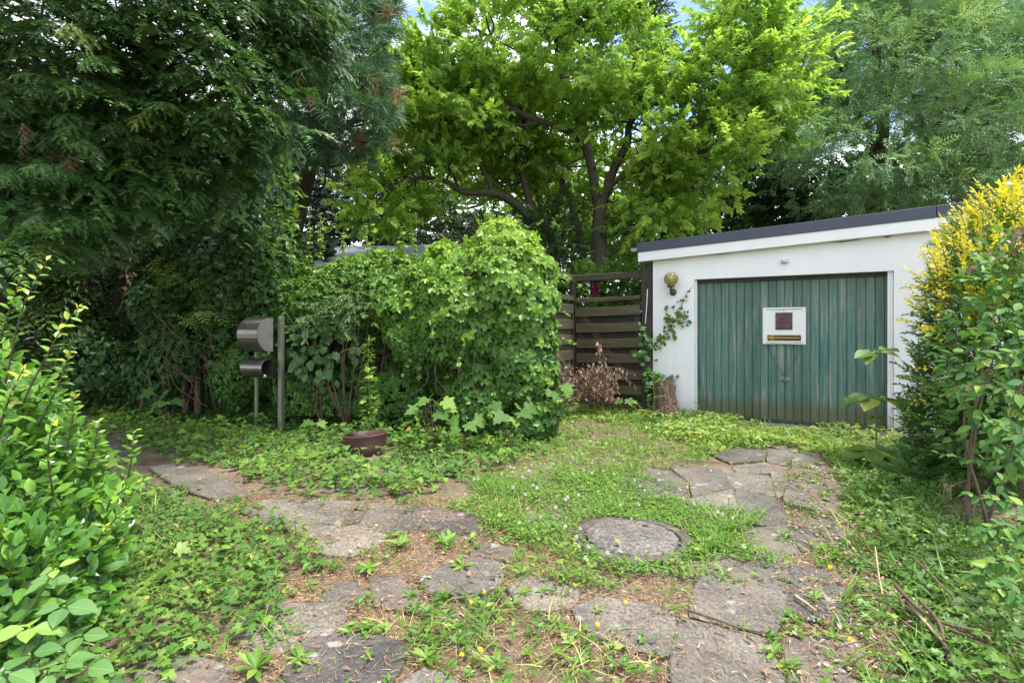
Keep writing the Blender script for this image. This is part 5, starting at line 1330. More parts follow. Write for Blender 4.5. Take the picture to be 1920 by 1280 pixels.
def ivy_column():
    base = np.array([-3.9, 8.0, 0]); t = thing('ivy_thicket', 'tall ivy and creeper thicket climbing behind the mailbox under the yew', 'hedge', base)
    ells = [E(490, 450, 7.9, .55, .55, 1.15), E(430, 520, 7.9, .6, .55, .8), E(520, 540, 7.8, .45, .5, .8), E(380, 440, 8.2, .7, .55, .7), E(510, 330, 8.1, .35, .4, .55), E(300, 470, 8.5, .7, .5, .6), E(450, 700, 7.7, .35, .4, .5), E(560, 720, 7.6, .4, .3, .4), E(270, 570, 7.9, .18, .25, .32), E(290, 700, 8.3, .5, .4, .5), E(400, 640, 8.3, .5, .35, .7), E(180, 680, 8.4, .7, .4, .5), E(330, 640, 7.95, .5, .3, .55), E(430, 660, 7.8, .3, .3, .5), E(300, 560, 7.9, .4, .3, .35)]
    P, Nn = sample_ells(ells, 13500, .70, 1.06, .82, zmin=.1); k = (Nn[:, 1] < .8); P, Nn = P[k], Nn[k]
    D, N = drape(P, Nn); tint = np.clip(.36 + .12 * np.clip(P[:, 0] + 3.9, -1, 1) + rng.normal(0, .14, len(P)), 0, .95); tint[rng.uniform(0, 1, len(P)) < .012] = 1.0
    S = rng.uniform(.07, .12, len(P)); ivym = rng.uniform(0, 1, len(P)) < .45
    front = np.nonzero(Nn[:, 1] < .0)[0]; a, _ = nearest_split(P[front], 240); a = front[a]; rest = np.setdiff1d(np.arange(len(P)), a)
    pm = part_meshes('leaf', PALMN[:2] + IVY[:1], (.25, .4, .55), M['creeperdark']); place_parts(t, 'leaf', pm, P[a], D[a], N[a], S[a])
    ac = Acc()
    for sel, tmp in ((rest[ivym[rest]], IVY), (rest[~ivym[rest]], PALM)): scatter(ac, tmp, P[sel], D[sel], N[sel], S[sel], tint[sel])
    bt_ = Acc()                          # leaves at the top right edge, backlight put into their lighter colour
    q = np.concatenate([W(535, 370, 7.0) + rng.normal(0, 1, (70, 3)) * [.11, .1, .26], W(515, 330, 7.1) + rng.normal(0, 1, (60, 3)) * [.14, .1, .2], W(505, 440, 7.1) + rng.normal(0, 1, (40, 3)) * [.14, .1, .2]])
    scatter(bt_, LEAF3, q, norm(rng.normal(0, .5, q.shape) + [.6, -.2, -.1]), norm(rng.normal(0, .3, q.shape) + [0, -.3, 1]), rng.uniform(.10, .16, len(q)), np.clip(rng.normal(.7, .18, len(q)), 0, .95))
    build('bright_leaves', bt_, M['creeper'], t)['kind'] = 'stuff'
    st = Acc()
    for (x0, x1, n) in ((270, 310, 2), (370, 420, 6), (310, 360, 2)):
        for k in range(n):
            x = rng.uniform(x0, x1); d = 7.9 + rng.uniform(-.15, .2); p0 = W(x + rng.normal(0, 12), rng.uniform(560, 640), d); p1 = W(x + rng.normal(0, 8), rng.uniform(730, 775), d - .1)
            st.tube(smooth_path([p0, (p0 * 2 + p1) / 3 + rv(.07), (p0 + p1 * 2) / 3 + rv(.06), p1], 4), rng.uniform(.004, .012), 5)
    for (x, d, r) in ((262, 8.0, .035), (372, 8.1, .05), (348, 8.2, .05)):
        p1 = W(x, 760, d); p1[2] = -.03; p0 = W(x + rng.normal(5, 15), 590, d + .1); st.tube(smooth_path([p1, (p0 + p1) / 2 + rv(.06), p0], 6), np.linspace(r, r * .7, 13), 8, .5, .12)
    for k in range(22):                  # dry runners curling out
        p0 = W(rng.uniform(250, 380), rng.uniform(590, 700), 7.5); q1 = p0 + (rng.normal(.15, .2), -.15, rng.normal(-.1, .12)); q2 = q1 + (rng.normal(.1, .15), -.05, rng.normal(-.18, .1))
        st.tube(smooth_path([p0, q1, q2], 5), .0045, 5)
    for pts in ([(238, 395, 7.0), (240, 450, 6.95), (238, 520, 6.95), (228, 570, 6.95), (218, 590, 7)], [(310, 600, 7.4), (305, 640, 7.4)], [(425, 560, 7.4), (415, 600, 7.4)]):
        st.tube(smooth_path([W(*q) for q in pts], 5), .008, 5)
    dl = Acc(); q = np.array([W(238 + rng.normal(0, 4), rng.uniform(395, 540), 6.93) for _ in range(50)]); scatter(dl, LEAF3, q, norm(rng.normal(0, .4, q.shape) + [0, 0, -1]), rng.normal(0, 1, q.shape), .07, .55)
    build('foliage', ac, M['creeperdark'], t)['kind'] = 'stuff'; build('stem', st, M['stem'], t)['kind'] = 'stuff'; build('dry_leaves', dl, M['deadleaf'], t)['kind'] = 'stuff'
ivy_column()

ROUND = [t_leaf(1, .82, .06, .10, 3, .95), t_leaf(1, .75, .10, .2, 3, .9)]
def round_shrub():
    base = np.array([-2.55, 7.2, 0]); t = thing('shrub', 'dark shrub with large round leaves in the shade right of the mailbox', 'shrub', base)
    ells = [E(600, 665, 7.1, .42, .35, .42), E(575, 640, 7.2, .28, .3, .25), E(640, 650, 7.2, .3, .3, .35)]
    P, Nn = sample_ells(ells, 260, .6, 1.0, .8); D, N = drape(P, Nn, .6, .6, .2); N = norm(N + [0, -.5, .2])
    a, rest = nearest_split(P, 150); pm = part_meshes('leaf', ROUND, (.25, .45, .7), M['laurel_veined']); place_parts(t, 'leaf', pm, P[a], D[a], N[a], rng.uniform(.10, .155, len(a)))
    ac = Acc(); scatter(ac, ROUND, P[rest], D[rest], N[rest], .12, .3); build('foliage', ac, M['laurel'], t)['kind'] = 'stuff'
    st = Acc()
    for k in range(9): e = P[rng.integers(len(P))]; st.tube(smooth_path([base, (base + e) / 2 + rv(.06), e], 4), np.linspace(.012, .004, 9), 5)
    build('stem', st, M['stem'], t, True)
    t2 = thing('shrub', 'grey green small leaved shrub spilling above the round leaves', 'shrub', (-2.2, 7.1, 0)); ac = Acc()
    SM = [t_sprig(KITE, 14, .28, 60, .2) for _ in range(3)]
    q = np.concatenate([W(620, 590, 6.85) + rng.normal(0, 1, (60, 3)) * [.22, .12, .12], W(660, 570, 6.8) + rng.normal(0, 1, (50, 3)) * [.16, .1, .14], W(590, 610, 6.9) + rng.normal(0, 1, (30, 3)) * [.14, .1, .06]])
    scatter(ac, SM, q, norm(rng.normal(0, .5, q.shape) + [-.2, -.5, -.2]), norm(rng.normal(0, .25, q.shape) + [0, -.4, 1]), rng.uniform(.14, .24, len(q)), np.clip(rng.normal(.75, .15, len(q)), 0, 1)); build('foliage', ac, M['laurel'], t2)['kind'] = 'stuff'
    st = Acc()
    for k in range(7): e = q[rng.integers(len(q))]; b = np.array(t2.location); st.tube(smooth_path([b, (b + e) / 2 + rv(.08), e], 4), np.linspace(.012, .004, 9), 5)
    build('stem', st, M['stem'], t2, True)
round_shrub()

def leafy_shoot(pts, d, acc_stem, n, s0, s1, r=.005):
    path = smooth_path([W(x, y, d + o) for (x, y, o) in pts], 6); acc_stem.tube(path, np.linspace(r, r * .4, len(path)), 5)
    tt = np.linspace(.04, 1, n) * (len(path) - 1.001); i = tt.astype(int); f = (tt - i)[:, None]; q = path[i] * (1 - f) + path[i + 1] * f; tan = norm(path[i + 1] - path[i]); aa = np.arange(n) * 2.4 + rng.uniform(0, 6)
    side = norm(np.cross(tan, [0.2, 1, .1])); up = np.cross(side, tan); out = side * np.cos(aa)[:, None] + up * np.sin(aa)[:, None]
    D = norm(tan * .55 + out + rng.normal(0, .2, (n, 3))); N = norm(tan * .5 + np.array([0, -.5, .8]) + rng.normal(0, .25, (n, 3)))
    return q, D, N, np.linspace(s0, s1, n) * rng.uniform(.8, 1.15, n), tt / len(path)

# --- glossy shrub, left foreground
OVAL = [t_leaf(1, .54, .12, .12, 3, .95), t_leaf(1, .48, .18, .22, 3, .9), t_leaf(1, .58, .05, -.08, 3, .9)]
def left_shrub():
    base = np.array([-2.5, 2.7, 0]); t = thing('glossy_shrub', 'bright glossy shrub with arching yellow tipped shoots beside the path', 'shrub', base)
    ells = [E(-35, 960, 2.65, .44, .5, .58), E(-160, 840, 2.7, .45, .5, .7), E(40, 1040, 2.5, .38, .45, .38), E(10, 800, 2.7, .17, .35, .28), E(105, 960, 2.8, .19, .3, .25), E(10, 1140, 2.2, .32, .4, .34), E(60, 880, 2.7, .22, .35, .25)]
    P, Nn = sample_ells(ells, 8500, .5, 1.04, .72, zmin=.04)
    D = norm(Nn * .6 + rng.normal(0, .45, P.shape) + [0, -.05, .25]); N = norm(np.array([.1, -.45, 1.]) + Nn * .5 + rng.normal(0, .3, P.shape))
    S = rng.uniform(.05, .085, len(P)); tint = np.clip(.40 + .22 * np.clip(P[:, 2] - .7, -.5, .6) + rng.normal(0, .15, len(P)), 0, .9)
    sh = Acc(); Q = []
    shoots = ([(10, 720, 0), (35, 600, 0), (60, 540, 0), (88, 488, -.05)], [(40, 760, 0), (80, 680, 0), (120, 610, 0), (155, 570, -.1)], [(70, 800, 0), (110, 720, 0), (130, 660, 0)], [(120, 860, 0), (135, 790, 0), (138, 735, 0)], [(150, 900, 0), (175, 850, 0), (186, 790, 0)],
              [(230, 940, 0), (245, 870, 0), (252, 808, 0)], [(0, 640, 0), (15, 590, 0), (40, 520, 0)], [(100, 930, -.2), (90, 850, -.25), (100, 790, -.3)], [(0, 800, -.2), (20, 740, -.25), (45, 690, -.3)], [(190, 980, -.1), (215, 930, -.15), (270, 900, -.2)], [(160, 1060, -.2), (200, 990, -.25), (240, 955, -.3)])
    Ps, Ds, Ns, Ss, Ts = [], [], [], [], []
    for k, s in enumerate(shoots):
        q, d_, n_, s_, t_ = leafy_shoot(s, 2.6, sh, 26, .08, .035); Ps.append(q); Ds.append(d_); Ns.append(n_); Ss.append(s_); Ts.append(np.clip(.42 + .42 * t_ + rng.normal(0, .1, len(t_)), 0, 1))
    P = np.concatenate([P] + Ps); D = np.concatenate([D] + Ds); N = np.concatenate([N] + Ns); S = np.concatenate([S] + Ss); tint = np.concatenate([tint] + Ts)
    vis = in_frame(P, .08); P, D, N, S, tint = P[vis], D[vis], N[vis], S[vis], tint[vis]
    d = np.linalg.norm(P - CAM, axis=1); shoot = np.arange(len(P)) >= len(P) - sum(len(x) for x in Ps) ; order = np.argsort(d - .6 * shoot); a, rest = order[:300], order[300:]
    tl = (.15, .4, .62, .85, 1.0); pm = part_meshes('leaf', OVAL, tl, M['shrub_veined']); wh = [int(np.argmin([abs(tint[i] - q) for q in tl])) + 5 * rng.integers(3) for i in a]
    place_parts(t, 'leaf', pm, P[a], D[a], N[a], S[a], wh)
    ac = Acc(); scatter(ac, OVAL, P[rest], D[rest], N[rest], S[rest], tint[rest]); build('foliage', ac, M['shrub'], t)['kind'] = 'stuff'
    Pe, _ = sample_ells(ells[:2], 40, .3, .7, 0)
    for k in range(14):
        e = Pe[k]; b = base + (rng.normal(0, .25), rng.normal(0, .2), 0); sh.tube(smooth_path([b, (b + e) / 2 + rv(.06), e], 4), np.linspace(.010, .003, 9), 5)
    build('stem', sh, M['stem'], t, True)['kind'] = 'stuff'
left_shrub()

# --- bramble, bottom left corner
BRB = [t_leaf(1, .72, .10, .16, 4, .85), t_leaf(1, .66, .14, .10, 4, .85)]
def bramble():
    base = G(40, 1270); t = thing('bramble', 'bramble with broad toothed leaves in three and five parts, lowest at the shrub foot', 'bramble', base)
    pm = part_meshes('leaf', BRB, (.1, .3, .75), M['bramble_veined']); st = Acc()
    for (x, y, d, n, s, tl) in ((55, 1175, 1.75, 4, .105, 2), (55, 1225, 1.7, 3, .10, 0), (120, 1240, 1.72, 5, .085, 1), (85, 1260, 1.65, 3, .08, 0), (105, 1065, 1.95, 3, .06, 2), (95, 1085, 2.0, 5, .075, 1), (120, 1135, 1.85, 4, .10, 0), (10, 1260, 1.6, 4, .10, 0), (150, 1190, 1.85, 4, .08, 1), (160, 1250, 1.75, 4, .085, 0)):
        c = W(x, y, d); b = base + (rng.normal(0, .1), rng.normal(.1, .1), 0); st.tube(smooth_path([b, (b + c) / 2 + rv(.04), c], 4), .004, 5)
        aa = np.linspace(0, 6.28, n, endpoint=False) + rng.uniform(0, 6); D = np.stack([np.cos(aa), np.sin(aa) * .8 - .1, np.full(n, -.15) + rng.normal(0, .12, n)], -1); N = norm(np.array([0, -.35, 1.]) + rng.normal(0, .12, (n, 3)))
        place_parts(t, 'leaf', pm, c + D * .012, D, N, s * .88 * rng.uniform(.8, 1.15, n), [tl + 3 * int(rng.integers(2)) if rng.uniform() < .8 else 1 for _ in range(n)])
    build('stem', st, M['greenstem'], t, True)['kind'] = 'stuff'
bramble()

# --- young maple leaves near the ivy
def maple_seedling(x, y, d, n, s, label, mat='bright', spread=.12, tints=(.6, .8, .95), group=None):
    c = W(x, y, d); base = np.array([c[0], c[1] + .03, 0]); t = thing('maple_seedling', label, 'seedling', base, group=group)
    pm = part_meshes('leaf', MAPLE, tints, M[mat]); st = Acc()
    aa = np.arange(n) * 2.4 + rng.uniform(0, 6); P = c + np.stack([np.cos(aa) * spread * rng.uniform(.4, 1, n), np.sin(aa) * spread * .6, rng.uniform(-.6, .4, n) * spread], -1)
    D = norm(np.stack([np.cos(aa), np.sin(aa) * .7 - .2, np.full(n, -.35)], -1) + rng.normal(0, .15, (n, 3))); N = norm(np.array([0, -.55, .9]) + rng.normal(0, .2, (n, 3)))
    place_parts(t, 'leaf', pm, P, D, N, s * rng.uniform(.75, 1.15, n))
    for p in P: st.tube(smooth_path([base, (base + p) / 2 + rv(.01) + (0, 0, .02), p], 3), .003, 4)
    build('stem', st, M['stem'], t)['kind'] = 'stuff'
for a in ((295, 1050, 2.95, 6, .10, 'yellow green maple seedling in the ivy between shrub and paving'),
          (310, 740, 6.4, 6, .17, 'broad leaved maple seedling at the foot of the ivy thicket'),
          (590, 785, 6.6, 5, .12, 'pale maple seedling just right of the mailbox post'),
          (810, 755, 5.9, 9, .17, 'maple sapling with large lobed leaves before the hollow under the creeper'),
          (870, 790, 5.8, 7, .16, 'low maple sapling with lobed leaves where the creeper meets the ground ivy'),
          (960, 770, 5.8, 8, .17, 'maple sapling at the right foot of the bright creeper mound'),
          (1045, 720, 6.4, 6, .16, 'maple sapling leaning out toward the dead branches'),
          (1175, 745, 8.1, 5, .12, 'small maple seedling in front of the mossy gate'),
          (180, 850, 4.9, 4, .20, 'large shaded maple leaves over the path beside the shrub')):
    maple_seedling(*a, mat='bright' if a[5][0] == 'y' else 'ivy', spread=.16 if a[3] > 5 else .1, tints=(.45, .6, .8) if a[5][0] == 'y' else (.3, .45, .6))

# --- golden shrub and climber on the right
OVS = [t_leaf(1, .5, .15, .1, 2, .9), t_leaf(1, .45, .1, .25, 2, .9)]
GSP = [t_sprig(KITE, 15, .24, 55, .05, tipy=.3) for _ in range(5)]
def golden_shrub():
    base = np.array([4.1, 4.7, 0]); t = thing('golden_shrub', 'tall shrub with golden yellow leaves at the right end of the garage', 'shrub', base)
    gold = [E(1870, 465, 4.9, .38, .45, .33), E(1815, 520, 4.8, .26, .4, .32), E(1910, 420, 5.0, .4, .4, .3), E(1795, 600, 4.8, .18, .35, .2)]
    green = [E(1865, 600, 4.75, .46, .5, .55), E(1880, 480, 5.0, .42, .4, .4), E(1835, 720, 4.65, .42, .5, .5), E(1900, 700, 4.7, .5, .5, .6), E(1810, 820, 4.5, .36, .4, .4), E(1900, 780, 4.9, .5, .4, .5)]
    ac = Acc(); P, Nn = sample_ells(green, 3200, .55, 1.03, .75, zmin=.05); D = norm(Nn * .8 + rng.normal(0, .35, P.shape) + [0, 0, .35]); N = norm(np.array([-.1, -.4, 1.]) + rng.normal(0, .3, P.shape))
    tint = np.clip(.35 + .28 * (P[:, 2] - 1.0) - .35 * (P[:, 0] - 3.75) + rng.normal(0, .14, len(P)), 0, 1); scatter(ac, GSP, P, D, N, rng.uniform(.14, .24, len(P)), tint)
    build('green_foliage', ac, M['goldgreen'], t)['kind'] = 'stuff'
    ag = Acc(); st = Acc(); P, Nn = sample_ells(gold, 520, .5, 1.04, .7); k = Nn[:, 1] < .6; P, Nn = P[k], Nn[k]
    D = norm(Nn * .8 + rng.normal(0, .3, P.shape) + [-.1, 0, .55]); N = norm(np.array([-.1, -.5, 1.]) + rng.normal(0, .3, P.shape)); scatter(ag, GSP, P, D, N, rng.uniform(.14, .25, len(P)), np.clip(rng.normal(.5, .17, len(P)), 0, 1))
    pp = []
    for (x0, y0, x1, y1) in ((1830, 440, 1828, 372), (1850, 430, 1862, 368), (1800, 460, 1792, 400), (1880, 420, 1885, 372), (1905, 400, 1912, 365), (1775, 500, 1755, 440), (1760, 520, 1738, 465), (1780, 560, 1730, 535), (1775, 600, 1708, 545), (1790, 470, 1772, 405), (1775, 640, 1732, 610), (1770, 560, 1748, 500), (1790, 690, 1715, 690), (1770, 730, 1705, 760)):
        q, d_, n_, s_, t_ = leafy_shoot([(x0, y0, 0), ((x0 + x1) / 2 + 4, (y0 + y1) / 2, -.03), (x1, y1, -.05)], 4.62, st, 20, .05, .03, .004); pp.append((q, d_, n_, s_))
    P, D, N, S = [np.concatenate([x[i] for x in pp]) for i in range(4)]
    pm = part_meshes('leaf', OVS, (.3, .55, .8), M['golden']); place_parts(t, 'leaf', pm, P, D, N, S)
    build('golden_foliage', ag, M['golden'], t)['kind'] = 'stuff'
    for k in range(16): e = W(rng.uniform(1760, 1910), rng.uniform(450, 700), 4.75 + rng.normal(0, .15)); b = base + (rng.normal(0, .15), rng.normal(0, .1), 0); st.tube(smooth_path([b, (b + e) / 2 + rv(.08), e], 4), np.linspace(.016, .005, 9), 5)
    build('stem', st, M['stem'], t, True)['kind'] = 'stuff'
golden_shrub()

VIB = [t_leaf(1, .56, .12, .16, 4, .8), t_leaf(1, .50, .18, .28, 4, .78), t_leaf(1, .6, .06, .05, 4, .82)]
def climber():
    base = np.array([3.15, 3.45, 0]); t = thing('climbing_shrub', 'green climber with large pointed leaves hanging over the golden shrub', 'climber', base)
    ells = [E(1880, 570, 3.9, .34, .35, .40), E(1900, 720, 3.6, .38, .35, .5), E(1830, 640, 4.1, .28, .3, .35), E(1915, 820, 3.4, .28, .3, .25), E(1900, 470, 4.1, .25, .3, .2), E(1830, 780, 4.0, .3, .3, .35), E(1860, 690, 4.2, .4, .3, .6)]
    P, Nn = sample_ells(ells, 2200, .55, 1.04, .78, zmin=.05); k = Nn[:, 1] < .4; P, Nn = P[k], Nn[k]
    D = norm(Nn * .5 + rng.normal(0, .45, P.shape) + [-.35, -.25, -.15]); N = norm(np.array([-.1, -.4, 1.]) + rng.normal(0, .25, P.shape)); S = rng.uniform(.05, .105, len(P)); tint = np.clip(rng.normal(.45, .2, len(P)), 0, 1)
    st = Acc(); Q = []
    for s, d in (([(1925, 700, 0), (1890, 790, 0), (1868, 860, 0), (1880, 910, 0), (1925, 960, 0)], 3.0), ([(1925, 880, 0), (1870, 865, 0), (1820, 860, 0), (1760, 850, 0)], 3.4), ([(1925, 740, 0), (1870, 725, 0), (1810, 720, 0)], 3.3), ([(1925, 950, 0), (1880, 940, 0), (1850, 935, 0), (1810, 925, 0)], 2.9), ([(1900, 540, 0), (1850, 560, 0), (1770, 560, 0), (1712, 582, 0)], 4.0), ([(1925, 1000, 0), (1880, 985, 0), (1840, 1000, 0)], 2.5), ([(1925, 1060, 0), (1870, 1050, 0), (1830, 1080, 0)], 2.4), ([(1925, 820, 0), (1880, 800, 0), (1850, 790, 0)], 2.9), ([(1925, 1130, 0), (1890, 1100, 0), (1860, 1110, 0)], 2.2), ([(1925, 660, 0), (1890, 660, 0), (1850, 672, 0)], 3.2), ([(1860, 640, 0), (1780, 650, 0), (1740, 640, 0)], 4.0)):
        Q.append(leafy_shoot(s, d, st, 16, .085, .05, .005))
    P2, D2, N2, S2 = [np.concatenate([x[i] for x in Q]) for i in range(4)]; D2 = norm(D2 + [-.3, -.1, -.2]); N2 = norm(N2 + [0, 0, .6])
    P, D, N, S = np.concatenate([P2, P]), np.concatenate([D2, D]), np.concatenate([N2, N]), np.concatenate([S2, S]); vis = in_frame(P, .05); P, D, N, S = P[vis], D[vis], N[vis], S[vis]
    a, rest = nearest_split(P, 300, .05); pm = part_meshes('leaf', VIB, (.15, .35, .6, .85), M['viburnum_veined']); place_parts(t, 'leaf', pm, P[a], D[a], N[a], S[a])
    ac = Acc(); scatter(ac, VIB, P[rest], D[rest], N[rest], S[rest], np.clip(rng.normal(.4, .15, len(rest)), 0, 1)); build('foliage', ac, M['viburnum'], t)['kind'] = 'stuff'
    for k in range(4): e = W(rng.uniform(1850, 1910), rng.uniform(560, 760), 3.7); b = base + (rng.normal(0, .1), rng.normal(.1, .1), 0); st.tube(smooth_path([b, (b + e) / 2 + rv(.08), e], 4), np.linspace(.012, .004, 9), 5)
    build('stem', st, M['stem'], t, True)['kind'] = 'stuff'
    dl = thing('dead_branch', 'withered branch with curled brown leaves caught in the climber', 'branch', W(1895, 520, 3.85)); ac = Acc(); q = np.concatenate([W(1895, 470, 3.9) + rng.normal(0, 1, (34, 3)) * [.05, .05, .05], W(1908, 440, 3.9) + rng.normal(0, 1, (12, 3)) * [.05, .05, .03], W(1818, 505, 4.2) + rng.normal(0, .03, (6, 3)), W(1812, 728, 3.85) + rng.normal(0, .03, (8, 3))])
    scatter(ac, VIB, q, norm(rng.normal(0, .6, q.shape) + [0, 0, -.8]), rng.normal(0, 1, q.shape), rng.uniform(.035, .07, len(q)), np.clip(rng.normal(.5, .25, len(q)), 0, 1)); build('dead_leaves', ac, M['deadleaf'], dl)['kind'] = 'stuff'
    st = Acc(); st.tube(smooth_path([W(1925, 430, 3.9), W(1898, 450, 3.88), W(1890, 520, 3.9)], 4), .006, 5); build('twig', st, M['stem'], dl)
climber()

# --- single large leaved sapling in front of the door
def big_sapling():
    base = G(1645, 868); d = base[1]; t = thing('sapling', 'young sapling with tiers of big soft leaves before the green door', 'sapling', base)
    st = Acc(); top = W(1640, 655, d); st.tube(smooth_path([base + (0, 0, -.02), W(1642, 780, d), top], 5), np.linspace(.011, .005, 11), 6); build('stem', st, M['greenstem'], t, True)
    pm = part_meshes('leaf', [t_leaf(1, .74, .10, .22, 4, .8), t_leaf(1, .66, .16, .34, 4, .78)], (.35, .6, .85), M['bright_veined'])
    for (y, n, s, ph) in ((660, 7, .20, .3), (745, 8, .29, 0), (778, 2, .15, 1.4), (845, 7, .29, .5)):
        c = W(1641, y, d); aa = np.linspace(0, 6.28, n, endpoint=False) + ph + rng.normal(0, .2, n); D = np.stack([np.cos(aa), np.sin(aa), np.full(n, -.05) + rng.normal(0, .14, n)], -1)
        place_parts(t, 'leaf', pm, c + D * .05, D, norm(np.array([0, -.15, 1.]) + rng.normal(0, .15, (n, 3))), s * rng.uniform(.7, 1.15, n))
        s2 = Acc()
        for q in D: s2.tube([c, c + q * .055], .004, 4)
        build('leaf_stalk', s2, M['greenstem'], t)['kind'] = 'stuff'
big_sapling()

# --- ivy on the white wall
def wall_ivy():
    base = gworld(0.05, -.03, 0); t = thing('wall_ivy', 'ivy sprig climbing diagonally across the white wall under the lamp', 'ivy', base)
    st = Acc(); pm = part_meshes('leaf', IVY, (.35, .55, .8), M['ivy'])
    pths = [[(1218, 660), (1232, 642), (1250, 622), (1264, 603), (1274, 585), (1279, 567), (1288, 548), (1300, 535)], [(1262, 606), (1252, 590), (1250, 575)], [(1266, 600), (1280, 605), (1294, 602)], [(1258, 612), (1262, 628), (1266, 634)], [(1272, 590), (1285, 592), (1292, 580)], [(1245, 628), (1240, 640), (1236, 650)]]
    for k, p in enumerate(pths):
        L = np.array([[*gar(x, y, -.015)] for x, y in p]); pts = smooth_path([gworld(a, -.012, z) for a, z in L], 5); st.tube(pts, np.linspace(.006, .002, len(pts)), 5)
        n = 46 if k == 0 else 13; i = rng.integers(0, len(pts), n); off = (.055 if k == 0 else .035) * np.where(i / len(pts) > .75, .5, 1)
        q = pts[i] + np.outer(rng.normal(0, 1, n) * off, [gx[0], gx[1], 0]) + np.outer(rng.normal(0, 1, n) * off, [0, 0, 1]) - np.outer(rng.uniform(.01, .05, n), [gy[0], gy[1], 0])
        nn = -np.array([gy[0], gy[1], 0]); D = norm(rng.normal(0, .5, (n, 3)) + [0, 0, -.5]); N = norm(nn + rng.normal(0, .3, (n, 3)) + [0, 0, .25]); place_parts(t, 'leaf', pm, q, D, N, rng.uniform(.04, .075, n))
    build('stem', st, M['stem'], t, True)
    t2 = thing('gate_creeper', 'creeper sprigs growing between the gate and the white wall', 'creeper', gworld(-.15, -.1, 0)); st = Acc(); pm = part_meshes('leaf', PALMN, (.25, .4), M['creeperdark'])
    for pl_ in ([(1222, 740), (1220, 690), (1216, 640), (1204, 615)], [(1218, 690), (1205, 655), (1195, 668)], [(1222, 720), (1230, 700), (1235, 715)], [(1216, 650), (1208, 630), (1200, 640)], [(1225, 760), (1235, 735), (1262, 706)], [(1215, 760), (1212, 720), (1205, 700)]):
        pts = smooth_path([W(x, y, 8.12) for x, y in pl_], 5); st.tube(pts, .004, 5); n = 11; i = rng.integers(0, len(pts), n); q = pts[i] + rng.normal(0, .035, (n, 3)) + [0, -.05, 0]; D, N = drape(q, np.tile([[0, -1., .2]], (n, 1))); place_parts(t2, 'leaf', pm, q, D, N, rng.uniform(.07, .11, n))
    build('stem', st, M['stem'], t2)['kind'] = 'stuff'
wall_ivy()

# --- weed in the tub
def tub_weed():
    c = np.array(pc); t = thing('tall_weed', 'tall narrow leaved weed growing out of the brown planter', 'weed', c + (0.02, 0, .15)); st = Acc(); b = np.array(t.location); d = b[1]
    pts = smooth_path([b, W(694, 760, d), W(690, 690, d), W(692, 628, d)], 6); st.tube(pts, np.linspace(.007, .003, len(pts)), 6); NAR = [t_leaf(1, .20, .1, .2, 2, .9)]; pm = part_meshes('leaf', NAR, (.5, .7, .85), M['bright']); n = 230
    tt = rng.uniform(.12, 1, n) ** .8; i = (tt * (len(pts) - 1)).astype(int); aa = rng.uniform(0, 6.28, n); D = norm(np.stack([np.cos(aa), np.sin(aa), .35 + rng.normal(0, .25, n)], -1)); place_parts(t, 'leaf', pm, pts[i] + rng.normal(0, .006, (n, 3)), D, norm(np.array([0, -.2, 1.]) + rng.normal(0, .2, (n, 3))), (.155 - .085 * tt) * rng.uniform(.8, 1.2, n))
    build('stem', st, M['greenstem'], t, True)
    pm = part_meshes('creeper_leaf', PALMN, (.75, .9), M['creeper']); n = 16; q = pts[rng.integers(3, 13, n)] + rng.normal(0, .045, (n, 3)); D, N = drape(q, np.tile([[0, -1., .4]], (n, 1))); place_parts(t, 'creeper_leaf', pm, q, D, N, rng.uniform(.05, .08, n))
    s2 = Acc(); s2.tube(smooth_path([W(692, 665, d), W(675, 653, d), W(650, 655, d), W(628, 668, d), W(618, 672, d)], 5), .005, 5); build('dry_shoot', s2, M['stem'], t)
    fl = Acc(); cc = W(702, 746, d); fl.add(*[x for x in (lambda v, f: (v, f, .9))(*[np.array(z) for z in ([cc + (0.012*math.cos(k)*1.0, -.01, 0.012*math.sin(k)) for k in np.linspace(0, 6.28, 8, endpoint=False)] + [cc + (0, -.018, 0)], [(k, (k+1) % 8, 8) for k in range(8)])])]); build('white_flower', fl, M['cord'], t)
tub_weed()

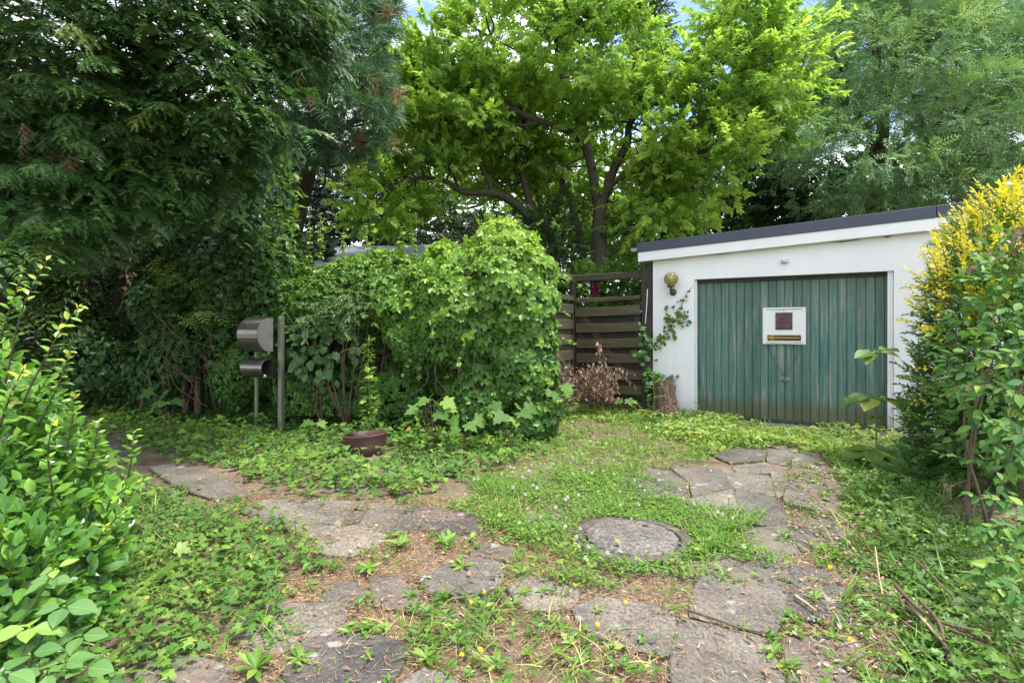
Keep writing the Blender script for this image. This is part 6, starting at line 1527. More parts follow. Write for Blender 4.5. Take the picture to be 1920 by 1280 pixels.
# --- dead branch heap before the gate
def dead_heap():
    base = np.array([1.15, 8.3, 0]); t = thing('brush_heap', 'heap of dead brown branches with withered leaves in front of the gate', 'brush heap', base); st = Acc(); dl = Acc()
    for k in range(90):
        b = W(rng.uniform(1065, 1130), rng.uniform(740, 765), 8.2 + rng.uniform(-.2, .25)); e = W(rng.uniform(1045, 1150), rng.uniform(690, 745), 8.2 + rng.uniform(-.3, .3)); st.tube(smooth_path([b, (b + e) / 2 + rv(.08), e], 3), rng.uniform(.002, .006), 4)
        q = e + rng.normal(0, .07, (14, 3)); scatter(dl, KITE, q, norm(rng.normal(0, .5, q.shape) + [0, 0, -1]), rng.normal(0, 1, q.shape), rng.uniform(.03, .07, 14), np.clip(rng.normal(.55, .25, 14), 0, 1))
    for p in ([(1100, 735), (1125, 692), (1160, 690), (1195, 700)], [(1110, 730), (1121, 690), (1122, 655), (1121, 638)], [(1115, 720), (1132, 695), (1130, 660), (1124, 648)], [(1080, 740), (1050, 700), (1032, 660)], [(1090, 730), (1070, 690), (1045, 662)], [(1105, 725), (1140, 705), (1170, 706), (1192, 722)], [(1110, 735), (1100, 705), (1085, 690)], [(1120, 730), (1140, 700), (1142, 725), (1148, 745)]):
        pts = smooth_path([W(x, y, 8.15) for x, y in p], 6); st.tube(pts, np.linspace(.008, .003, len(pts)), 5); n = 26; i = rng.integers(len(pts) // 3, len(pts), n); scatter(dl, LEAF3, pts[i] + rng.normal(0, .015, (n, 3)), norm(rng.normal(0, .25, (n, 3)) + [0, 0, -1]), rng.normal(0, 1, (n, 3)), rng.uniform(.04, .09, n), np.clip(rng.normal(.7, .25, n), 0, 1))
    build('branch', st, M['stem'], t)['kind'] = 'stuff'; build('dead_leaves', dl, M['deadleaf'], t)['kind'] = 'stuff'
dead_heap()

# --- flowering bush behind the gate, ferns, horsetail
def flower_bush():
    t = thing('flowering_bush', 'leafy bush with dark red blooms seen above the gate', 'bush', (1.6, 10.3, 0)); ells = [E(1115, 545, 10.2, .65, .5, .45), E(1180, 545, 10.2, .5, .5, .4), E(1140, 620, 10.2, .9, .4, .8), E(1080, 600, 10, .35, .4, 1.0)]
    P, Nn = sample_ells(ells, 900, .5, 1.03, .75, zmin=.1); ac = Acc(); scatter(ac, DARK, P, norm(Nn + rng.normal(0, .4, P.shape) + [0, 0, .2]), norm(np.array([0, -.3, 1.]) + rng.normal(0, .3, P.shape)), rng.uniform(.18, .3, len(P)), np.clip(rng.normal(.55, .18, len(P)), 0, 1)); build('foliage', ac, M['backtree'], t)['kind'] = 'stuff'
    st = Acc(); b = np.array(t.location)
    for k in range(8): e = P[rng.integers(len(P))]; st.tube(smooth_path([b, (b + e) / 2 + rv(.06), e], 4), np.linspace(.015, .004, 9), 5)
    build('stem', st, M['stem'], t)['kind'] = 'stuff'
    for (x, y, d, s) in ((1117, 540, 9.65, .075), (1112, 548, 9.65, .05), (1152, 536, 9.9, .05), (1078, 597, 9.5, .065), (1075, 680, 9.4, .05), (1078, 604, 9.5, .04)):
        c = W(x, y, d); n = 26; u = norm(rng.standard_normal((n, 3))); f = Acc(); scatter(f, ROUND, c + u * s * .2, u, rng.normal(0, 1, (n, 3)), s * 1.0, rng.uniform(0, 1, n)); build('bloom', f, M['peony'], t)
    for lab, (x, y, d, rx, rz) in (('fresh green bush behind the fence beam, just left of the garage', (1190, 510, 12.4, .7, .5)), ('bright leafy bush behind the gate top under the main tree', (1150, 560, 11.6, .9, .8)), ('deep green bush behind the fence at the right edge of the creeper mound', (1040, 480, 10.6, .55, 1.2)), ('shaded bush behind the fence between the two light trunks', (1010, 470, 12.6, .8, 1.3))):
        t = thing('garden_bush', lab, 'bush', (W(x, y, d) * [1, 1, 0]), group='bushes behind the fence'); ells = [E(x, y, d, rx, .5, rz), E(x, y + 70, d, rx, .5, rz)]
        P, Nn = sample_ells(ells, 500, .5, 1.03, .75, zmin=.1); ac = Acc(); scatter(ac, MID, P, norm(Nn + rng.normal(0, .4, P.shape) + [0, 0, .2]), norm(np.array([0, -.3, 1.]) + rng.normal(0, .3, P.shape)), rng.uniform(.2, .34, len(P)), np.clip(rng.normal(.55, .16, len(P)), 0, 1)); build('foliage', ac, M['backtree' if 'fresh' in lab or 'bright' in lab else 'backdark'], t)['kind'] = 'stuff'
        st = Acc(); b = np.array(t.location)
        for k in range(6): e = P[rng.integers(len(P))]; st.tube(smooth_path([b, (b + e) / 2 + rv(.06), e], 4), np.linspace(.015, .004, 9), 5)
        build('stem', st, M['stem'], t)['kind'] = 'stuff'
flower_bush()

FF = t_kite(1, .28, .05, .1); FERN = [t_frond(FF, 14, .20, .45), t_frond(FF, 14, .18, .3)]
def fern(x, y, n, s, label):
    b = G(x, y); t = thing('fern', label, 'fern', b); pm = part_meshes('frond', FERN, (.3, .6, .8), M['fern']); aa = rng.uniform(0, 6.28, n); el = rng.uniform(.3, 1.1, n); D = np.stack([np.cos(aa) * np.cos(el), np.sin(aa) * np.cos(el), np.sin(el)], -1)
    place_parts(t, 'frond', pm, np.tile(b, (n, 1)) + D * .03, D, norm(np.array([0, 0, 1.]) + rng.normal(0, .2, (n, 3)) - D * .2), s * rng.uniform(.7, 1.1, n))
fern(1718, 905, 30, .40, 'feathery green fern at the foot of the golden shrub')
fern(1752, 878, 20, .34, 'feathery fern beside the rotten log under the golden shrub')
fern(1690, 870, 16, .30, 'smaller feathery fern between the door frame and the golden shrub')
fern(215, 1090, 14, .14, 'small feathery plant under the glossy shrub by the ivy')
# ------------------------------------------------------------------ ground cover
def gpoly(px): return np.array([G(x, y)[:2] for x, y in px])
LOGCLEAR = gpoly([(1752,905),(1960,885),(1960,985),(1765,980)])        # worn bare ground before the log
def fill(px, dens, wob=.12, avoid_slabs=0.0, cap=None):
    """points spread over a traced patch of ground with a ragged edge"""
    poly = gpoly(px); lo, hi = poly.min(0) - .2, poly.max(0) + .2; n = int(np.prod(hi - lo) * dens)
    if cap: n = min(n, cap)
    Q = rng.uniform(lo, hi, (n, 2)); R = Q + wob * np.stack([np.sin(Q[:, 1] * 9 + 3 * np.sin(Q[:, 0] * 5)), np.sin(Q[:, 0] * 8 + 3 * np.cos(Q[:, 1] * 6))], -1) * .8 + rng.normal(0, wob * .5, Q.shape)
    k = in_poly(R, poly); Q = Q[k]
    if avoid_slabs > 0:
        on = np.zeros(len(Q), bool)
        for s in slab_polys: on |= in_poly(Q, s)
        Q = Q[~on | (rng.uniform(0, 1, len(Q)) > avoid_slabs)]
    Q = Q[np.hypot(Q[:, 0] - mc[0], Q[:, 1] - mc[1]) > .352 + .035 * np.sin(3 * np.arctan2(Q[:, 1] - mc[1], Q[:, 0] - mc[0]) + 1)]; Q = Q[np.hypot(Q[:, 0] - pc[0] * .97, (Q[:, 1] - pc[1] + .12) * .8) > .27]
    Q = Q[~in_poly(Q, LOGCLEAR) | (rng.uniform(0, 1, len(Q)) < .12)]
    return np.concatenate([Q, np.zeros((len(Q), 1))], 1)
def patchy(Q, f, lo, hi):               # density varies in patches
    v = .5 + .5 * np.sin(Q[:, 0] * f + 2 * np.sin(Q[:, 1] * f * .7)) * np.cos(Q[:, 1] * f * 1.1 + 1.3 * np.sin(Q[:, 0] * f * .6))
    return Q[rng.uniform(0, 1, len(Q)) < lo + (hi - lo) * v]

IVY_BACK = [(170,752),(300,738),(500,728),(700,738),(860,738),(1020,745),(1060,780),(1030,825),(985,862),(920,880),(860,900),(800,922),(700,935),(600,932),(520,915),(440,886),(340,862),(250,832),(180,800)]
IVY_LEFT = [(-40,860),(120,880),(330,925),(420,955),(520,1000),(560,1070),(540,1120),(470,1170),(440,1230),(330,1262),(290,1300),(-40,1330)]
IVY_RIGHT = [(1610,850),(1700,838),(1800,870),(1980,880),(1980,1340),(1650,1330),(1680,1250),(1660,1180),(1650,1100),(1650,1030),(1630,960),(1590,900)]
GRASS_MID = [(1000,800),(1080,765),(1200,772),(1330,800),(1420,815),(1350,850),(1340,875),(1250,880),(1170,895),(1190,925),(1300,945),(1420,965),(1430,1050),(1330,1090),(1310,1060),(1090,1090),(1010,1075),(960,1010),(880,990),(860,930),(930,880)]
CLOVER = [(900,890),(1170,880),(1280,930),(1400,960),(1420,1040),(1310,1075),(1180,1085),(1060,1085),(1000,1020),(900,985),(870,930)]
BACK_STRIP = [(1040,770),(1180,752),(1300,778),(1420,800),(1660,818),(1700,860),(1560,868),(1500,845),(1420,838),(1330,852),(1200,800)]
THATCH = [(420,930),(900,935),(1010,1000),(1100,1100),(1330,1080),(1480,1030),(1600,1040),(1660,1330),(240,1330),(440,1180),(560,1110),(540,1030),(430,980)]
BOTTOM = [(700,1150),(860,1120),(1060,1150),(1130,1210),(1250,1240),(1260,1330),(860,1330),(760,1230)]
RIGHT_EDGE = [(1460,870),(1600,860),(1670,1000),(1690,1330),(1470,1330),(1490,1150),(1510,1040),(1480,960)]

IVY6 = []
for cup in (.1, .25, -.1):
    rim = [(0, 0), (.42, .0), (.30, .40), (0, 1.0), (-.30, .40), (-.42, 0)]; V = np.array([(0, .25, 0)] + [(x, y, cup * abs(x) * 1.2 - .1 * max(0, y - .3)) for x, y in rim]); IVY6.append((V, np.array([(0, 1 + k, 1 + (k + 1) % 6) for k in range(6)]), np.zeros(6)))
def ivy_patch(name, label, px, dens, h, s0, s1, tint, mat='ivy', wob=.12, parts=0, lean=0.35, temps=IVY, cap=None, avoid=0.0, cat='ivy'):
    Q = fill(px, dens, wob, avoid, cap); n = len(Q); t = thing(name, label, cat, (*Q.mean(0)[:2], 0)); t['kind'] = 'stuff'
    Q[:, 2] = .015 + h * rng.uniform(0, 1, n) ** 1.3 * (.55 + .45 * np.sin(Q[:, 0] * 3.1 + np.sin(Q[:, 1] * 4)))
    aa = rng.uniform(0, 6.28, n); D = norm(np.stack([np.cos(aa), np.sin(aa) - .25, rng.normal(-.1, .25, n)], -1)); N = norm(np.array([0, -.25, 1.]) + rng.normal(0, lean, (n, 3)))
    ti = np.clip(tint + rng.normal(0, .17, n) + .12 * np.sin(Q[:, 0] * 2.2) * np.sin(Q[:, 1] * 2.7), 0, .97); ti[rng.uniform(0, 1, n) < .012] = 1.0
    ac = Acc(); scatter(ac, temps, Q, D, N, rng.uniform(s0, s1, n), ti); build('leaves', ac, M[mat], t)['kind'] = 'stuff'
    st = Acc()
    for k in range(60):
        i = rng.integers(n); a = rng.uniform(0, 6.28); p = Q[i] * [1, 1, 0]; st.tube(smooth_path([p + (0, 0, .02), p + (.08 * math.cos(a), .08 * math.sin(a), .05), p + (.2 * math.cos(a + .4), .2 * math.sin(a + .4), .015)], 3), .0025, 4)
    build('runners', st, M['stem'], t)['kind'] = 'stuff'
    return t
ivy_patch('ground_ivy', 'wide carpet of ivy between the creeper hedge and the paving', IVY_BACK, 2300, .19, .05, .09, .62, cap=32000, temps=IVY6 + [t_palm5(LFT, 3)])
ivy_patch('ground_ivy', 'taller heap of ivy spilling from the foot of the creeper hedge', [(600,752),(760,742),(1045,742),(1065,790),(990,835),(900,850),(780,835),(740,800),(640,790)], 2600, .42, .05, .10, .55, cap=14000, temps=IVY6 + [t_palm5(LFT, 5)], lean=.55)
ivy_patch('ground_ivy', 'ivy carpet around the glossy shrub, edging the dark slabs', IVY_LEFT, 3600, .10, .026, .058, .45, cap=26000, temps=IVY + [t_palm5(LFT, 3), KITE[0]])
ivy_patch('ground_cover', 'tangle of bright low leaves and grass under the golden shrub', IVY_RIGHT, 2600, .17, .026, .068, .34, 'bright', cap=30000, temps=IVY[:2] + [t_palm5(LFT, 3), t_palm5(LFT, 5), KITE[0], KITE[1]], cat='ground cover')
ivy_patch('ground_cover', 'low leafy growth along the foot of gate and garage', BACK_STRIP, 1100, .15, .03, .085, .55, 'bright', cap=15000, temps=IVY6[:1] + [t_palm5(LFT, 3), t_palm5(LFT, 5)], cat='ground cover')

TRI = [t_palm5(t_kite(1, .85, .1, .05), 3, .5, .1)]
ivy_patch('ground_cover', 'yellowish low leaves mixed into the grass between ivy and garage', GRASS_MID, 800, .09, .022, .05, .72, 'bright', cap=9000, temps=IVY6[:1] + [t_palm5(LFT, 3), KITE[0]], avoid=.6, cat='ground cover')
def clover_patch():
    t = thing('clover', 'dense clover patch with white blossoms around the manhole cover', 'clover', (.6, 3.6, 0), kind='stuff'); Q = patchy(fill(CLOVER, 5600, .15, .25, 44000), 4.1, .12, 1.0); n = len(Q)
    Q[:, 2] = .02 + .055 * rng.uniform(0, 1, n) * (.6 + .4 * np.sin(Q[:, 0] * 5)); aa = rng.uniform(0, 6.28, n); ac = Acc(); scatter(ac, TRI, Q, np.stack([np.cos(aa), np.sin(aa), np.zeros(n)], -1), norm(np.array([0, -.2, 1.]) + rng.normal(0, .25, (n, 3))), rng.uniform(.02, .038, n), np.clip(.5 + rng.normal(0, .17, n), 0, 1)); build('leaves', ac, M['clover'], t)['kind'] = 'stuff'
clover_patch()

BL = []
for cv in (.15, .4, .8):
    w = .045; V = np.array([(-w/2, 0, 0), (w/2, 0, 0), (-w*.4, .5, -cv*.2), (w*.4, .5, -cv*.2), (0, 1, -cv)]); BL.append((V, np.array([(0, 1, 3), (0, 3, 2), (2, 3, 4)]), np.zeros(3)))
def grass_field():
    t = thing('grass', 'green and dry grass growing through the joints and edges of the paving', 'grass', (0, 4, 0), kind='stuff'); ac = Acc()
    def tuft(Q, per, l0, l1, tint, spread=.02, up=(.25, 1.2)):
        n = len(Q) * per; q = np.repeat(Q, per, 0) + np.concatenate([rng.normal(0, spread, (n, 2)), np.zeros((n, 1))], 1); aa = rng.uniform(0, 6.28, n); el = rng.uniform(*up, n); D = np.stack([np.cos(aa) * np.cos(el), np.sin(aa) * np.cos(el), np.sin(el)], -1); L = rng.uniform(l0, l1, n)
        scatter(ac, BL, q, D, norm(np.array([0, 0, 1.]) + rng.normal(0, .3, (n, 3))), L, np.clip(tint + rng.normal(0, .18, n), 0, 1))
    tuft(patchy(fill(GRASS_MID, 170, .15, .5), 3.3, .1, 1), 11, .05, .16, .56)
    tuft(patchy(fill(BACK_STRIP, 70, .15), 3., .1, 1), 12, .06, .24, .6)
    tuft(patchy(fill(IVY_RIGHT, 110, .2), 2., .1, 1), 13, .08, .26, .42)
    tuft(patchy(fill(IVY_BACK, 50, .2), 2., .1, 1), 8, .06, .18, .55)
    tuft(patchy(fill(IVY_LEFT, 110, .2), 2., .1, .9), 8, .05, .16, .65)
    tuft(patchy(fill(BOTTOM, 95, .15, .6), 4., .1, 1), 11, .04, .15, .86, up=(.1, 1.0))
    tuft(patchy(fill(RIGHT_EDGE, 110, .15, .6), 4., .2, 1), 10, .05, .17, .75, up=(.1, 1.0))
    tuft(patchy(fill(THATCH, 85, .1, .93), 5., .05, .8), 8, .03, .10, .6, up=(.15, 1.1))
    J = []
    for s in slab_polys:                 # along the slab edges
        for a, b in zip(s, np.roll(s, -1, 0)):
            if rng.uniform() < .26: J.append([*(a + (b - a) * rng.uniform() + rng.normal(0, .012, 2)), 0])
    tuft(np.array(J), 7, .03, .085, .55, .012)
    for (x, y) in ((1340,1010),(1345,985),(1380,1000),(1320,1040),(1365,1040)): tuft(G(x, y)[None], 34, .08, .22, .55, .04, (.5, 1.35))
    for (x, y) in ((830,1190),(870,1170),(800,1210),(900,1180)): tuft(G(x, y)[None], 22, .08, .22, .45, .05, (.15, .8))
    build('blades', ac, M['grass'], t)['kind'] = 'stuff'
grass_field()

def joint_weeds():
    t = thing('small_weeds', 'tiny low weeds sprinkled over the dry joints between slabs', 'weeds', (.2, 3.2, 0), kind='stuff'); ac = Acc(); Q = patchy(fill(THATCH, 130, .1, .85), 4.3, .0, 1.0); Q = np.concatenate([Q, fill(BOTTOM, 120, .1, .7), fill(RIGHT_EDGE, 130, .1, .7)]); m = len(Q); n = m * 7; q = np.repeat(Q, 7, 0) + np.concatenate([rng.normal(0, .012, (n, 2)), rng.uniform(.005, .03, (n, 1))], 1); aa = rng.uniform(0, 6.28, n)
    scatter(ac, [t_kite(1, .38, .1, .15), t_kite(1, .55, .1, .1), t_kite(1, .25, .1, .2)], q, np.stack([np.cos(aa), np.sin(aa), rng.uniform(0, .8, n)], -1), norm(np.array([0, -.1, 1.]) + rng.normal(0, .3, (n, 3))), rng.uniform(.018, .055, n) * np.repeat(rng.uniform(.6, 1.4, m), 7), np.clip(np.repeat(rng.normal(.5, .15, m), 7) + rng.normal(0, .1, n), 0, .85)); build('leaves', ac, M['grass'], t)['kind'] = 'stuff'
joint_weeds()
def straw():
    t = thing('dry_thatch', 'dry brown straw and needles lying between the slabs', 'straw', (0, 3.4, 0), kind='stuff'); ac = Acc(); V = np.array([(-.045, 0, 0), (.045, 0, 0), (.02, 1, .02)]); st_t = [(V, np.array([(0, 1, 2)]), np.zeros(1)), (V * [1, 1, 3] + [0, 0, .0], np.array([(0, 1, 2)]), np.zeros(1))]
    Q = patchy(fill(THATCH, 8500, .1, .84, 120000), 2.7, .3, 1.0); R = patchy(fill(RIGHT_EDGE, 4200, .1, .75, 26000), 3, .25, 1.); R2 = patchy(fill(GRASS_MID, 1400, .1, .7), 2.2, .1, 1.); R = np.concatenate([R, R2, fill(BACK_STRIP, 700, .1)]); B = fill([(280,870),(420,900),(560,925),(560,950),(420,940),(290,900)], 1500, .1, .5); Q = np.concatenate([Q, R, B]); n = len(Q); Q[:, 2] = -.006 + .016 * rng.uniform(0, 1, n)
    ed = []
    for s in slab_polys:                 # debris gathered over the slab edges
        for a, b in zip(s, np.roll(s, -1, 0)):
            m = rng.poisson(1.6); ed += [[*(a + (b - a) * rng.uniform() + rng.normal(0, .02, 2)), .02] for _ in range(m)]
    Q = np.concatenate([Q, np.array(ed)]); n = len(Q)
    for s in slab_polys:
        k = in_poly(Q[:, :2], s); Q[k, 2] = .018 + .012 * rng.uniform(0, 1, k.sum())
    aa = rng.uniform(0, 6.28, n); scatter(ac, st_t, Q, np.stack([np.cos(aa), np.sin(aa), rng.normal(0, .12, n)], -1), norm(np.array([0, 0, 1.]) + rng.normal(0, .3, (n, 3))), rng.uniform(.015, .055, n), np.clip(rng.normal(.40, .20, n), 0, 1)); build('stalks', ac, M['straw'], t)['kind'] = 'stuff'
    t2 = thing('leaf_litter', 'small dry leaves and crumbs scattered over slabs and soil', 'leaf litter', (.5, 3, 0), kind='stuff'); ac = Acc(); Q = np.concatenate([fill(THATCH, 70, .1), fill(RIGHT_EDGE, 620, .1), fill(BACK_STRIP, 60, .1), fill(IVY_RIGHT, 60, .1)]); n = len(Q); Q[:, 2] = .022; aa = rng.uniform(0, 6.28, n)
    scatter(ac, KITE, Q, np.stack([np.cos(aa), np.sin(aa), rng.normal(.05, .15, n)], -1), norm(np.array([0, 0, 1.]) + rng.normal(0, .4, (n, 3))), rng.uniform(.012, .045, n), np.clip(rng.normal(.6, .3, n), 0, 1)); build('litter', ac, M['deadleaf'], t2)['kind'] = 'stuff'
    t3 = thing('moss', 'yellow green moss on the slabs before the garage door', 'moss', G(1420, 828), kind='stuff'); ac = Acc(); Q = patchy(fill([(1320,815),(1420,806),(1560,824),(1640,838),(1560,846),(1440,834),(1340,842)], 2600, .1, 0, 9000), 4, .1, 1); n = len(Q); Q[:, 2] = .028 + .008 * rng.uniform(0, 1, n); aa = rng.uniform(0, 6.28, n)
    scatter(ac, KITE, Q, np.stack([np.cos(aa), np.sin(aa), rng.normal(.5, .3, n)], -1), norm(np.array([0, 0, 1.]) + rng.normal(0, .5, (n, 3))), rng.uniform(.012, .03, n), np.clip(rng.normal(.86, .1, n), 0, 1)); build('tufts', ac, M['bright'], t3)['kind'] = 'stuff'
straw()

# ------------------------------------------------------------------ countable small plants and bits
ROS = [t_leaf(1, .26, .10, .22, 3, 1.15), t_leaf(1, .32, .05, .30, 3, 1.2)]
def rosettes():
    spots = [(752,1024,.15,13,'big rosette weed below the upper left slabs'),(835,1022,.14,12,'big rosette weed right of the upper left slabs'),(690,1068,.12,10,'rosette weed left of the small middle slabs'),(868,1066,.11,9,'rosette weed on the corner of the middle slab'),(735,1008,.10,8,'rosette weed in the joint of the upper left slabs'),(978,1078,.10,9,'rosette weed at the right tip of the middle slab'),(700,1180,.11,9,'rosette weed right above the dark lower slab'),(770,1120,.08,8,'small rosette weed between the small slab and the middle slab'),(655,1190,.10,7,'rosette weed on the dark lower slab'),(480,1258,.14,11,'broad rosette weed at the lowest left slab'),(560,1240,.12,9,'rosette weed left of the dark lower slab'),(1008,1050,.09,8,'rosette weed where clover meets the middle slab'),(1120,1150,.07,7,'tiny rosette weed on the slab below the manhole'),(1450,1230,.10,14,'feathery rosette weed at the crossing of four slabs'),(1475,1255,.09,12,'feathery rosette weed below the crossing of four slabs'),(1490,1190,.09,10,'rosette weed in the right hand slab joint'),(600,1060,.09,8,'rosette weed in the thatch by the left ivy'),(1390,1180,.06,6,'tiny rosette weed on the big right slab edge'),(1560,1200,.09,8,'rosette weed near the vine stems'),(1180,975,.10,8,'rosette weed behind the manhole cover'),(1100,1010,.08,7,'rosette weed left of the manhole cover'),(620,1020,.06,6,'tiny rosette weed on an upper left slab'),(1395,1092,.05,6,'tiny rosette weed in the middle of the big right slab'),(800,1240,.10,8,'rosette weed right of the dark lower slab'),(930,1250,.10,9,'rosette weed in the bottom grass'),(1050,1230,.10,9,'rosette weed right in the bottom grass'),(1600,960,.12,9,'rosette weed in the right ground cover'),(1545,930,.10,8,'rosette weed beside the small right slab'),(690,1240,.08,7,'small rosette weed at the right edge of the dark lower slab')]
    meshes = part_meshes('leaf', ROS, (.35, .55, .75), M['grass'])
    for k, (x, y, s, n, lab) in enumerate(spots):
        b = G(x, y) + (0, 0, .012); t = thing('weed_rosette', lab, 'weed', b, group='rosette weeds in the paving')
        aa = np.arange(n) * 2.4 + rng.uniform(0, 6); el = rng.uniform(.1, .8, n); D = np.stack([np.cos(aa) * np.cos(el), np.sin(aa) * np.cos(el), np.sin(el)], -1)
        place_parts(t, 'leaf', meshes, np.tile(b, (n, 1)), D, norm(np.array([0, 0, 1.]) + rng.normal(0, .25, (n, 3))), s * .68 * rng.uniform(.6, 1.15, n))
rosettes()

def flower_mesh(nm, petals, r, mat, ball=False):
    a = Acc()
    if ball:
        u = norm(rng.standard_normal((40, 3))); scatter(a, [t_kite(1, .4, .1, 0)], u * r * .3, u, rng.normal(0, 1, (40, 3)), r * .8, rng.uniform(.3, 1, 40))
    else:
        aa = np.linspace(0, 6.28, petals, endpoint=False); scatter(a, [t_kite(1, .4, .1, .1)], np.zeros((petals, 3)), np.stack([np.cos(aa), np.sin(aa), np.full(petals, .35)], -1), np.tile([[0, 0, 1.]], (petals, 1)), r, rng.uniform(.4, 1, petals)); scatter(a, [t_kite(1, .5, .1, .1)], np.full((petals, 3), (0, 0, .003)), np.stack([np.cos(aa + .2), np.sin(aa + .2), np.full(petals, .9)], -1), np.tile([[0, 0, 1.]], (petals, 1)), r * .6, .3)
    V, F, T = a.arrays(); return mesh_np(nm, V, F, T, mat)
M['petal_yellow'] = leaf_mat('yellow_petal', [(0, (.70, .40, .01)), (1, (.80, .60, .03))], .3, .5, (1, 1, 1))
M['petal_white'] = leaf_mat('white_petal', [(0, (.42, .36, .26)), (.5, (.62, .60, .52)), (1, (.78, .77, .72))], .2, .6, (1, 1, 1))
fy = flower_mesh('flower_head', 14, .0125, M['petal_yellow']); fw = [flower_mesh('blossom', 0, .013, M['petal_white'], True) for _ in range(2)]
def yellow_flowers():
    where = ['beside the manhole, standing before its cover', 'above the grass just below the middle slab', 'over the right end of the middle slab', 'in the bottom grass, higher of a pair', 'in the bottom grass, lower of a pair', 'over the slab left of the wide joint', 'pale and small over the slab below the manhole', 'by the small debris heap right of the big slab', 'on the upper left weed clump', 'near the pale broken stick on the right', 'at the lower edge of the manhole ring', 'over the right corner weeds, low', 'in the tangle under the climber', 'in the ground cover below the sapling', 'beside the glossy shrub, first of two', 'beside the glossy shrub, second of two', 'at the edge of the left path', 'on the path slab', 'in the tall grass behind the manhole, right', 'in the tall grass behind the manhole, left', 'left of the upper left slabs', 'in the right ground cover, left of two', 'in the right ground cover, right of two', 'in the clover left of the manhole']
    for k, (x, y, gy_, s) in enumerate(((1157,1013,1040,1.0),(882,1128,1160,1.0),(908,1110,1190,.7),(900,1217,1232,1.1),(866,1227,1240,1.0),(1120,1170,1185,1.0),(1173,1128,1150,.9),(1557,1063,1075,1.3),(540,992,1010,.9),(1596,1198,1215,1.1),(1279,1056,1066,.9),(1772,1180,1200,1.0),(1792,1002,1030,.8),(1620,860,885,1.2),(165,891,930,1.0),(172,888,925,.9),(300,915,930,.9),(375,897,915,.8),(1365,930,955,.9),(1340,948,960,.9),(500,990,1008,.8),(1615,968,1000,.9),(1650,975,1005,1.0),(970,1020,1030,.7))):
        b = G(x + rng.normal(0, 6), gy_); c = W(x, y, b[1] - .005); t = thing('yellow_flower', 'small yellow flower ' + where[k], 'flower', b, group='yellow flowers among the weeds')
        st = Acc(); st.tube(smooth_path([b, (b + c) / 2 + rv(.012), c], 4), .0018, 4); build('stalk', st, M['greenstem'], t); h = link('flower_head', fy, t); h.location = Vector(c - b); h.scale = (s, s, s); h.rotation_euler = (rng.normal(.4, .3), rng.normal(0, .3), 0)
yellow_flowers()
def clover_flowers():
    Q = fill(CLOVER, 30, .1, .6); Q = Q[rng.permutation(len(Q))[:40]]; extra = np.array([G(x, y) for x, y in ((1160,938),(1085,945),(1057,958),(1060,952),(1290,940),(1300,965),(1095,1080),(1100,1075),(1235,905),(1330,905),(1105,1052),(1085,1035),(1365,960),(960,905),(985,915),(1190,925),(1200,930))])
    for q in np.concatenate([Q, extra]):
        t = thing('clover_blossom', 'white clover blossom in the clover patch by the manhole', 'flower', q, group='white clover blossoms'); c = q + (rng.normal(0, .01), rng.normal(0, .01), rng.uniform(.07, .12)); st = Acc(); st.tube([q, c], .0014, 4); build('stalk', st, M['greenstem'], t); h = link('blossom', fw[rng.integers(2)], t); h.location = Vector(c - q); s = rng.uniform(.75, 1.15); h.scale = (s, s, s)
clover_flowers()

def stick(label, pts, r, mat='stem', name='fallen_stick', cat='stick', z=.03, n=5, wob=.06):
    P = [G(*p) + (0, 0, z + (p[2] if len(p) > 2 else 0)) if len(p) == 2 else G(p[0], p[1]) + (0, 0, p[2]) for p in pts]; a = Acc(); q = smooth_path(P, n); a.tube(q, np.linspace(r, r * .6, len(q)), 7, .5, wob); o = build(name, a, M[mat], None, True); return props(o, label, cat)
stick('pale broken stick lying on the slab right of the wide joint', [(1490,1127),(1512,1142),(1530,1156)], .008, 'stalk')
stick('long thin twig lying on the slabs below the garage', [(1455,942),(1490,958),(1530,972),(1565,988)], .005)
stick('dark thin twig lying in the joint between two slabs', [(1290,1156),(1340,1172),(1385,1188),(1432,1199)], .006)
stick('upright bare stalk leaning out of the weeds on the right', [(1655,1125),(1648,1100,.06),(1641,1072,.14)], .005, 'stalk')
stick('bent bare vine arching over the weeds by the log', [(1768,960),(1800,962,.05),(1845,950,.10),(1880,920,.22)], .008)
stick('thin reddish twig standing beside the broken log end', [(1757,970),(1762,945,.09),(1772,925,.15)], .005)
stick('thin straight twig lying along the front of the log', [(1782,935,.10),(1830,925,.14),(1895,915,.2)], .005, 'stalk')
stick('short dry twig on the lower right slab', [(1340,1198),(1360,1206)], .004); stick('short curved twig on the slab near the bottom edge', [(1400,1205),(1412,1214)], .005)
stick('dark dry stalk lying across the right weeds', [(1715,1090,.12),(1760,1130,.10),(1820,1180,.06),(1880,1240,.05)], .006)
for k, (lab, pts) in enumerate((('thickest shredded vine stem lying in the right corner', [(1690,1150),(1740,1190),(1775,1240),(1780,1265)]), ('long vine stem running to the right edge of the weeds', [(1700,1155),(1760,1200),(1840,1232),(1925,1245)]), ('split pale vine stem beside the thickest one', [(1700,1160),(1735,1205),(1772,1250)]), ('thin vine stem lying over the split pale one', [(1680,1140),(1720,1185),(1765,1215),(1860,1238)]), ('short torn vine stem below the others', [(1725,1180),(1760,1225),(1770,1262)]))):
    stick(lab, [(x, y, .05 + .02 * k) for x, y in pts], .014 if k == 0 else .009, 'stalk' if k == 2 else 'stem', 'vine_stem', 'vine stem', wob=.14)
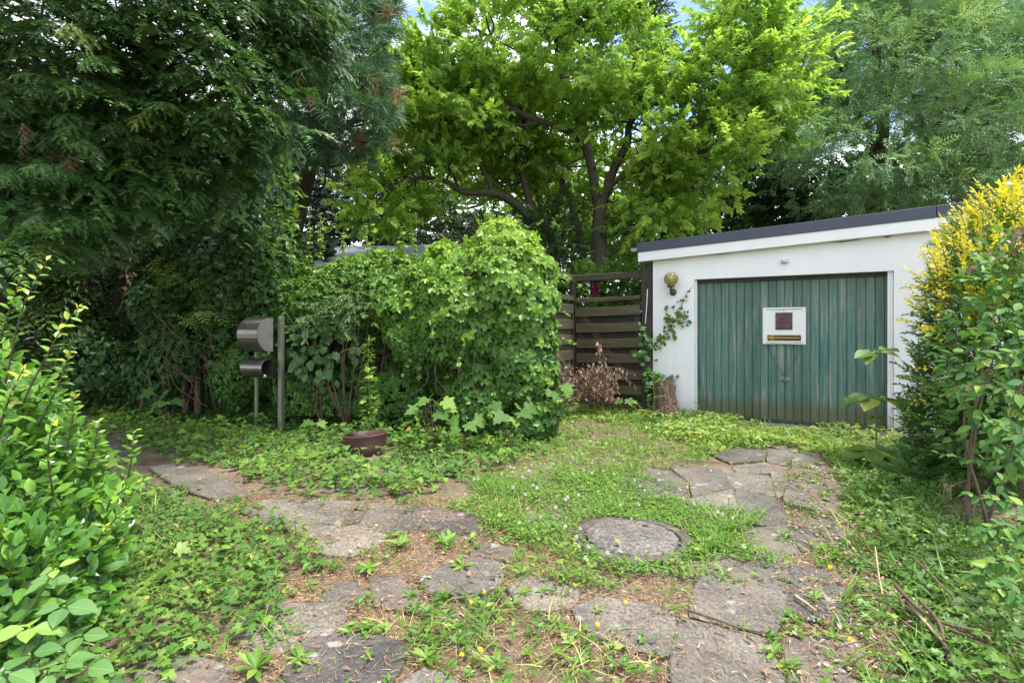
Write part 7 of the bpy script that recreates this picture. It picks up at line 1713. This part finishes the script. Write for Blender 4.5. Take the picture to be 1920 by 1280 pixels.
def log():
    b = G(1800, 925); t = thing('rotten_log', 'rotten brown log lying under the climber at the right edge', 'log', b); a = Acc(); d = b[1]
    q = smooth_path([W(1772, 905, d), W(1800, 908, d), W(1850, 900, d - .03), W(1925, 892, d - .08)], 5); a.tube(q, np.linspace(.050, .036, len(q)), 10, .5, .10); build('trunk', a, M['log'], t)
    e = Acc(); q = smooth_path([W(1779, 902, d - .03), W(1778, 920, d - .05), W(1781, 945, d - .06), W(1783, 955, d - .06)], 4); e.tube(q, np.linspace(.026, .016, len(q)), 8, .5, .2); build('broken_end', e, M['stalk'], t)
log()
def small_plants():
    NAR = [t_leaf(1, .18, .1, .2, 2, .9)]; pm = part_meshes('leaf', NAR, (.4, .6, .8), M['bright'])
    for (x, gy_, ty, n, lab) in ((556,1015,955,16,'feathery upright weed standing on the upper left slab'),(1310,792,735,14,'upright leafy weed between stump and door'),(1225,792,700,18,'leafy weed growing against the left side of the stump'),(1270,760,705,12,'small leafy weed standing on the stump top'),(1770,960,895,12,'slender weed with narrow leaves by the log'),(1830,1000,930,14,'slender weed in the right tangle below the log'),(1690,1010,935,12,'thin upright weed in the ground cover below the sapling')):
        b = G(x, gy_); 
        if 'stump top' in lab: b = np.array([2.36, 8.0, .5]); 
        c = W(x, ty, b[1]); t = thing('upright_weed', lab, 'weed', b); st = Acc(); pts = smooth_path([b, (b + c) / 2 + rv(.01), c], 5); st.tube(pts, .003, 5); build('stem', st, M['greenstem'], t); i = rng.integers(2, len(pts), n); aa = rng.uniform(0, 6.28, n); D = np.stack([np.cos(aa), np.sin(aa), rng.uniform(.1, .8, n)], -1); place_parts(t, 'leaf', pm, pts[i], D, norm(np.array([0, 0, 1.]) + rng.normal(0, .2, (n, 3))), np.linalg.norm(c - b) * .32 * rng.uniform(.6, 1.1, n))
    # wiry dark stalks crossing the paving
    where = ['at the top of the upper left slabs, taller', 'at the top of the upper left slabs, shorter', 'at the right end of the upper left slabs', 'slanting over the middle slab', 'slanting up from the bottom grass to the middle slab', 'between the middle slab and the slab below the manhole', 'upright over the slab below the manhole', 'slanting from the dark lower slab', 'over the left edge of the big right slab', 'left of the manhole cover']
    for k, (x0, y0, x1, y1) in enumerate(((750,1000,755,945),(735,995,748,955),(770,995,775,950),(820,1125,910,1050),(880,1160,990,1075),(930,1140,1000,1060),(1060,1160,1062,1090),(790,1215,860,1180),(1230,1150,1250,1110),(1090,1045,1118,985))):
        b = G(x0, y0); c = W(x1, y1, b[1] - .02); a = Acc(); a.tube(smooth_path([b, (b + c) / 2 + rv(.02), c], 4), [.0022] * 9, 4); o = build('grass_stalk', a, M['greenstem']); props(o, 'wiry dark stalk ' + where[k], 'stalk', 'wiry stalks over the paving')
small_plants()
